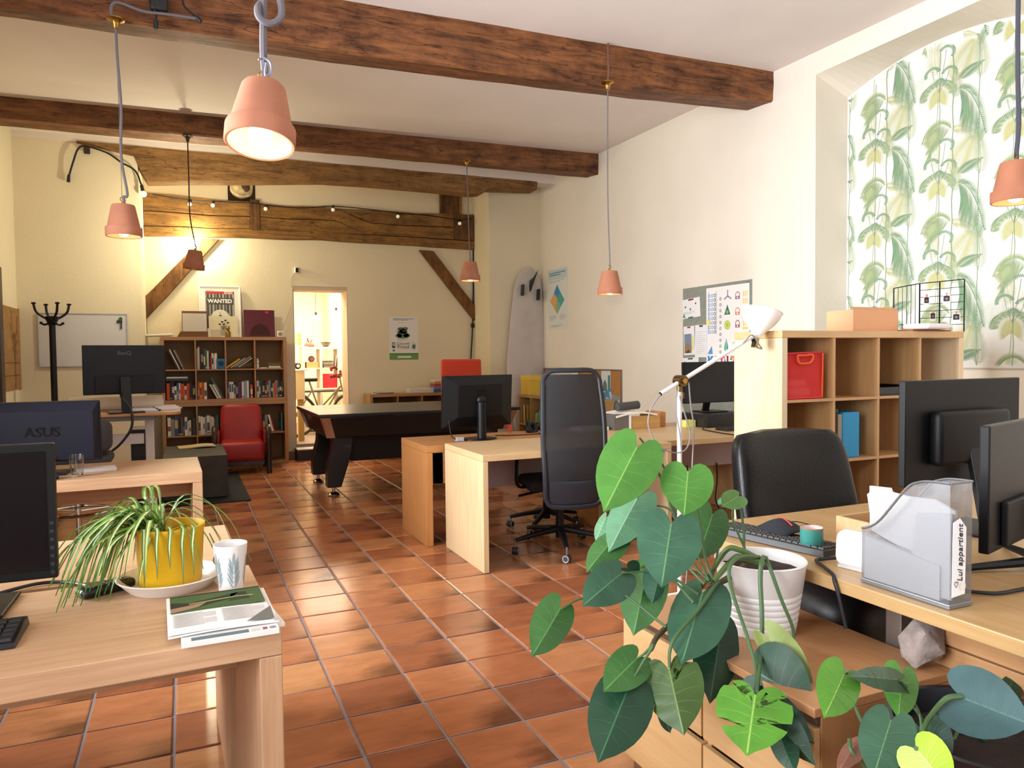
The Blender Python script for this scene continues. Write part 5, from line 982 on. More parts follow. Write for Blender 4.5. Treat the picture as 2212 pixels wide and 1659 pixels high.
for k in range(3): p.line([(.40,.24-.075*k),(.49,.30-.075*k)],.020,'a8d05c'); p.ring(.42,.25-.075*k,.008,.004,'f4f3f3',2); p.ring(.46,.277-.075*k,.008,.004,'f4f3f3',2)
p.rect(.52,.26,.60,.275,'3c5cae').line([(.52,.27),(.53,.32),(.585,.32),(.60,.28)],.007,'3c5cae').ring(.535,.258,.009,.005,'3c5cae').ring(.585,.258,.009,.005,'3c5cae')
p.poly([(.02,.14),(.10,.14),(.085,.22),(.05,.18)],'5a9cd4').disc(.07,.05,.045,'2c6cc0',1,14,.8).disc(.41,.06,.016,'3cb0dc').poly([(.35,.08),(.39,.08),(.37,.12)],'3c8cd0').disc(.50,.06,.035,'6ca4d8').poly([(.25,.03),(.31,.03),(.28,.10)],'48b0a8')
p.put(t, m_)
for k, (ch, c) in enumerate(zip('KITIZ', ('2c8cd0','d84a3c','d83c6c','a03048','e8943c'))): text(ch, .13, mat(c, .7), SIDE @ Matrix.Translation((.45+.085*k,.555,.0034)), t, off=.006)
for k, (x, y, w_, h, rz, tp) in enumerate(((.0,1.0,.29,.20,.06,'8a2c38'),(.02,.62,.18,.30,.03,'8a2c38'),(.20,.60,.19,.33,-.02,'24242a'),(.0,.42,.27,.17,.04,'2f6c50'))):
    m2 = SIDE @ Matrix.Translation((x+.005,y,.004+.001*k)) @ Matrix.Rotation(rz,4,'Z'); sheet_on(t, w_, h, m2, 'eeedf0', name='pinned_sheet'); p = Print()
    if k == 0: p.poly([(0,.02),(.05,.0),(.02,.06)],'3a9a74'); p.disc(.05,.12,.012,'2f7a54').disc(.13,.09,.012,'2f7a54').disc(.22,.14,.01,'26303a'); p.lines(.02,.04,.2,.07,3,'c4c6cc'); p.rect(.09,-.004,.17,.012,'3a7a60',2)
    if k == 1: p.rect(.01,.02,.13,.22,'7a8ca0').poly([(.01,.02),(.13,.02),(.11,.10),(.06,.13),(.01,.08)],'9a7a58',2).poly([(.02,.02),(.10,.02),(.08,.06)],'4a4034',3).rect(.14,.05,.16,.2,'e0d85c')
    if k == 2: p.lines(.02,.03,.16,.27,12,'c6c8ce',1,.25)
    if k == 3: p.poly([(.0,.06),(.08,.06),(.04,.14)],'3a8a6c'); p.lines(.10,.05,.22,.10,3,'c4c6cc')
    p.rect(w_*.35,h-.02,w_*.65,h-.004,tp,3); p.put(t, m2)
tag(B().box(0,0,0,.003,.05,.05).build('yellow_sticker', mat('f2e48a', .8), loc=(XW-.012, 5.98, 1.66)), 'small yellow sticky note on the poster of coloured shapes', 'sticky note')
# side shelf contents: yellow box, bottles, folders
t = T('yellow_box', 'yellow file box with a lid on the side wall shelf beside the surfboard', 'box', (4.345, 9.42, .836)); B().box(0,-.22,0,.25,.06,.20).build('body', mat('d8b440', .6), t, bevel=.003); B().box(-.005,-.225,.2,.255,.065,.262).build('lid', mat('e0bd4c', .6), t, bevel=.003)
for k, (y, r, h, c, l) in enumerate(((8.98,.035,.24,'2f8a62','green bottle standing in the top cubby of the side wall shelf'),(9.17,.03,.22,'c9bda8','cream bottle standing in the top cubby of the side wall shelf'),(9.07,.03,.2,'8c7a34','olive bottle standing in the top cubby of the side wall shelf'))):
    t = T('bottle', l, 'bottle', (4.40, y, .427)); B().lathe([(0,0),(r,0),(r,h*.7),(r*.45,h*.85),(r*.42,h*.93)], 16).build('body', mat(c, .35), t); B().lathe([(r*.5,h*.9),(r*.5,h),(0,h)], 12).build('cap', mat('3a3632', .5), t)
for k, (y, c) in enumerate(((9.46,'a8862e'),(9.50,'5a4a2a'),(9.54,'c8b48a'))): tag(B().box(0,0,0,.25,.035,.26).build('side_binder', mat(c,.6), bevel=.002, loc=(4.37, y-.14+.01*k, .4275)), '%s binder in the side wall shelf cubby nearest the corner' % ('mustard','brown','cream')[k], 'binder', 'binders in the side wall shelf')
tag(B().box(0,0,0,.2,.14,.01).build('grey_papers', mat('9aa4a8',.8), loc=(4.38, 8.95, .8355)), 'grey papers lying before the yellow box on the side wall shelf', 'papers')
# ------------------------------------------------------------------ things on the window-side desks
def keyboard(label, loc, rz, w_=.44, d=.15, rows=5, cols=15, dark='121215'):
    t = T('keyboard', label, 'keyboard', loc, rz); B().add([(0,0,0),(w_,0,0),(w_,d,0),(0,d,0),(.003,.003,.012),(w_-.003,.003,.012),(w_-.003,d-.003,.022),(.003,d-.003,.022)], [[0,3,2,1],[4,5,6,7],[0,1,5,4],[1,2,6,5],[2,3,7,6],[3,0,4,7]]).build('base', mat(dark, .35), t, bevel=.002)
    b = B(); kw = (w_-.02)/cols; kd = (d-.03)/rows
    for i in range(cols):
        for j in range(rows):
            x, y = .01+kw*i, .014+kd*j; z = .012+.010*(y/d)
            b.add([(x+.001,y+.001,z),(x+kw-.001,y+.001,z),(x+kw-.001,y+kd-.001,z+.001),(x+.001,y+kd-.001,z+.001),(x+.003,y+.003,z+.006),(x+kw-.003,y+.003,z+.006),(x+kw-.003,y+kd-.003,z+.007),(x+.003,y+kd-.003,z+.007)], [[4,5,6,7],[0,1,5,4],[1,2,6,5],[2,3,7,6],[3,0,4,7]])
    b.build('keys', mat('1c1c20', .5), t, kind='stuff'); return t
keyboard('glossy black keyboard end poking into the picture beside the near monitor', (-.78, 1.905, .736), .0, .43, .165)
t = T('spider_plant', 'spider plant with arching striped leaves in a yellow pot', 'potted plant', (-.045, 2.25, .742))
YP_ = mat('d9aa14', .42, bump=.12, bscale=120, var=.10, vscale=10)
B().lathe([(0,0),(.076,0),(.080,.01),(.088,.15),(.0915,.158),(.0915,.166),(.087,.166),(.083,.14),(.0,.135)], 40).build('pot', YP_, t); B().lathe([(0,.137),(.0835,.137)], 24).build('soil', mat('2a1a12', .95, bump=1, bscale=160), t)
LG = mat('6c9438', .4, var=.15, vscale=30); LGD = mat('4f7a30', .4); LC = mat('cdd39a', .45); LBR = mat('8a6a44', .8)
def ribbon(pts, w_, name, parent, ms, wob=0.0, tip=1):
    P = arc(pts, 5); n = len(P); b = B(); vs = []
    for i, q in enumerate(P):
        tn = (P[min(i+1,n-1)]-P[max(i-1,0)]).normalized(); s = tn.cross(Vector((0,0,1)))
        if s.length < .1: s = tn.cross(Vector((.3,-1,0)))
        s.normalize(); u = s.cross(tn); u2 = i/(n-1); hw = w_/2*min(1, .45+u2*3)*(1-u2**3)+.0004
        for k, dz in ((-1,.0025),(-.38,.0006),(.38,.0006),(1,.0025)): vs.append(q+s*hw*k+u*dz*(w_/.012))
    fs = []; m_ = []
    for i in range(n-1):
        for j in range(3): b.add([vs[i*4+j],vs[i*4+j+1],vs[(i+1)*4+j+1],vs[(i+1)*4+j]], [[0,1,2,3]], 1 if j == 1 else 0, True)
    return b.build(name, ms, parent)
rnd = random.Random(11); O = Vector((-.042, -.0, .145))
def sleaf(az, ln, up, drop, w_=.012, o=None, ms=None):
    o = Vector(o) if o else O+Vector((rnd.uniform(-.03,.03), rnd.uniform(-.03,.03), 0)); d = Vector((math.cos(az), math.sin(az), 0))
    p1 = o+d*ln*.28+Vector((0,0,up)); p2 = o+d*ln*.68+Vector((0,0,up*.85-drop*.30)); p3 = o+d*ln*.95+Vector((0,0,up*.2-drop))
    p3.z = max(p3.z, -.002); p2.z = max(p2.z, .02)
    if math.hypot(p3.x, p3.y) < .155 and p3.z < .04: p3.z = .04
    ribbon([o, p1, p2, p3], w_, 'leaf', t, ms or [LG if rnd.random() < .6 else LGD, LC])
for k in range(48):
    az = rnd.gauss(PI*1.03, .55); sleaf(az, rnd.uniform(.15,.26), rnd.uniform(.02,.075), rnd.uniform(.06,.20), rnd.uniform(.012,.018))
for k in range(12): sleaf(rnd.uniform(.2, PI*1.2), rnd.uniform(.10,.2), rnd.uniform(.05,.10), rnd.uniform(.02,.12), rnd.uniform(.011,.015))
for az, ln, up, dr in ((.1,.20,.075,.06),(-.12,.19,.06,.14),(.35,.21,.09,.10),(-.3,.17,.05,.16),(.0,.25,.09,.12),(-.5,.15,.05,.10)): sleaf(az, ln, up, dr, .011)
for dx in (-.012, .006): ribbon([O+Vector((dx,0,0)), O+Vector((dx-.005,-.01,.12)), O+Vector((dx+.01,-.03,.125)), O+Vector((dx+.016,-.04,.06))], .013, 'leaf', t, [LG, LC])
ribbon([Vector((.10,.0,.13)), Vector((.118,-.01,.08)), Vector((.112,-.02,.05)), Vector((.124,-.02,.022))], .010, 'withered_leaf', t, [LBR, LC])
for k, (x, c) in enumerate(((-.06,0),(-.03,0),(.0,0),(.03,0),(.055,0))): ribbon([O+Vector((x*.5,-.04,.0)), Vector((x,-.085,.175)), Vector((x*1.02,-.103,.12)), Vector((x*1.04,-.108,.02+.025*(k%3)))], .011, 'leaf', t, [LGD, LC])
t = tag(B().lathe([(0,0),(.105,0),(.135,.032),(.138,.034),(.134,.036),(.104,.006),(0,.005)], 44, sx=1, sy=1).build('saucer', mat('e4e0dc', .35), loc=(-.045, 2.25, .7355)), 'white plastic saucer under the yellow pot', 'saucer')
t = T('leaf_cup', 'white tapered cup with grey-blue leaf print beside the yellow pot', 'cup', (.105, 2.135, .736)); 
def cr_(z): return .031+.0135*(z/.128)
B().lathe([(0,0),(.031,0)]+[(cr_(z),z) for z in (.03,.06,.1,.126)]+[(cr_(.128)-.0005,.129),(cr_(.128)-.003,.128),(.030,.006),(0,.005)], 36).build('body', mat('ebe8e6', .35), t)
b = B()
def onc(a, z): r = cr_(z)+.0004; return (r*math.cos(a), r*math.sin(a), z)
def leafc(a0, z0, a1, z1, w_, mi):
    n = 6; L_ = []; R_ = []
    for i in range(n+1):
        u = i/n; a = a0+(a1-a0)*u; z = z0+(z1-z0)*u; h = w_*math.sin(PI*u**.8); L_.append((a-h, z+h*.012)); R_.append((a+h, z-h*.012))
    for i in range(n): b.add([onc(*L_[i]), onc(*R_[i]), onc(*R_[i+1]), onc(*L_[i+1])], [[0,1,2,3]], mi)
for base in range(5):
    a = -PI/2+.15+base*1.2566; leafc(a, .075, a, .112, .10, base % 2)
    for j in range(5):
        z = .012+.013*j
        for s in (-1,1): leafc(a+s*.05, z, a+s*(.50-.05*j), z+.036, .085, (base+j) % 2)
b.build('leaf_print', [mat('9fb0b6', .5), mat('8aa0a8', .5)], t, kind='stuff')
t = T('newspaper', 'folded newspaper with a dark green photo lying near the desk corner', 'newspaper', (-.045, 1.775, .7495))
NM = Matrix.Rotation(.03, 4, 'Z')
def page(w_, d, nx, fn, z0, th, c, name, parent, m_=NM):
    b = B()
    for i in range(nx):
        x0, x1 = w_*i/nx, w_*(i+1)/nx; a, e = fn(x0), fn(x1); b.add([(x0,0,z0+a),(x1,0,z0+e),(x1,d,z0+e),(x0,d,z0+a),(x0,0,z0+a+th),(x1,0,z0+e+th),(x1,d,z0+e+th),(x0,d,z0+a+th)], [[0,3,2,1],[4,5,6,7],[0,1,5,4],[2,3,7,6]]+([[0,4,7,3]] if i == 0 else [])+([[1,2,6,5]] if i == nx-1 else []), 0, False)
    return b.xf(m_).build(name, mat(c, .8), parent)
page(.235,.275,10, lambda x: .004*math.sin(x*13), .0, .004, 'e3e1dd', 'sheets', t); page(.225,.272,10, lambda x: .0035*math.sin(x*12+.5), .0052, .004, 'eceae7', 'top_sheet', t)
p = Print(); p.rect(.008,.135,.222,.268,'3f5a2c').poly([(.008,.14),(.14,.19),(.17,.24),(.05,.2),(.008,.22)],'1c2216',2).poly([(.008,.136),(.07,.16),(.09,.19),(.008,.17)],'9a7a62',3).line([(.05,.19),(.12,.2),(.16,.205),(.20,.2)],.006,'a8b05c',3).poly([(.14,.175),(.19,.18),(.185,.24),(.15,.235)],'24301c',2).rect(.008,.262,.222,.268,'2a2a26',3)
p.lines(.012,.03,.105,.125,11,'b8b4b2',1,.4); p.lines(.118,.03,.215,.125,11,'b8b4b2',1,.4); p.put(t, NM @ Matrix.Translation((0,0,.0128)))
b = B().add([(.165,.0,.0145),(.225,.0,.013),(.222,.045,.028)], [[0,1,2]]); o_ = b.xf(NM).build('dog_ear', mat('6a6862', .8), t); so = o_.modifiers.new('s','SOLIDIFY'); so.thickness = .0006
t = T('magazine', 'white magazine with grey title strip sticking out beneath the newspaper', 'magazine', (-.018, 1.742, .736)); B().box(0,0,0,.205,.27,.0125).xf(Matrix.Rotation(.02,4,'Z')).build('pages', mat('e9e7e4', .5), t, bevel=.001); p = Print(); p.rect(.02,.004,.14,.024,'5f7078').rect(.145,.004,.165,.024,'c8c4c8').rect(.170,.006,.18,.022,'a84a58'); p.disc(.192,.014,.008,'8a8890'); p.put(t, Matrix.Rotation(.02,4,'Z') @ Matrix.Translation((0,0,.0126)))
B().box(.19,.02,.0,.226,.26,.009).xf(Matrix.Rotation(.12,4,'Z')).build('cover_flap', mat('efece6', .5), t)
t = T('handset', 'black handset lying under the spider plant leaves', 'telephone', (-.205, 2.262, .7365), .55); B().rbox((0,0,.014), (.145,.05,.028), .012, 3).build('body', mat('141418', .3), t); B().box(-.05,-.016,.0275,-.015,.016,.0287).build('display', mat('3a4148', .2), t)
b = B()
for i in range(4):
    for j in range(3): b.rbox((.0+.015*i,-.013+.013*j,.0285), (.011,.009,.003), .001, 1)
b.build('keys', mat('4a4a50', .5), t, kind='stuff')
t = T('monitor_cable', 'black cable lying between the near monitor and the handset', 'cable', (-.3, 2.36, .742)); B().tube(arc([(-.50,2.33,.742),(-.40,2.41,.742),(-.33,2.405,.742),(-.27,2.35,.742),(-.25,2.315,.742)],6), .005, 6).build('cord', CABLE, t, off=True)
GL = bpy.data.materials.new('clear_glass'); GL.use_nodes = True; g_ = GL.node_tree; pg = g_.nodes['Principled BSDF']; pg.inputs['Transmission Weight'].default_value = 1; pg.inputs['Roughness'].default_value = .02; pg.inputs['IOR'].default_value = 1.45
tag(B().lathe([(0,0),(.030,0),(.037,.118),(.0355,.118),(.0288,.012),(0,.011)], 28).build('drinking_glass', GL, loc=(-.543, 4.64, .736)), 'empty drinking glass on the oak desk before the navy monitor', 'glass')
t = T('laptop_stand', 'closed dark laptop at the far end of the oak desk, past the navy monitor', 'laptop', (-1.05, 4.72, .736)); B().rbox((0,.02,.011), (.36,.22,.022), .006).build('shell', mat('23242c', .35), t)
tag(B().box(0,0,0,.20,.14,.016).build('paper_stack', mat('b8aca4', .8), loc=(-.56, 4.76, .736), rot=(0,0,.15)), 'short stack of papers sticking out beside the navy monitor base', 'papers')
tag(B().rbox((0,0,.017), (.065,.1,.034), .015, 3).build('mouse', mat('17171b', .4), loc=(-.66, 4.585, .736), rot=(0,0,.4)), 'dark computer mouse by the drinking glass', 'mouse')
# standing desk: papers, roll, cables
t = T('paper_roll', 'cream roll of drawings lying on the sit-stand desk behind the monitor', 'paper roll', (-.45, 6.45, .979)); B().tube([(-.34,.02,.055),(.30,-.03,.058)], .055, 18, caps=False).build('outer_sheet', mat('dcc8b0', .7), t); b = B(); b.tube([(-.3,.02,.05),(.302,-.03,.052)], [.042,.035], 16, caps=False); b.build('inner_sheet', mat('e8d8c4', .7), t)
for k, (x, y, z, rz, c, w_, lb) in enumerate(((-.345,6.17,.979,.10,'c8c4dc',.165,'bluish sheet pile under the matte monitor stand, sit-stand desk'),(-.165,6.30,.979,-.1,'e6dcd8',.13,'pinkish pile of papers at the rounded end of the sit-stand desk'))):
    t = T('paper_pile', lb, 'papers', (x, y, z))
    for j in range(3 if k else 2): B().box(-.02*j,0,.0105*j,w_-.012*j,.2,.0105*j+.0095).xf(Matrix.Rotation(rz+.05*j,4,'Z')).build('bundle', mat(c if j % 2 == 0 else 'efeae8', .8), t)
t = T('monitor_lead', 'black lead looping from the matte monitor down under the sit-stand desk', 'cable', (-.45, 6.1, 1.0)); B().tube(arc([(-.42,6.17,1.13),(-.41,6.03,1.10),(-.36,6.02,1.02),(-.345,6.015,.95),(-.36,6.02,.86),(-.43,6.04,.76),(-.50,6.06,.70)],8), .010, 6).build('cord', CABLE, t, off=True)
# ------------------------------------------------------------------ middle desks
t = T('headphones', 'black headphones lying on the beech desk behind the mesh chair', 'headphones', (2.66, 5.60, .729)); HM = Matrix.Rotation(.5,4,'Z')
B().ring((0,0,.035), .045, .028, 20, 8, HM @ Matrix.Rotation(1.2,4,'X')).build('ear_cushion', BLACK, t); B().ring((.14,.03,.035), .045, .028, 20, 8, HM @ Matrix.Rotation(1.3,4,'X')).build('ear_cushion', BLACK, t); B().tube(arc([(-.02,.03,.06),(.02,.12,.05),(.10,.14,.055),(.16,.06,.07)],6), .012, 8, flat=.6).build('headband', BLACK, t)
tag(B().rbox((0,0,.018), (.06,.105,.036), .016, 3).build('mouse', mat('2a2c30', .25), loc=(2.68, 5.38, .7295), rot=(0,0,.9)), 'shiny dark mouse on the beech desk beside the headphones', 'mouse')
t = T('mouse_cable', 'thin black mouse lead crossing the beech desk', 'cable', (2.4, 5.45, .733)); B().tube(arc([(2.28,5.48,.733),(2.38,5.42,.733),(2.52,5.41,.733),(2.65,5.42,.733)],6), .004, 5).build('cord', CABLE, t, off=True)
tag(B().box(0,0,0,.02,.012,.13).build('red_ruler', mat('d83a24', .5), loc=(2.47, 5.62, .731), rot=(0,-.25,0)), 'short red strip standing on the beech desk beside the monitor', 'ruler')
t = T('usb_dongle', 'small grey plug and leads on the beech desk under the monitor', 'plug', (1.90, 5.27, .7295)); B().box(-.03,-.02,0,.03,.02,.03).build('body', mat('a8aab0', .4), t, bevel=.003); B().tube(arc([(-.03,0,.015),(-.07,-.01,.05),(-.075,.03,.16)],5), .004, 5).build('lead', CABLE, t)
t = T('letter_tray', 'grey and wood paper tray with white papers on the birch desk', 'letter tray', (3.32, 5.36, .733)); B().box(0,0,0,.012,.30,.135).box(.012,0,0,.15,.012,.135).build('side_panel', mat('7c7a78', .4, .5), t, bevel=.002); B().box(.17,0,0,.47,.012,.11).box(.458,.012,0,.47,.30,.11).build('wood_front', wood('d0a468','be9256','x'), t, bevel=.002); B().box(.012,.012,0,.458,.30,.008).build('bottom', mat('8a8680', .5), t); B().box(.15,-.004,.0,.17,.012,.145).build('label_plate', WHITE, t)
b = B()
for i in range(8):
    x0, x1 = .02+.052*i, .02+.052*(i+1); f_ = lambda x: .118+.03*math.sin((x-.02)*7.2)
    b.add([(x0,-.01,f_(x0)),(x1,-.01,f_(x1)),(x1,.29,f_(x1)),(x0,.29,f_(x0)),(x0,-.01,f_(x0)-.016),(x1,-.01,f_(x1)-.016),(x1,.29,f_(x1)-.016),(x0,.29,f_(x0)-.016)], [[0,1,2,3],[7,6,5,4],[0,1,5,4],[2,3,7,6]]+([[0,3,7,4]] if i == 0 else [])+([[1,2,6,5]] if i == 7 else []), 0, False)
b.build('papers', PAPER, t)
tag(B().tube([(0,0,0),(.225,.02,.012)], .036, 20).build('speaker_tube', mat('4a4848', .7, bump=.4, bscale=500), loc=(3.42, 5.47, .918)), 'dark grey cylindrical speaker lying on the papers in the tray', 'speaker')
tag(B().box(0,0,0,.06,.22,.13).build('orange_box', mat('c98a54', .7), bevel=.003, loc=(3.83, 5.42, .733)), 'narrow orange-brown box beside the paper tray', 'box')
tag(B().box(0,0,0,.26,.2,.03).build('paper_stack', mat('e4dcd2', .8), loc=(3.02, 5.38, .733)), 'white papers on the birch desk, between the mesh chair and the tray', 'papers')
t = T('monitor_riser', 'black box raising the monitor by the pinboard of coloured shapes', 'monitor stand', (4.10, 5.12, .7335)); B().box(0,0,0,.46,.36,.115).build('body', mat('1a1a1c', .4), t, bevel=.004)
t = keyboard('black keyboard leaning low against the black monitor box', (4.05, 4.80, .734), .0, .42, .15)
tag(B().box(0,0,0,.10,.08,.06).build('sticky_pad', mat('dfe07a', .7), loc=(3.99, 5.26, .733)), 'block of yellow-green notes beside the black monitor box', 'notepad')
t = T('riser_cable', 'black power lead dropping over the desk edge below the boxed-up monitor', 'cable', (4.0, 4.9, .7)); B().tube(arc([(4.10,5.14,.80),(4.03,5.08,.74),(3.95,4.96,.74),(3.9,4.7,.74),(3.88,4.50,.738),(3.875,4.483,.70),(3.88,4.48,.4),(3.93,4.52,.1)],6), .005, 5).build('cord', CABLE, t, off=True)
for k, x in enumerate((3.55, 3.75, 4.05)):
    t = T('floor_cable', 'black lead hanging behind the grey modesty panel, %s from the lamp' % ('nearest','second','farthest')[k], 'cable', (x, 4.95, .3)); B().tube(arc([(x,4.93,.46),(x+.02,4.95,.3),(x-.01,4.93,.15),(x+.05,4.9,.01)],6), .006, 5).build('cord', CABLE, t, off=True)
# ------------------------------------------------------------------ floor lamp by the shelf unit
t = T('floor_lamp', 'white swing-arm uplighter floor lamp beside the tall shelf unit', 'floor lamp', (2.384, 3.20, 0)); LW = mat('f1ece8', .4); OB = mat('6b5438', .3, .9)
B().lathe([(0,0),(.135,0),(.135,.014),(.03,.022),(.014,.03)], 32).build('base', LW, t); B().cyl((0,0,.02),(0,0,1.18), .0125, .0125, 14).build('pole', LW, t); B().box(-.24,-.018,.085,-.0,.018,.10).build('pedal_bar', LW, t, bevel=.004)
J = Vector((0,-.018,1.228)); d = Vector((.50,0,.245)).normalized()
B().cyl(tuple(J-d*.145), tuple(J+d*.545), .0115, .0115, 14).build('arm', LW, t); B().cyl(tuple(J-d*.149), tuple(J-d*.143), .0105).build('arm_plug', BLACK, t)
jb = B().cyl((0,.02,1.228),(0,-.038,1.228), .030, .030, 18); jb.build('joint', OB, t); B().cyl((0,.0,1.17),(0,0,1.205), .015, .013).build('clamp', OB, t); B().cyl((0,-.038,1.228),(0,-.05,1.228), .014).build('thumb_screw', BRASS, t); B().cyl((.012,-.012,1.165),(.012,-.012,1.135), .008).build('wing_nut', OB, t)
e = J+d*.545; SA = Matrix.Translation(e+Vector((.035,.018,.01))) @ Matrix.Rotation(.27, 4, 'Y')
B().lathe([(.0,-.075),(.016,-.075),(.018,-.02)], 16).xf(SA).build('lamp_socket', BLACK, t); B().lathe([(.018,-.032),(.026,-.014),(.036,.006),(.060,.034),(.086,.066),(.103,.10),(.110,.128),(.113,.130),(.109,.132),(.099,.102),(.082,.070),(.056,.040),(.030,.010)], 36).xf(SA).build('shade', mat('f6f1ec', .35), t)
B().ball((0,0,.03), .026, 12, 8).xf(SA).build('bulb', mat('f4f0e6', .3), t)
B().box(-.008,-.02,-.08,.008,.02,-.02).xf(SA).build('bracket', BRASS, t, bevel=.002); B().cyl(tuple(SA @ Vector((-.02,0,-.05))), tuple(e-d*.02), .006).build('knuckle', OB, t)
CW = mat('8f8a88', .6)
B().tube(arc([tuple(J-d*.145),(-.20,-.03,1.09),(-.215,-.03,1.0),(-.16,-.035,.90),(-.06,-.035,.855),(.02,-.03,.87),(.045,-.03,.95),(.01,-.03,1.06),(-.02,-.03,1.15)],8), .0038, 6).build('lead_loop', CW, t); B().tube(arc([(-.035,-.03,1.18),(-.045,-.03,1.08),(-.02,-.03,.95),(-.012,-.03,.87)],6), .0035, 6).build('lead', CW, t); B().tube(arc([(.03,-.04,1.22),(.05,-.03,1.10),(.07,-.03,.97),(.06,-.03,.8),(.05,-.03,.5),(.03,-.02,.2),(.02,-.01,.03)],8), .0042, 6).build('lead', CW, t); B().tube(arc([tuple(e-d*.10+Vector((0,-.012,0))),tuple(e-d*.04+Vector((0,-.02,.018))),tuple(e+Vector((.02,-.02,-.06))),tuple(e+Vector((.05,-.0,-.075))),tuple(SA @ Vector((0,0,-.075)))],6), .004, 6).build('lead_loop', CW, t)

t = T('computer_tower', 'black computer tower standing behind the white lifting column', 'computer', (-.405, 6.76, 0)); B().box(0,0,.01,.12,.36,.80).build('case', mat('101014', .4), t, bevel=.004)
for k in range(3): B().box(.015,-.003,.70-.12*k,.105,0,.78-.12*k).build('drive_bay', mat('1d2026', .3), t, bevel=.001)
for x in (.02,.10): B().box(x-.012,.03,0,x+.012,.33,.0105).build('foot', BLACKM, t)
# ------------------------------------------------------------------ things in the shelf unit and on its top
UX, UY = 2.992, 3.10
def cell(c, r): return (UX+.04+.3535*c+(.009 if c else .001), UY, .04+.3535*(3-r)+(.0085 if r < 3 else .001))   # r counted from the top
x, y, z = cell(0, 0)
RN, nt_, pr_, N_, L_ = nodes('red_net'); pr_.inputs['Base Color'].default_value = (*srgb('d21f1c'), 1); pr_.inputs['Alpha'].default_value = .74; pr_.inputs['Roughness'].default_value = .6
t = T('red_mesh_bag', 'red see-through bag with orange handle in the top cubby of the shelf unit', 'bag', (x+.01, y+.02, z))
B().add([(.0,0,0),(.265,0,0),(.265,.2,0),(0,.2,0),(.0,.01,.255),(.27,.01,.262),(.27,.19,.262),(0,.19,.255)], [[0,3,2,1],[0,1,5,4],[1,2,6,5],[2,3,7,6],[3,0,4,7]]).build('net', RN, t)
RT = mat('c0182c', .6); ROR = mat('e0561e', .6); B().tube([(0,.0,.255),(.27,.0,.262)], .006, 6).build('top_piping', RT, t); B().tube([(0,-.0,.006),(.265,-.0,.006)], .007, 6).build('bottom_piping', RT, t); B().tube([(.265,0,.0),(.27,.0,.262)], .005, 6).build('side_piping', ROR, t)
hp = arc([(.075,-.006,.245),(.08,-.006,.215),(.095,-.006,.20),(.16,-.006,.202),(.185,-.006,.22),(.187,-.006,.247),(.13,-.006,.245),(.075,-.006,.245)], 5); B().tube(hp, .0065, 6).build('handle', ROR, t)
b = B().rbox((.12,.1,.035), (.20,.14,.06), .025, 3); b.rbox((.11,.1,.085), (.17,.13,.045), .02, 3); b.build('contents', mat('e8a0a0', .8), t, kind='stuff')
x, y, z = cell(1, 1)
t = T('blue_file', 'bright blue magazine file with a grey spine in the second row of the shelf unit', 'magazine file', (x+.055, y+.03, z)); B().box(.035,0,0,.165,.25,.265).build('body', mat('1287b8', .55), t, bevel=.003); B().box(0,.005,0,.034,.25,.255).build('neighbour', mat('8e8478', .6), t, bevel=.002); B().box(.0,.03,.255,.03,.06,.285).build('clip', mat('3a3634', .5), t, bevel=.003)
x, y, z = cell(2, 0)
t = T('black_tray', 'black letter tray in the third cubby of the shelf unit, top row', 'tray', (x+.01, y+.02, z)); B().box(0,0,0,.32,.25,.006).box(0,0,.006,.006,.25,.058).box(.314,0,.006,.32,.25,.058).box(.006,.244,.006,.314,.25,.058).box(.006,0,.006,.314,.006,.05).build('shell', mat('0c0c0e', .4), t, bevel=.002)
zt = 1.4925
t = T('cardboard_box', 'pinkish cardboard box standing on top of the shelf unit', 'box', (3.66, 3.22, zt)); B().box(0,0,0,.385,.2,.132).build('body', mat('d8a47c', .8, bump=.3, bscale=220), t, bevel=.002); B().add([(0,0,.132),(.385,0,.132),(.385,.03,.150),(0,.03,.150)], [[0,1,2,3]]).build('flap', mat('d09a70', .8), t)
tag(B().box(0,0,0,.34,.2,.012).build('brown_board', mat('a56c40', .7), loc=(4.06, 3.13, zt)), 'thin brown board lying on the shelf unit in front of the wire grid', 'board')
b = B().rbox((0,0,.018), (.3,.16,.034), .014, 3); b.v = [(x,y,z+.012*math.sin(x*22+1)) for x,y,z in b.v]; tag(b.build('white_papers', mat('e6e2e6', .8), loc=(4.20, 3.14, zt+.022), rot=(0,0,.2)), 'crumpled white papers before the wire grid on the shelf unit', 'papers')
t = T('photo_grid', 'folding black wire grid with clipped instant photos on the shelf unit', 'wire grid', (4.4, 3.3, zt)); pts = [(4.19,3.37,.285),(4.30,3.27,.31),(4.46,3.25,.325),(4.51,3.12,.33)]; WB = mat('17181a', .5)
for k in range(3):
    (xa, ya, ha), (xb, yb, hb_) = pts[k], pts[k+1]; b = B(); A_ = Vector((xa,ya,zt)); E_ = Vector((xb,yb,zt))
    b.tube([A_, A_+Vector((0,0,ha))], .0045, 6).tube([E_, E_+Vector((0,0,hb_))], .0045, 6).tube([A_+Vector((0,0,ha)), E_+Vector((0,0,hb_))], .0035, 6); b.build('panel_frame', WB, t, off=True); b = B()
    if k == 0:
        for i in range(1, 6): q = A_.lerp(E_, i/6); b.tube([q, q+Vector((0,0,ha+(hb_-ha)*i/6))], .002, 5)
        b.tube([A_+Vector((0,0,.05)), E_+Vector((0,0,.05))], .002, 5)
    else:
        for i in range(1, 7): b.tube([A_+Vector((0,0,ha*i/7)), E_+Vector((0,0,hb_*i/7))], .002, 5)
    b.build('wires', WB, t, off=True, kind='stuff')
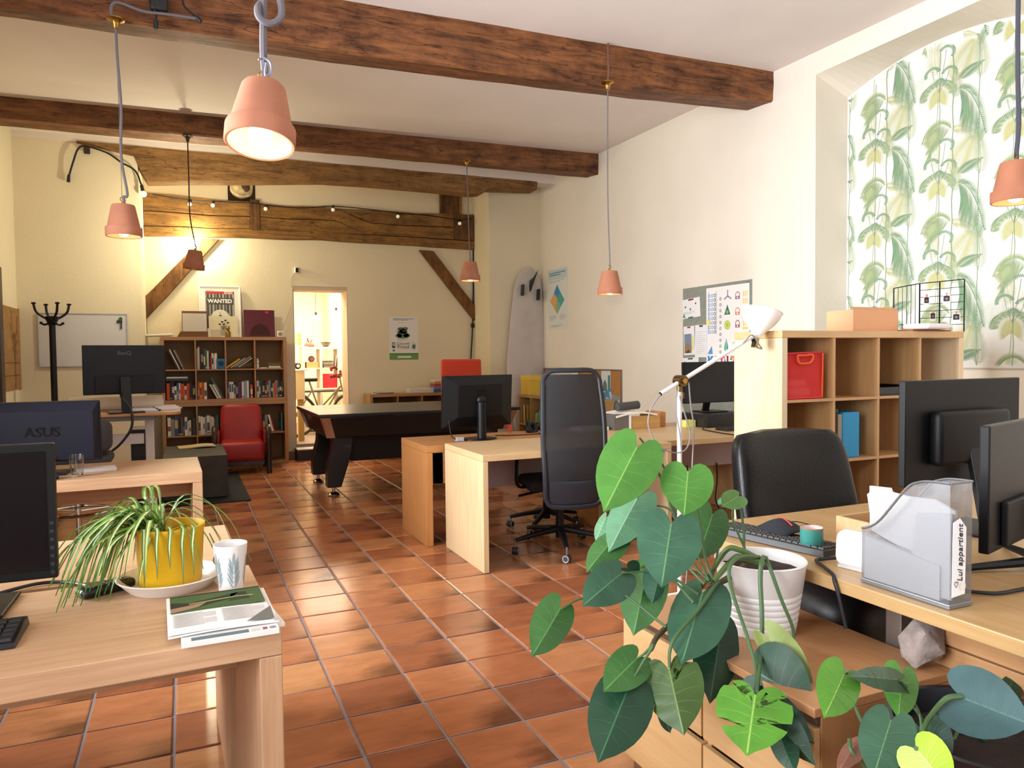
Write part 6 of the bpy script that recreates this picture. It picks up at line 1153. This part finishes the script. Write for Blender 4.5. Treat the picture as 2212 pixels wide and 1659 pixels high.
for k, (q, u, h) in enumerate(((1,.3,.20),(1,.62,.10),(2,.3,.21),(2,.7,.09))):
    A_ = Vector((*pts[q][:2], zt)); E_ = Vector((*pts[q+1][:2], zt)); c_ = A_.lerp(E_, u)+Vector((0,0,h)); d_ = (E_-A_).normalized(); nrm = Vector((d_.y,-d_.x,0))
    m_ = Matrix((d_, Vector((0,0,1)), nrm)).transposed().to_4x4(); m_.translation = c_+nrm*.006
    ph = T('instant_photo', 'instant photo clipped to the wire grid, %s' % ('upper one of the middle panel','lower one of the middle panel','upper one of the end panel','lower one of the end panel')[k], 'photo', tuple(c_)); m_.translation = nrm*.006
    B().box(-.022,-.028,-.0005,.022,.028,.0005).xf(m_).build('card', mat('ecebe8', .5), ph); p = Print(); p.rect(-.018,-.014,.018,.022,'26262c'); p.disc(0,.002,.008,'7a7470',2); p.put(ph, m_ @ Matrix.Translation((0,0,.0006))); B().box(-.004,.022,-.003,.004,.042,.005).xf(m_).build('clip', mat('c87a80', .6), ph)
# ------------------------------------------------------------------ near desk on the niche side
t = T('desk', 'pale wood desk with steel legs, carrying the teal cup and mesh file', 'desk', (1.665, .70, 0)); TD = wood('d0ab78', 'c09a66', 'y', .7, .35)
B().box(0,0,.692,1.75,1.535,.73).build('top', TD, t, bevel=.003); SL = mat('8f827a', .4, .6)
for x, y in ((.135,.715),(.03,.03),(1.67,.03),(1.67,1.45)): B().box(x,y,0,x+.05,y+.05,.691).build('leg', SL, t, bevel=.002)
B().box(.187,.73,.64,1.665,.75,.69).build('crossbar', SL, t, bevel=.002)
t = T('drawer_pedestal', 'wooden drawer pedestal under the desk with steel legs', 'drawer pedestal', (1.79, .74, 0)); PW = wood('c9986a', 'b98858', 'y', .7, .45)
B().box(.02,0,.05,.52,.58,.655).build('body', PW, t, bevel=.002)
for k, (z0, z1) in enumerate(((.06,.25),(.255,.45),(.455,.60))): B().box(0,.003,z0,.019,.577,z1).build('drawer_front', PW, t, bevel=.002)
B().box(0,.003,.605,.019,.577,.65).build('top_rail', PW, t, bevel=.002)
for x, y in ((.05,.05),(.05,.52),(.46,.05),(.46,.52)): B().cyl((x,y,0),(x,y,.05), .022).build('caster', BLACK, t)
t = T('black_infill', 'black soft bulk added to fill the dark space under the desk', 'bag', (2.36, 1.96, 0)); b = B().rbox((0,0,.27), (.72,.36,.54), .12, 4); b.v = [tuple(Vector(p)+noise.noise_vector(Vector(p)*5)*.035) if p[2] > .03 else p for p in b.v]; b.build('body', mat('0d0d11', .45, bump=.3, bscale=30), t); B().tube(arc([(-.15,-.10,.50),(-.08,-.12,.60),(.08,-.12,.60),(.15,-.10,.50)],6), .012, 6).build('handle', BLACK, t)  # bulk made up, sized to fill the black area under the desk
# keyboard runs along the desk edge
t = keyboard('black keyboard with a face mask on it, beside the teal cup', (1.945, 1.712, .731), 1.77, .45, .155, 6, 19)
t = T('face_mask', 'dark cloth face mask with a red edge lying on the keyboard', 'face mask', (1.855, 1.955, .76)); FM = mat('20232c', .85); 
def fm(u, v): return (-.055+.13*u+.02*v, -.075+.16*v-.02*u, .004+.034*math.sin(PI*min(1,max(0,u)))*math.sin(PI*min(1,max(0,v*.9+.05)))-.026*(1-u)**2)
o_ = sheet(fm, 10, 12).build('cloth', FM, t); so = o_.modifiers.new('s','SOLIDIFY'); so.thickness = .003
B().tube([tuple(Vector(fm(.55+.03*i/8, .15+.5*i/8))+Vector((0,0,.003))) for i in range(9)], .0035, 5, flat=.5).build('red_edge', mat('d84a4a', .7), t); B().tube(arc([fm(1,.2),(.12,-.09,.006),(.13,.02,.006),fm(1,.8)],6), .002, 5).build('ear_loop', FM, t)
t = T('teal_cup', 'small teal enamel cup with a copper rim on the desk', 'cup', (1.905, 1.835, .731)); t.location = (1.83, 1.765, .731)
B().lathe([(0,0),(.031,0),(.0345,.004),(.0355,.073)], 32).build('body', mat('3f8f88', .35), t); B().lathe([(.0355,.073),(.0362,.0755),(.0345,.077),(.0335,.075)], 32).build('rim', mat('b0745c', .4), t); B().lathe([(.0335,.075),(.032,.01),(0,.008)], 28).build('inside', mat('e8dcd4', .4), t); B().tube(arc([(.020,.028,.06),(.032,.045,.055),(.032,.045,.028),(.020,.028,.02)],5), .005, 8).build('handle', mat('3f8f88', .35), t)
t = T('wood_box', 'small open pale box behind the mesh file', 'box', (2.04, 1.72, .731)); b = B().box(0,0,0,.012,.14,.075).box(.148,0,0,.16,.14,.075).box(.012,0,0,.148,.012,.075).box(.012,.128,0,.148,.14,.075).box(.012,.012,0,.148,.128,.01); b.build('body', wood('dcb88a','cfa878','x'), t, bevel=.001)
t = T('white_router', 'glossy white rounded device half hidden by the mesh file', 'router', (1.80, 1.55, .731), .2); b = B().rbox((0,0,.055), (.075,.14,.11), .03, 4); b.v = [(x*(1-.5*max(0,z-.03)/.08*.5), y, z) for x,y,z in b.v]; b.build('body', mat('e9e7e9', .3), t); B().box(-.03,-.055,0,.03,.055,.008).build('foot', mat('c9c9cc', .4), t)
t = T('router_cable', 'black lead looping from the white device over the desk edge', 'cable', (1.7, 1.6, .735)); B().tube(arc([(1.80,1.63,.745),(1.765,1.655,.739),(1.735,1.655,.738),(1.70,1.59,.738),(1.668,1.53,.737),(1.657,1.515,.725),(1.656,1.50,.69),(1.664,1.48,.60)],8), .0055, 7).build('cord', CABLE, t, off=True)
# mesh magazine file
MF, ntm, pm, Nm, Lm = nodes('wire_mesh'); pm.inputs['Base Color'].default_value = (.30,.31,.33,1); pm.inputs['Metallic'].default_value = .6; pm.inputs['Roughness'].default_value = .4
tcm = Nm('ShaderNodeTexCoord'); sp_ = Nm('ShaderNodeSeparateXYZ'); Lm(tcm.outputs['Object'], sp_.inputs[0]); ad1 = Nm('ShaderNodeMath'); ad1.operation = 'ADD'; Lm(sp_.outputs['X'], ad1.inputs[0]); Lm(sp_.outputs['Y'], ad1.inputs[1]); outs = []
for sg in ('ADD','SUBTRACT'):
    q = Nm('ShaderNodeMath'); q.operation = sg; Lm(ad1.outputs[0], q.inputs[0]); Lm(sp_.outputs['Z'], q.inputs[1]); m1 = Nm('ShaderNodeMath'); m1.operation = 'MULTIPLY'; m1.inputs[1].default_value = 1/.0042; Lm(q.outputs[0], m1.inputs[0])
    f1 = Nm('ShaderNodeMath'); f1.operation = 'FRACT'; Lm(m1.outputs[0], f1.inputs[0]); l1 = Nm('ShaderNodeMath'); l1.operation = 'LESS_THAN'; l1.inputs[1].default_value = .30; Lm(f1.outputs[0], l1.inputs[0]); outs.append(l1)
mxm = Nm('ShaderNodeMath'); mxm.operation = 'MAXIMUM'; Lm(outs[0].outputs[0], mxm.inputs[0]); Lm(outs[1].outputs[0], mxm.inputs[1]); Lm(mxm.outputs[0], pm.inputs['Alpha'])
t = T('mesh_file', 'silver wire mesh magazine file stuffed with papers at the desk edge', 'magazine file', (1.702, 1.207, .731)); DD, WW, HH = .256, .082, .31; GR = mat('8c9096', .35, .7)
prof = [(0,0),(DD,0),(DD,.150),(DD-.012,.158),(.095,.298),(.07,.308),(0,.31)]
for x in (0, WW): b = B(); b.add([(x, a, c) for a, c in prof], [list(range(len(prof)))]); b.build('mesh_side', MF, t)
B().add([(0,0,0),(WW,0,0),(WW,0,.31),(0,0,.31)], [[0,1,2,3]]).build('mesh_back', MF, t); B().add([(0,DD,0),(WW,DD,0),(WW,DD,.15),(0,DD,.15)], [[0,1,2,3]]).build('mesh_front', MF, t)
B().box(-.002,-.002,0,WW+.002,DD+.002,.012).build('base', GR, t, bevel=.002)
for x in (0, WW): B().tube(arc([(x,DD,.150),(x,DD-.02,.156),(x,DD-.06,.186),(x,.12,.280),(x,.085,.302),(x,.05,.309),(x,0,.311)],5), .0035, 6).build('rim_wire', GR, t)
B().tube([(0,0,.311),(WW,0,.311)], .003, 6).build('rim_wire', GR, t); B().tube([(0,DD,.150),(WW,DD,.150)], .003, 6).build('rim_wire', GR, t)
B().prism([(.03,.013),(DD-.004,.013),(DD-.004,.13),(.03,.10)], 'x', .006, .022).build('papers', mat('dfe0e6', .8), t); b = B().prism([(.005,.10),(.245,.15),(.262,.24),(.235,.262),(.14,.255),(.06,.26),(.005,.24)], 'x', .026, .034); b.build('paper_sheaf', mat('eceaf0', .8), t); B().prism([(.12,.10),(DD+.006,.14),(DD+.008,.262),(.20,.266)], 'x', .038, .046).build('paper_sheaf', mat('f2f1f5', .8), t); B().prism([(.004,.02),(.12,.02),(.10,.22),(.004,.235)], 'x', .012, .018).build('paper_sheaf', mat('dddde4', .8), t)
b = B().add([(.004,-.003,.03),(.052,-.0035,.035),(.054,-.004,.20),(.03,-.004,.225),(.006,-.0035,.215)], [[0,1,2,3,4]]); o_ = b.build('note_sheet', mat('f4f3f6', .8), t); so = o_.modifiers.new('s','SOLIDIFY'); so.thickness = .0008
text('Lui appartient', .0255, mat('2a2a30', .7), Matrix.Translation((.032,-.0056,.140)) @ FACE @ Matrix.Rotation(PI/2, 4, 'Z') @ Matrix(((1,.25,0,0),(0,1,0,0),(0,0,1,0),(0,0,0,1))), t); p = Print(); p.line([(.016,.058),(.012,.064),(.0155,.069),(.019,.0655),(.0225,.069),(.026,.064),(.019,.054),(.016,.058)], .0014, '2a2a30'); p.put(t, Matrix.Translation((0,-.0052,0)) @ FACE, 'heart_print'); B().lathe([(0,0),(.012,0),(.016,-.002)], 22, (.042,-.004,.055), mat=Matrix.Rotation(PI/2,4,'X')).build('label_holder', GR, t); B().lathe([(0,0),(.011,0)], 20, (.042,-.0056,.055), mat=Matrix.Rotation(PI/2,4,'X')).build('label_disc', WHITE, t)
t = T('desk_cable', 'black lead crossing the desk behind the mesh file', 'cable', (1.95, 1.22, .735)); B().tube(arc([(1.82,1.33,.737),(1.87,1.262,.737),(1.92,1.225,.737),(2.012,1.219,.737),(2.2,1.2,.737)],6), .005, 6).build('cord', CABLE, t, off=True)
t = T('white_stack', 'stack of white papers and a wooden tray between the two near monitors', 'papers', (2.62, 1.42, .731)); B().box(0,0,0,.2,.15,.03).build('bundle', mat('e4e0de', .8), t); B().box(-.01,-.01,.03,.21,.16,.05).build('tray', wood('c08a58','b07a48','x'), t)
# ------------------------------------------------------------------ low drawer chests with the big plant
CH = wood('dcb684', 'cfa672', 'y', .55, .42); CHT = wood('c9976a', 'bd8a5e', 'y', .55, .38)
def chest(label, y1):
    t = T('drawer_chest', label, 'chest of drawers', (1.30, y1-.405, 0)); W = .48; D = .405
    B().box(.0,0,.528,W,D,.55).build('top', CHT, t, bevel=.002); B().box(.022,0,.04,W,.016,.527).build('side_panel', wood('b9885a','aa7a4e','z',.6), t, bevel=.001); B().box(.022,D-.016,.04,W,D,.527).build('side_panel', CH, t, bevel=.001); B().box(W-.01,.017,.04,W,D-.017,.527).build('back_panel', CH, t); B().box(.04,.017,.04,W-.011,D-.017,.056).build('bottom', CH, t)  # near side panel coloured darker for the shade on that face
    for z0, z1 in ((.052,.272),(.292,.50)): B().box(.003,.003,z0,.0212,D-.003,z1).build('drawer_front', CH, t, bevel=.0015)
    B().box(.012,.003,.505,.0212,D-.003,.527).build('rail', mat('4a3424', .7), t); B().box(.03,.02,0,W-.02,D-.02,.04).build('plinth', mat('6e5238', .6), t); return t
chest('birch two-drawer chest under the white plant pot', 2.055); chest('birch two-drawer chest nearer the camera, with the grey stone on it', 1.648)
t = T('grey_stone', 'rough grey weathered stone on the nearer drawer chest', 'stone', (1.735, 1.30, .55)); rs = random.Random(5); bm = bmesh.new()
for k in range(26):
    a, e = rs.uniform(0, 2*PI), rs.uniform(-.9, 1.2); r = rs.uniform(.85, 1.1); bm.verts.new((.068*r*math.cos(a)*math.cos(e)+.012*math.sin(e), .055*r*math.sin(a)*math.cos(e), max(0, .055+.068*r*math.sin(e))))
bmesh.ops.convex_hull(bm, input=bm.verts[:]); bmesh.ops.subdivide_edges(bm, edges=bm.edges[:], cuts=3, use_grid_fill=True)
for q in bm.verts: q.co += noise.noise_vector(q.co*28)*.006+noise.noise_vector(Vector((q.co.x*20,q.co.y*20,q.co.z*110)))*.0025; q.co.z = max(0, q.co.z)
bm.verts.index_update(); b = B().add([tuple(q.co) for q in bm.verts], [[q.index for q in f.verts] for f in bm.faces], 0, True); bm.free()
b.build('rock', mat('9a8d86', .95, bump=.9, bscale=70, var=.3, vscale=30), t)
t = T('white_pot_plant', 'big trailing heart-leaved plant in a ribbed white pot on the chest', 'potted plant', (1.54, 1.68, .5505)); WP = mat('ebe8e6', .35)
pp = [(0,0),(.095,0),(.099,.006)]
for k in range(6): z = .03+.018*k; pp += [(.099+.030*(z/.21),z),(.0965+.030*(z/.21),z+.004),(.099+.030*((z+.012)/.21),z+.008)]
pp += [(.128,.205),(.131,.21),(.128,.213),(.123,.212),(.118,.175),(0,.17)]
B().lathe(pp, 48).build('pot', WP, t); b = B().lathe([(0,.183),(.06,.181),(.1185,.178)], 26); b.v = [tuple(Vector(p)+noise.noise_vector(Vector(p)*60)*.006) for p in b.v]; b.build('soil', mat('33201a', .95, bump=1, bscale=120, var=.5, vscale=60), t)
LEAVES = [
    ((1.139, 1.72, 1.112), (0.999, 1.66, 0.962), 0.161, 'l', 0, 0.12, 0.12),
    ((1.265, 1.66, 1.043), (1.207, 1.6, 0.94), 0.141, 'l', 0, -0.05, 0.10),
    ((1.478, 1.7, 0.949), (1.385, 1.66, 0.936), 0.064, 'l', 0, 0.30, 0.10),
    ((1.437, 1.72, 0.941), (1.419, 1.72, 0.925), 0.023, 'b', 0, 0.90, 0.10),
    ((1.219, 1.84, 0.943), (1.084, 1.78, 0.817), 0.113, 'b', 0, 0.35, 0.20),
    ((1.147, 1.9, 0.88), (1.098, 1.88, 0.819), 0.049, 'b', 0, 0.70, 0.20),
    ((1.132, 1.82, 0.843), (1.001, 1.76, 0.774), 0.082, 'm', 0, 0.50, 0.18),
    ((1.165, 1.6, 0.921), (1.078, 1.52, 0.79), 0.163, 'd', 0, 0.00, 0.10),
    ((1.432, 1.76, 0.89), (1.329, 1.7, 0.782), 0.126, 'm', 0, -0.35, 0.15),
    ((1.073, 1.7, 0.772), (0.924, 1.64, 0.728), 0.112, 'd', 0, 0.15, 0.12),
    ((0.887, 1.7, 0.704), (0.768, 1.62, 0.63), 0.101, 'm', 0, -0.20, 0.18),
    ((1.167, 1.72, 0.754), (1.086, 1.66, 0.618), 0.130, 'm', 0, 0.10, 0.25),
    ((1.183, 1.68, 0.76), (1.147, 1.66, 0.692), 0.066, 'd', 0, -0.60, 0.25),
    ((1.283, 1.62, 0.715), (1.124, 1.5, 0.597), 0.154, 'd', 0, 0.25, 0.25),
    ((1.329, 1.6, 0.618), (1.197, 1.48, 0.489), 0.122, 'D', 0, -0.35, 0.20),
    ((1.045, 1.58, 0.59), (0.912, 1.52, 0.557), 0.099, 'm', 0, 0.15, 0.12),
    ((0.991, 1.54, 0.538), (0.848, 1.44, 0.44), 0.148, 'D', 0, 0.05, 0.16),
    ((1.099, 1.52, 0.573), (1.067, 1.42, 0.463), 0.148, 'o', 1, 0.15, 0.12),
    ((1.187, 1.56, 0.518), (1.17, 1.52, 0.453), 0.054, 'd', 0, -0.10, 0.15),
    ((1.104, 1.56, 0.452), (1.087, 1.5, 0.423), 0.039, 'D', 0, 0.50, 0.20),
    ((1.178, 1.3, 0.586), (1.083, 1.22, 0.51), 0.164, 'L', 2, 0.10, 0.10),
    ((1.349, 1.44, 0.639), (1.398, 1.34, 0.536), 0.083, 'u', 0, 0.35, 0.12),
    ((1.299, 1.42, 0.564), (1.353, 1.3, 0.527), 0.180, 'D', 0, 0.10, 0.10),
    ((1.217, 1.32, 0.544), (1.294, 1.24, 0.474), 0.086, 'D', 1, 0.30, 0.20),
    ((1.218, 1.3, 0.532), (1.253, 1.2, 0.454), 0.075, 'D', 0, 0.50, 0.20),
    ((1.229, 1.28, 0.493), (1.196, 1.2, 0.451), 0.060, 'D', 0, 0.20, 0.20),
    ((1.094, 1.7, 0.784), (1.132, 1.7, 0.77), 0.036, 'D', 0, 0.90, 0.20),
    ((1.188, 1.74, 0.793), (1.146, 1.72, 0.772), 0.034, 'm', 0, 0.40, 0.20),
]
LEAVES2 = [
    ((1.145, 1.02, 0.753), (1.031, 0.96, 0.719), 0.077, 'L', 0, -0.25, 0.14),
    ((1.32, 1.04, 0.696), (1.119, 0.98, 0.767), 0.046, 'd', 0, 0.25, 0.10),
    ((1.378, 1.08, 0.687), (1.293, 1.02, 0.633), 0.068, 'l', 0, -0.30, 0.16),
    ((1.159, 0.93, 0.698), (1.031, 0.86, 0.66), 0.087, 'd', 0, 0.10, 0.08),
    ((1.395, 1.04, 0.579), (1.392, 0.98, 0.545), 0.078, 'D', 0, 0.35, 0.14),
    ((1.579, 1.12, 0.553), (1.574, 1.06, 0.489), 0.065, 'D', 0, 0.30, 0.14),
    ((1.361, 0.94, 0.695), (1.452, 0.86, 0.656), 0.130, 'B', 0, 0.12, 0.08),
    ((1.73, 1.08, 0.558), (1.813, 1.12, 0.591), 0.048, 'D', 0, 0.00, 0.08),
    ((1.107, 0.84, 0.699), (1.109, 0.78, 0.661), 0.082, 'y', 0, 0.10, 0.08),
    ((1.368, 1.06, 0.568), (1.349, 1.0, 0.554), 0.047, 'D', 0, 0.50, 0.15),
    ((1.158, 1.0, 0.625), (1.06, 0.96, 0.611), 0.034, 'r', 0, 0.50, 0.20),
    ((1.719, 1.08, 0.461), (1.703, 1.02, 0.422), 0.069, 'D', 0, 0.30, 0.15),
]
STEMS = [
    ([(1.465, 1.66, 0.754), (1.415, 1.67, 0.723), (1.384, 1.68, 0.705), (1.263, 1.68, 0.639), (1.154, 1.64, 0.612), (1.085, 1.58, 0.604)], 0.0105),
    ([(1.493, 1.62, 0.767), (1.418, 1.62, 0.794), (1.396, 1.63, 0.788), (1.32, 1.62, 0.74)], 0.0110),
    ([(1.447, 1.6, 0.796), (1.393, 1.6, 0.823), (1.365, 1.62, 0.822), (1.345, 1.66, 0.75), (1.299, 1.66, 0.701)], 0.0090),
    ([(1.444, 1.58, 0.801), (1.35, 1.55, 0.82), (1.289, 1.52, 0.803), (1.285, 1.5, 0.743), (1.293, 1.46, 0.653), (1.27, 1.4, 0.591), (1.189, 1.31, 0.584)], 0.0060),
    ([(1.46, 1.58, 0.799), (1.42, 1.545, 0.795), (1.403, 1.53, 0.753), (1.381, 1.5, 0.678), (1.353, 1.47, 0.612), (1.262, 1.38, 0.589), (1.187, 1.305, 0.587)], 0.0070),
    ([(1.468, 1.58, 0.798), (1.454, 1.545, 0.772), (1.466, 1.52, 0.7), (1.485, 1.5, 0.632), (1.481, 1.49, 0.601), (1.444, 1.47, 0.583)], 0.0060),
    ([(1.483, 1.68, 0.797), (1.456, 1.7, 0.879), (1.46, 1.7, 0.923), (1.476, 1.7, 0.946)], 0.0035),
    ([(1.479, 1.68, 0.798), (1.495, 1.7, 0.849), (1.48, 1.7, 0.934)], 0.0045),
    ([(1.32, 1.62, 0.74), (1.326, 1.66, 0.789), (1.315, 1.68, 0.915), (1.274, 1.67, 1.037)], 0.0045),
    ([(1.312, 1.62, 0.735), (1.3, 1.68, 0.775), (1.249, 1.7, 0.912), (1.219, 1.72, 1.015), (1.19, 1.72, 1.057), (1.142, 1.72, 1.108)], 0.0045),
    ([(1.305, 1.62, 0.742), (1.331, 1.72, 0.806), (1.306, 1.8, 0.906), (1.23, 1.84, 0.918), (1.219, 1.84, 0.941)], 0.0035),
    ([(1.29, 1.62, 0.735), (1.278, 1.7, 0.785), (1.172, 1.61, 0.914)], 0.0045),
    ([(1.312, 1.62, 0.741), (1.434, 1.74, 0.795), (1.431, 1.76, 0.888)], 0.0040),
    ([(1.268, 1.62, 0.711), (1.19, 1.68, 0.765), (1.076, 1.7, 0.773)], 0.0040),
    ([(1.125, 1.57, 0.66), (1.05, 1.68, 0.73), (0.954, 1.71, 0.717), (0.889, 1.7, 0.701)], 0.0035),
    ([(1.238, 1.6, 0.697), (1.219, 1.7, 0.756), (1.174, 1.72, 0.761)], 0.0040),
    ([(1.335, 1.62, 0.738), (1.237, 1.58, 0.686), (1.137, 1.54, 0.646), (1.109, 1.53, 0.615), (1.1, 1.52, 0.576)], 0.0060),
    ([(1.074, 1.55, 0.63), (1.058, 1.57, 0.601), (1.047, 1.58, 0.589)], 0.0040),
    ([(1.071, 1.55, 0.625), (1.031, 1.55, 0.577), (0.991, 1.54, 0.538)], 0.0040),
    ([(1.278, 1.7, 0.785), (1.216, 1.78, 0.836), (1.126, 1.8, 0.822), (1.134, 1.82, 0.84)], 0.0030),
    ([(1.285, 1.75, 0.905), (1.248, 1.74, 1.035), (1.174, 1.76, 1.13)], 0.0040),
    ([(1.314, 1.56, 0.639), (1.311, 1.56, 0.643), (1.302, 1.58, 0.611)], 0.0040),
]
STEMS2 = [
    ([(1.363, 0.94, 0.696), (1.335, 0.95, 0.692), (1.324, 0.97, 0.657), (1.326, 0.99, 0.617), (1.31, 1.0, 0.563), (1.293, 1.0, 0.525)], 0.0060),
    ([(1.145, 1.02, 0.754), (1.187, 1.04, 0.683), (1.197, 1.02, 0.633), (1.239, 1.0, 0.544)], 0.0040),
    ([(1.32, 1.04, 0.696), (1.36, 1.05, 0.653), (1.357, 1.02, 0.614), (1.323, 1.0, 0.539)], 0.0035),
    ([(1.354, 1.06, 0.612), (1.361, 1.05, 0.628), (1.357, 1.03, 0.629), (1.371, 1.02, 0.592), (1.34, 1.0, 0.55)], 0.0040),
    ([(1.499, 1.0, 0.567), (1.533, 1.0, 0.531), (1.505, 1.0, 0.48)], 0.0070),
    ([(1.395, 1.04, 0.579), (1.358, 1.02, 0.561), (1.315, 1.0, 0.526)], 0.0040),
    ([(1.543, 1.06, 0.553), (1.472, 1.03, 0.54), (1.394, 1.0, 0.528)], 0.0045),
    ([(1.107, 0.84, 0.7), (1.179, 0.9, 0.638), (1.246, 0.96, 0.555)], 0.0040),
    ([(1.134, 1.0, 0.633), (1.12, 0.98, 0.62), (1.162, 0.97, 0.57)], 0.0040),
]

LCOL = {'l': ('4a8234','7ca855'), 'L': ('528c2c','8cb455'), 'b': ('5a8a6a','8ab08a'), 'm': ('3f6f38','6a9a54'), 'd': ('37604a','5c8a5c'), 'D': ('1f4430','3a6a48'), 'o': ('3c5624','6a8440'), 'u': ('8a9a58','a8b474'), 'B': ('4a6a6c','5f8580'), 'y': ('9cc02c','c4d868'), 'r': ('8a5a4a','a87a60')}  # the lime leaf's colour carries light shining through from behind
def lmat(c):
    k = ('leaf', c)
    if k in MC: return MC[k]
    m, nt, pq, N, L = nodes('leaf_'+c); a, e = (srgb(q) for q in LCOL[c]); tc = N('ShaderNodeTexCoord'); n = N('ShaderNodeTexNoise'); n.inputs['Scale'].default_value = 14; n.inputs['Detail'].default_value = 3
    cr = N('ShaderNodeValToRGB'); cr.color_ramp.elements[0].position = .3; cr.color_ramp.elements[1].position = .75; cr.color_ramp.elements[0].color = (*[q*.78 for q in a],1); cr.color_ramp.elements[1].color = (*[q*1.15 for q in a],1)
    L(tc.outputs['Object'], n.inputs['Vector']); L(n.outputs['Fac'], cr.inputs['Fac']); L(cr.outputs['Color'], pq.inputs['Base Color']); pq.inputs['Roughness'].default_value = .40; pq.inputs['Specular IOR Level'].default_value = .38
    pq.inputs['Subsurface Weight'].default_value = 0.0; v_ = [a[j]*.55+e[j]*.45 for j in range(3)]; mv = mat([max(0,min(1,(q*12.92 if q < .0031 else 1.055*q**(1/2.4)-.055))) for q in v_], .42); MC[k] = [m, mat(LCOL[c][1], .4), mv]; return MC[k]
HOUT = [(.0,.010),(-.09,.05),(-.19,.12),(-.245,.22),(-.22,.33),(-.13,.425),(.0,.485),(.15,.51),(.31,.50),(.46,.465),(.60,.40),(.73,.31),(.85,.195),(.94,.085),(1.03,.003)]
def leaf(parent, base, tip, wdt, col, split, roll, fold, name='leaf'):
    o = parent.location; Bv = Vector(base); Tv = Vector(tip); ax = Tv-Bv; L_ = ax.length; ax.normalize(); view = ((Bv+Tv)/2-cam.location).normalized()
    sd = view.cross(ax).normalized(); nr = ax.cross(sd).normalized()
    if nr.dot(view) > 0: nr = -nr
    sd = (Matrix.Rotation(roll, 3, ax) @ sd); nr = (Matrix.Rotation(roll, 3, ax) @ nr); wdt = wdt/max(.45, math.cos(roll))
    rw = random.Random(int(abs(Bv.x*977+Bv.z*1331+Tv.x*71)*1000)); k1 = rw.uniform(-.04,.04); k2 = rw.uniform(.03,.09); ph = rw.uniform(0,6)
    out = []
    if split:
        n = 40
        for i in range(n+1):
            f = i/n*(len(HOUT)-1); a = int(min(f, len(HOUT)-2)); g = f-a; q = [HOUT[a][j]+(HOUT[a+1][j]-HOUT[a][j])*g for j in (0,1)]; out.append(q)
    else: out = [list(q) for q in HOUT]
    b = B(); n = len(out)
    cuts = {1: {-1: [(14,.25)], 1: [(26,.8)]}, 2: {-1: [(15,.30),(24,.22)], 1: [(13,.22),(27,.30)]}}
    def P(x, y, sgn):
        z = -fold*abs(y)*wdt*1.6 + k2*L_*(-(x-.35)**2) + k1*L_*math.sin(x*4+sgn*1.3+ph)*abs(y)*2 + .006*math.sin(x*26+ph)*abs(y)*2*L_*1.5
        return Bv+ax*(x*L_)+sd*(sgn*y*wdt)+nr*z-o
    for sgn in (-1, 1):
        o2 = [list(q) for q in out]
        if split:
            for ci, fac in cuts[split].get(sgn, []):
                for k in (0, 1): o2[ci+k][1] *= fac + .12*k
        rows = []
        for i in range(n):
            u = i/(n-1); m0 = max(0.0, o2[i][0])*0+u*.985 if i else 0.0; m0 = u**1.15*.99; ox, oy = o2[i]
            rows.append([P(m0+(ox-m0)*s, oy*s if s > .05 else 0, sgn) if s > 0 else P(m0, 0, sgn) for s in (0,.035,.35,.7,1)])
            rows[-1][1] = P(m0, min(.012, oy), sgn)
        for f0 in (.10,.22,.34,.46,.58,.70):   # lateral veins curving towards the tip
            pv = None
            for st in range(6):
                sx = st/5*.9; i_ = min(n-1.001, (f0+.13*sx)*(n-1)+ (0 if sx else 0)); i0 = int(i_); g_ = i_-i0; c0 = sx*4 if sx < .0 else sx
                cols = (0,.035,.35,.7,1); jj = max(j for j in range(4) if cols[j] <= sx+1e-6); h_ = (sx-cols[jj])/(cols[jj+1]-cols[jj])
                qa = rows[i0][jj].lerp(rows[i0][jj+1], h_); qb = rows[i0+1][jj].lerp(rows[i0+1][jj+1], h_); pc = qa.lerp(qb, g_)+nr*.0005
                if pv is not None: wv = ax*(.0011*(1-sx*.7)); b.add([pv-wv, pv+wv, pc+wv, pc-wv], [[0,1,2,3]], 2, True)
                pv = pc
        for i in range(n-1):
            for j in range(4): b.add([rows[i][j], rows[i][j+1], rows[i+1][j+1], rows[i+1][j]], [[0,1,2,3]], 1 if j == 0 else 0, True)
    me_o = b.build(name, lmat(col), parent)
    bm = bmesh.new(); bm.from_mesh(me_o.data); bmesh.ops.remove_doubles(bm, verts=bm.verts, dist=.0002); bmesh.ops.recalc_face_normals(bm, faces=bm.faces); bm.to_mesh(me_o.data); bm.free(); me_o.data.polygons.foreach_set('use_smooth', [True]*len(me_o.data.polygons))
    return me_o
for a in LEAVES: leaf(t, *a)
SG = mat('567038', .5, var=.2, vscale=30); SB = mat('564f36', .8, bump=.6, bscale=90, var=.35, vscale=20); SGD = mat('46643c', .5)
for k, (pts, r) in enumerate(STEMS):
    P_ = arc(pts, 7); rr_ = [r*(1-.35*i/(len(P_)-1)) for i in range(len(P_))]
    B().tube(P_, rr_, 8).build('stem', SB if k == 0 else (SG if k in (1,2) else SGD), t, off=True)
# second plant in a dark pot on the floor by the chest
t = T('dark_pot_plant', 'broad-leaved plant in a black pot at the foot of the nearer chest', 'potted plant', (1.50, .975, 0)); 
B().lathe([(0,0),(.14,0),(.175,.40),(.185,.585),(.192,.592),(.178,.592),(.17,.54),(0,.53)], 36).build('pot', mat('121216', .35), t); B().lathe([(0,.545),(.171,.54)], 20).build('soil', mat('241812', .95, bump=1, bscale=120), t)
for a in LEAVES2: leaf(t, *a)
for pts, r in STEMS2: P_ = arc(pts, 7); B().tube(P_, [r*(1-.3*i/(len(P_)-1)) for i in range(len(P_))], 8).build('stem', SGD, t, off=True)
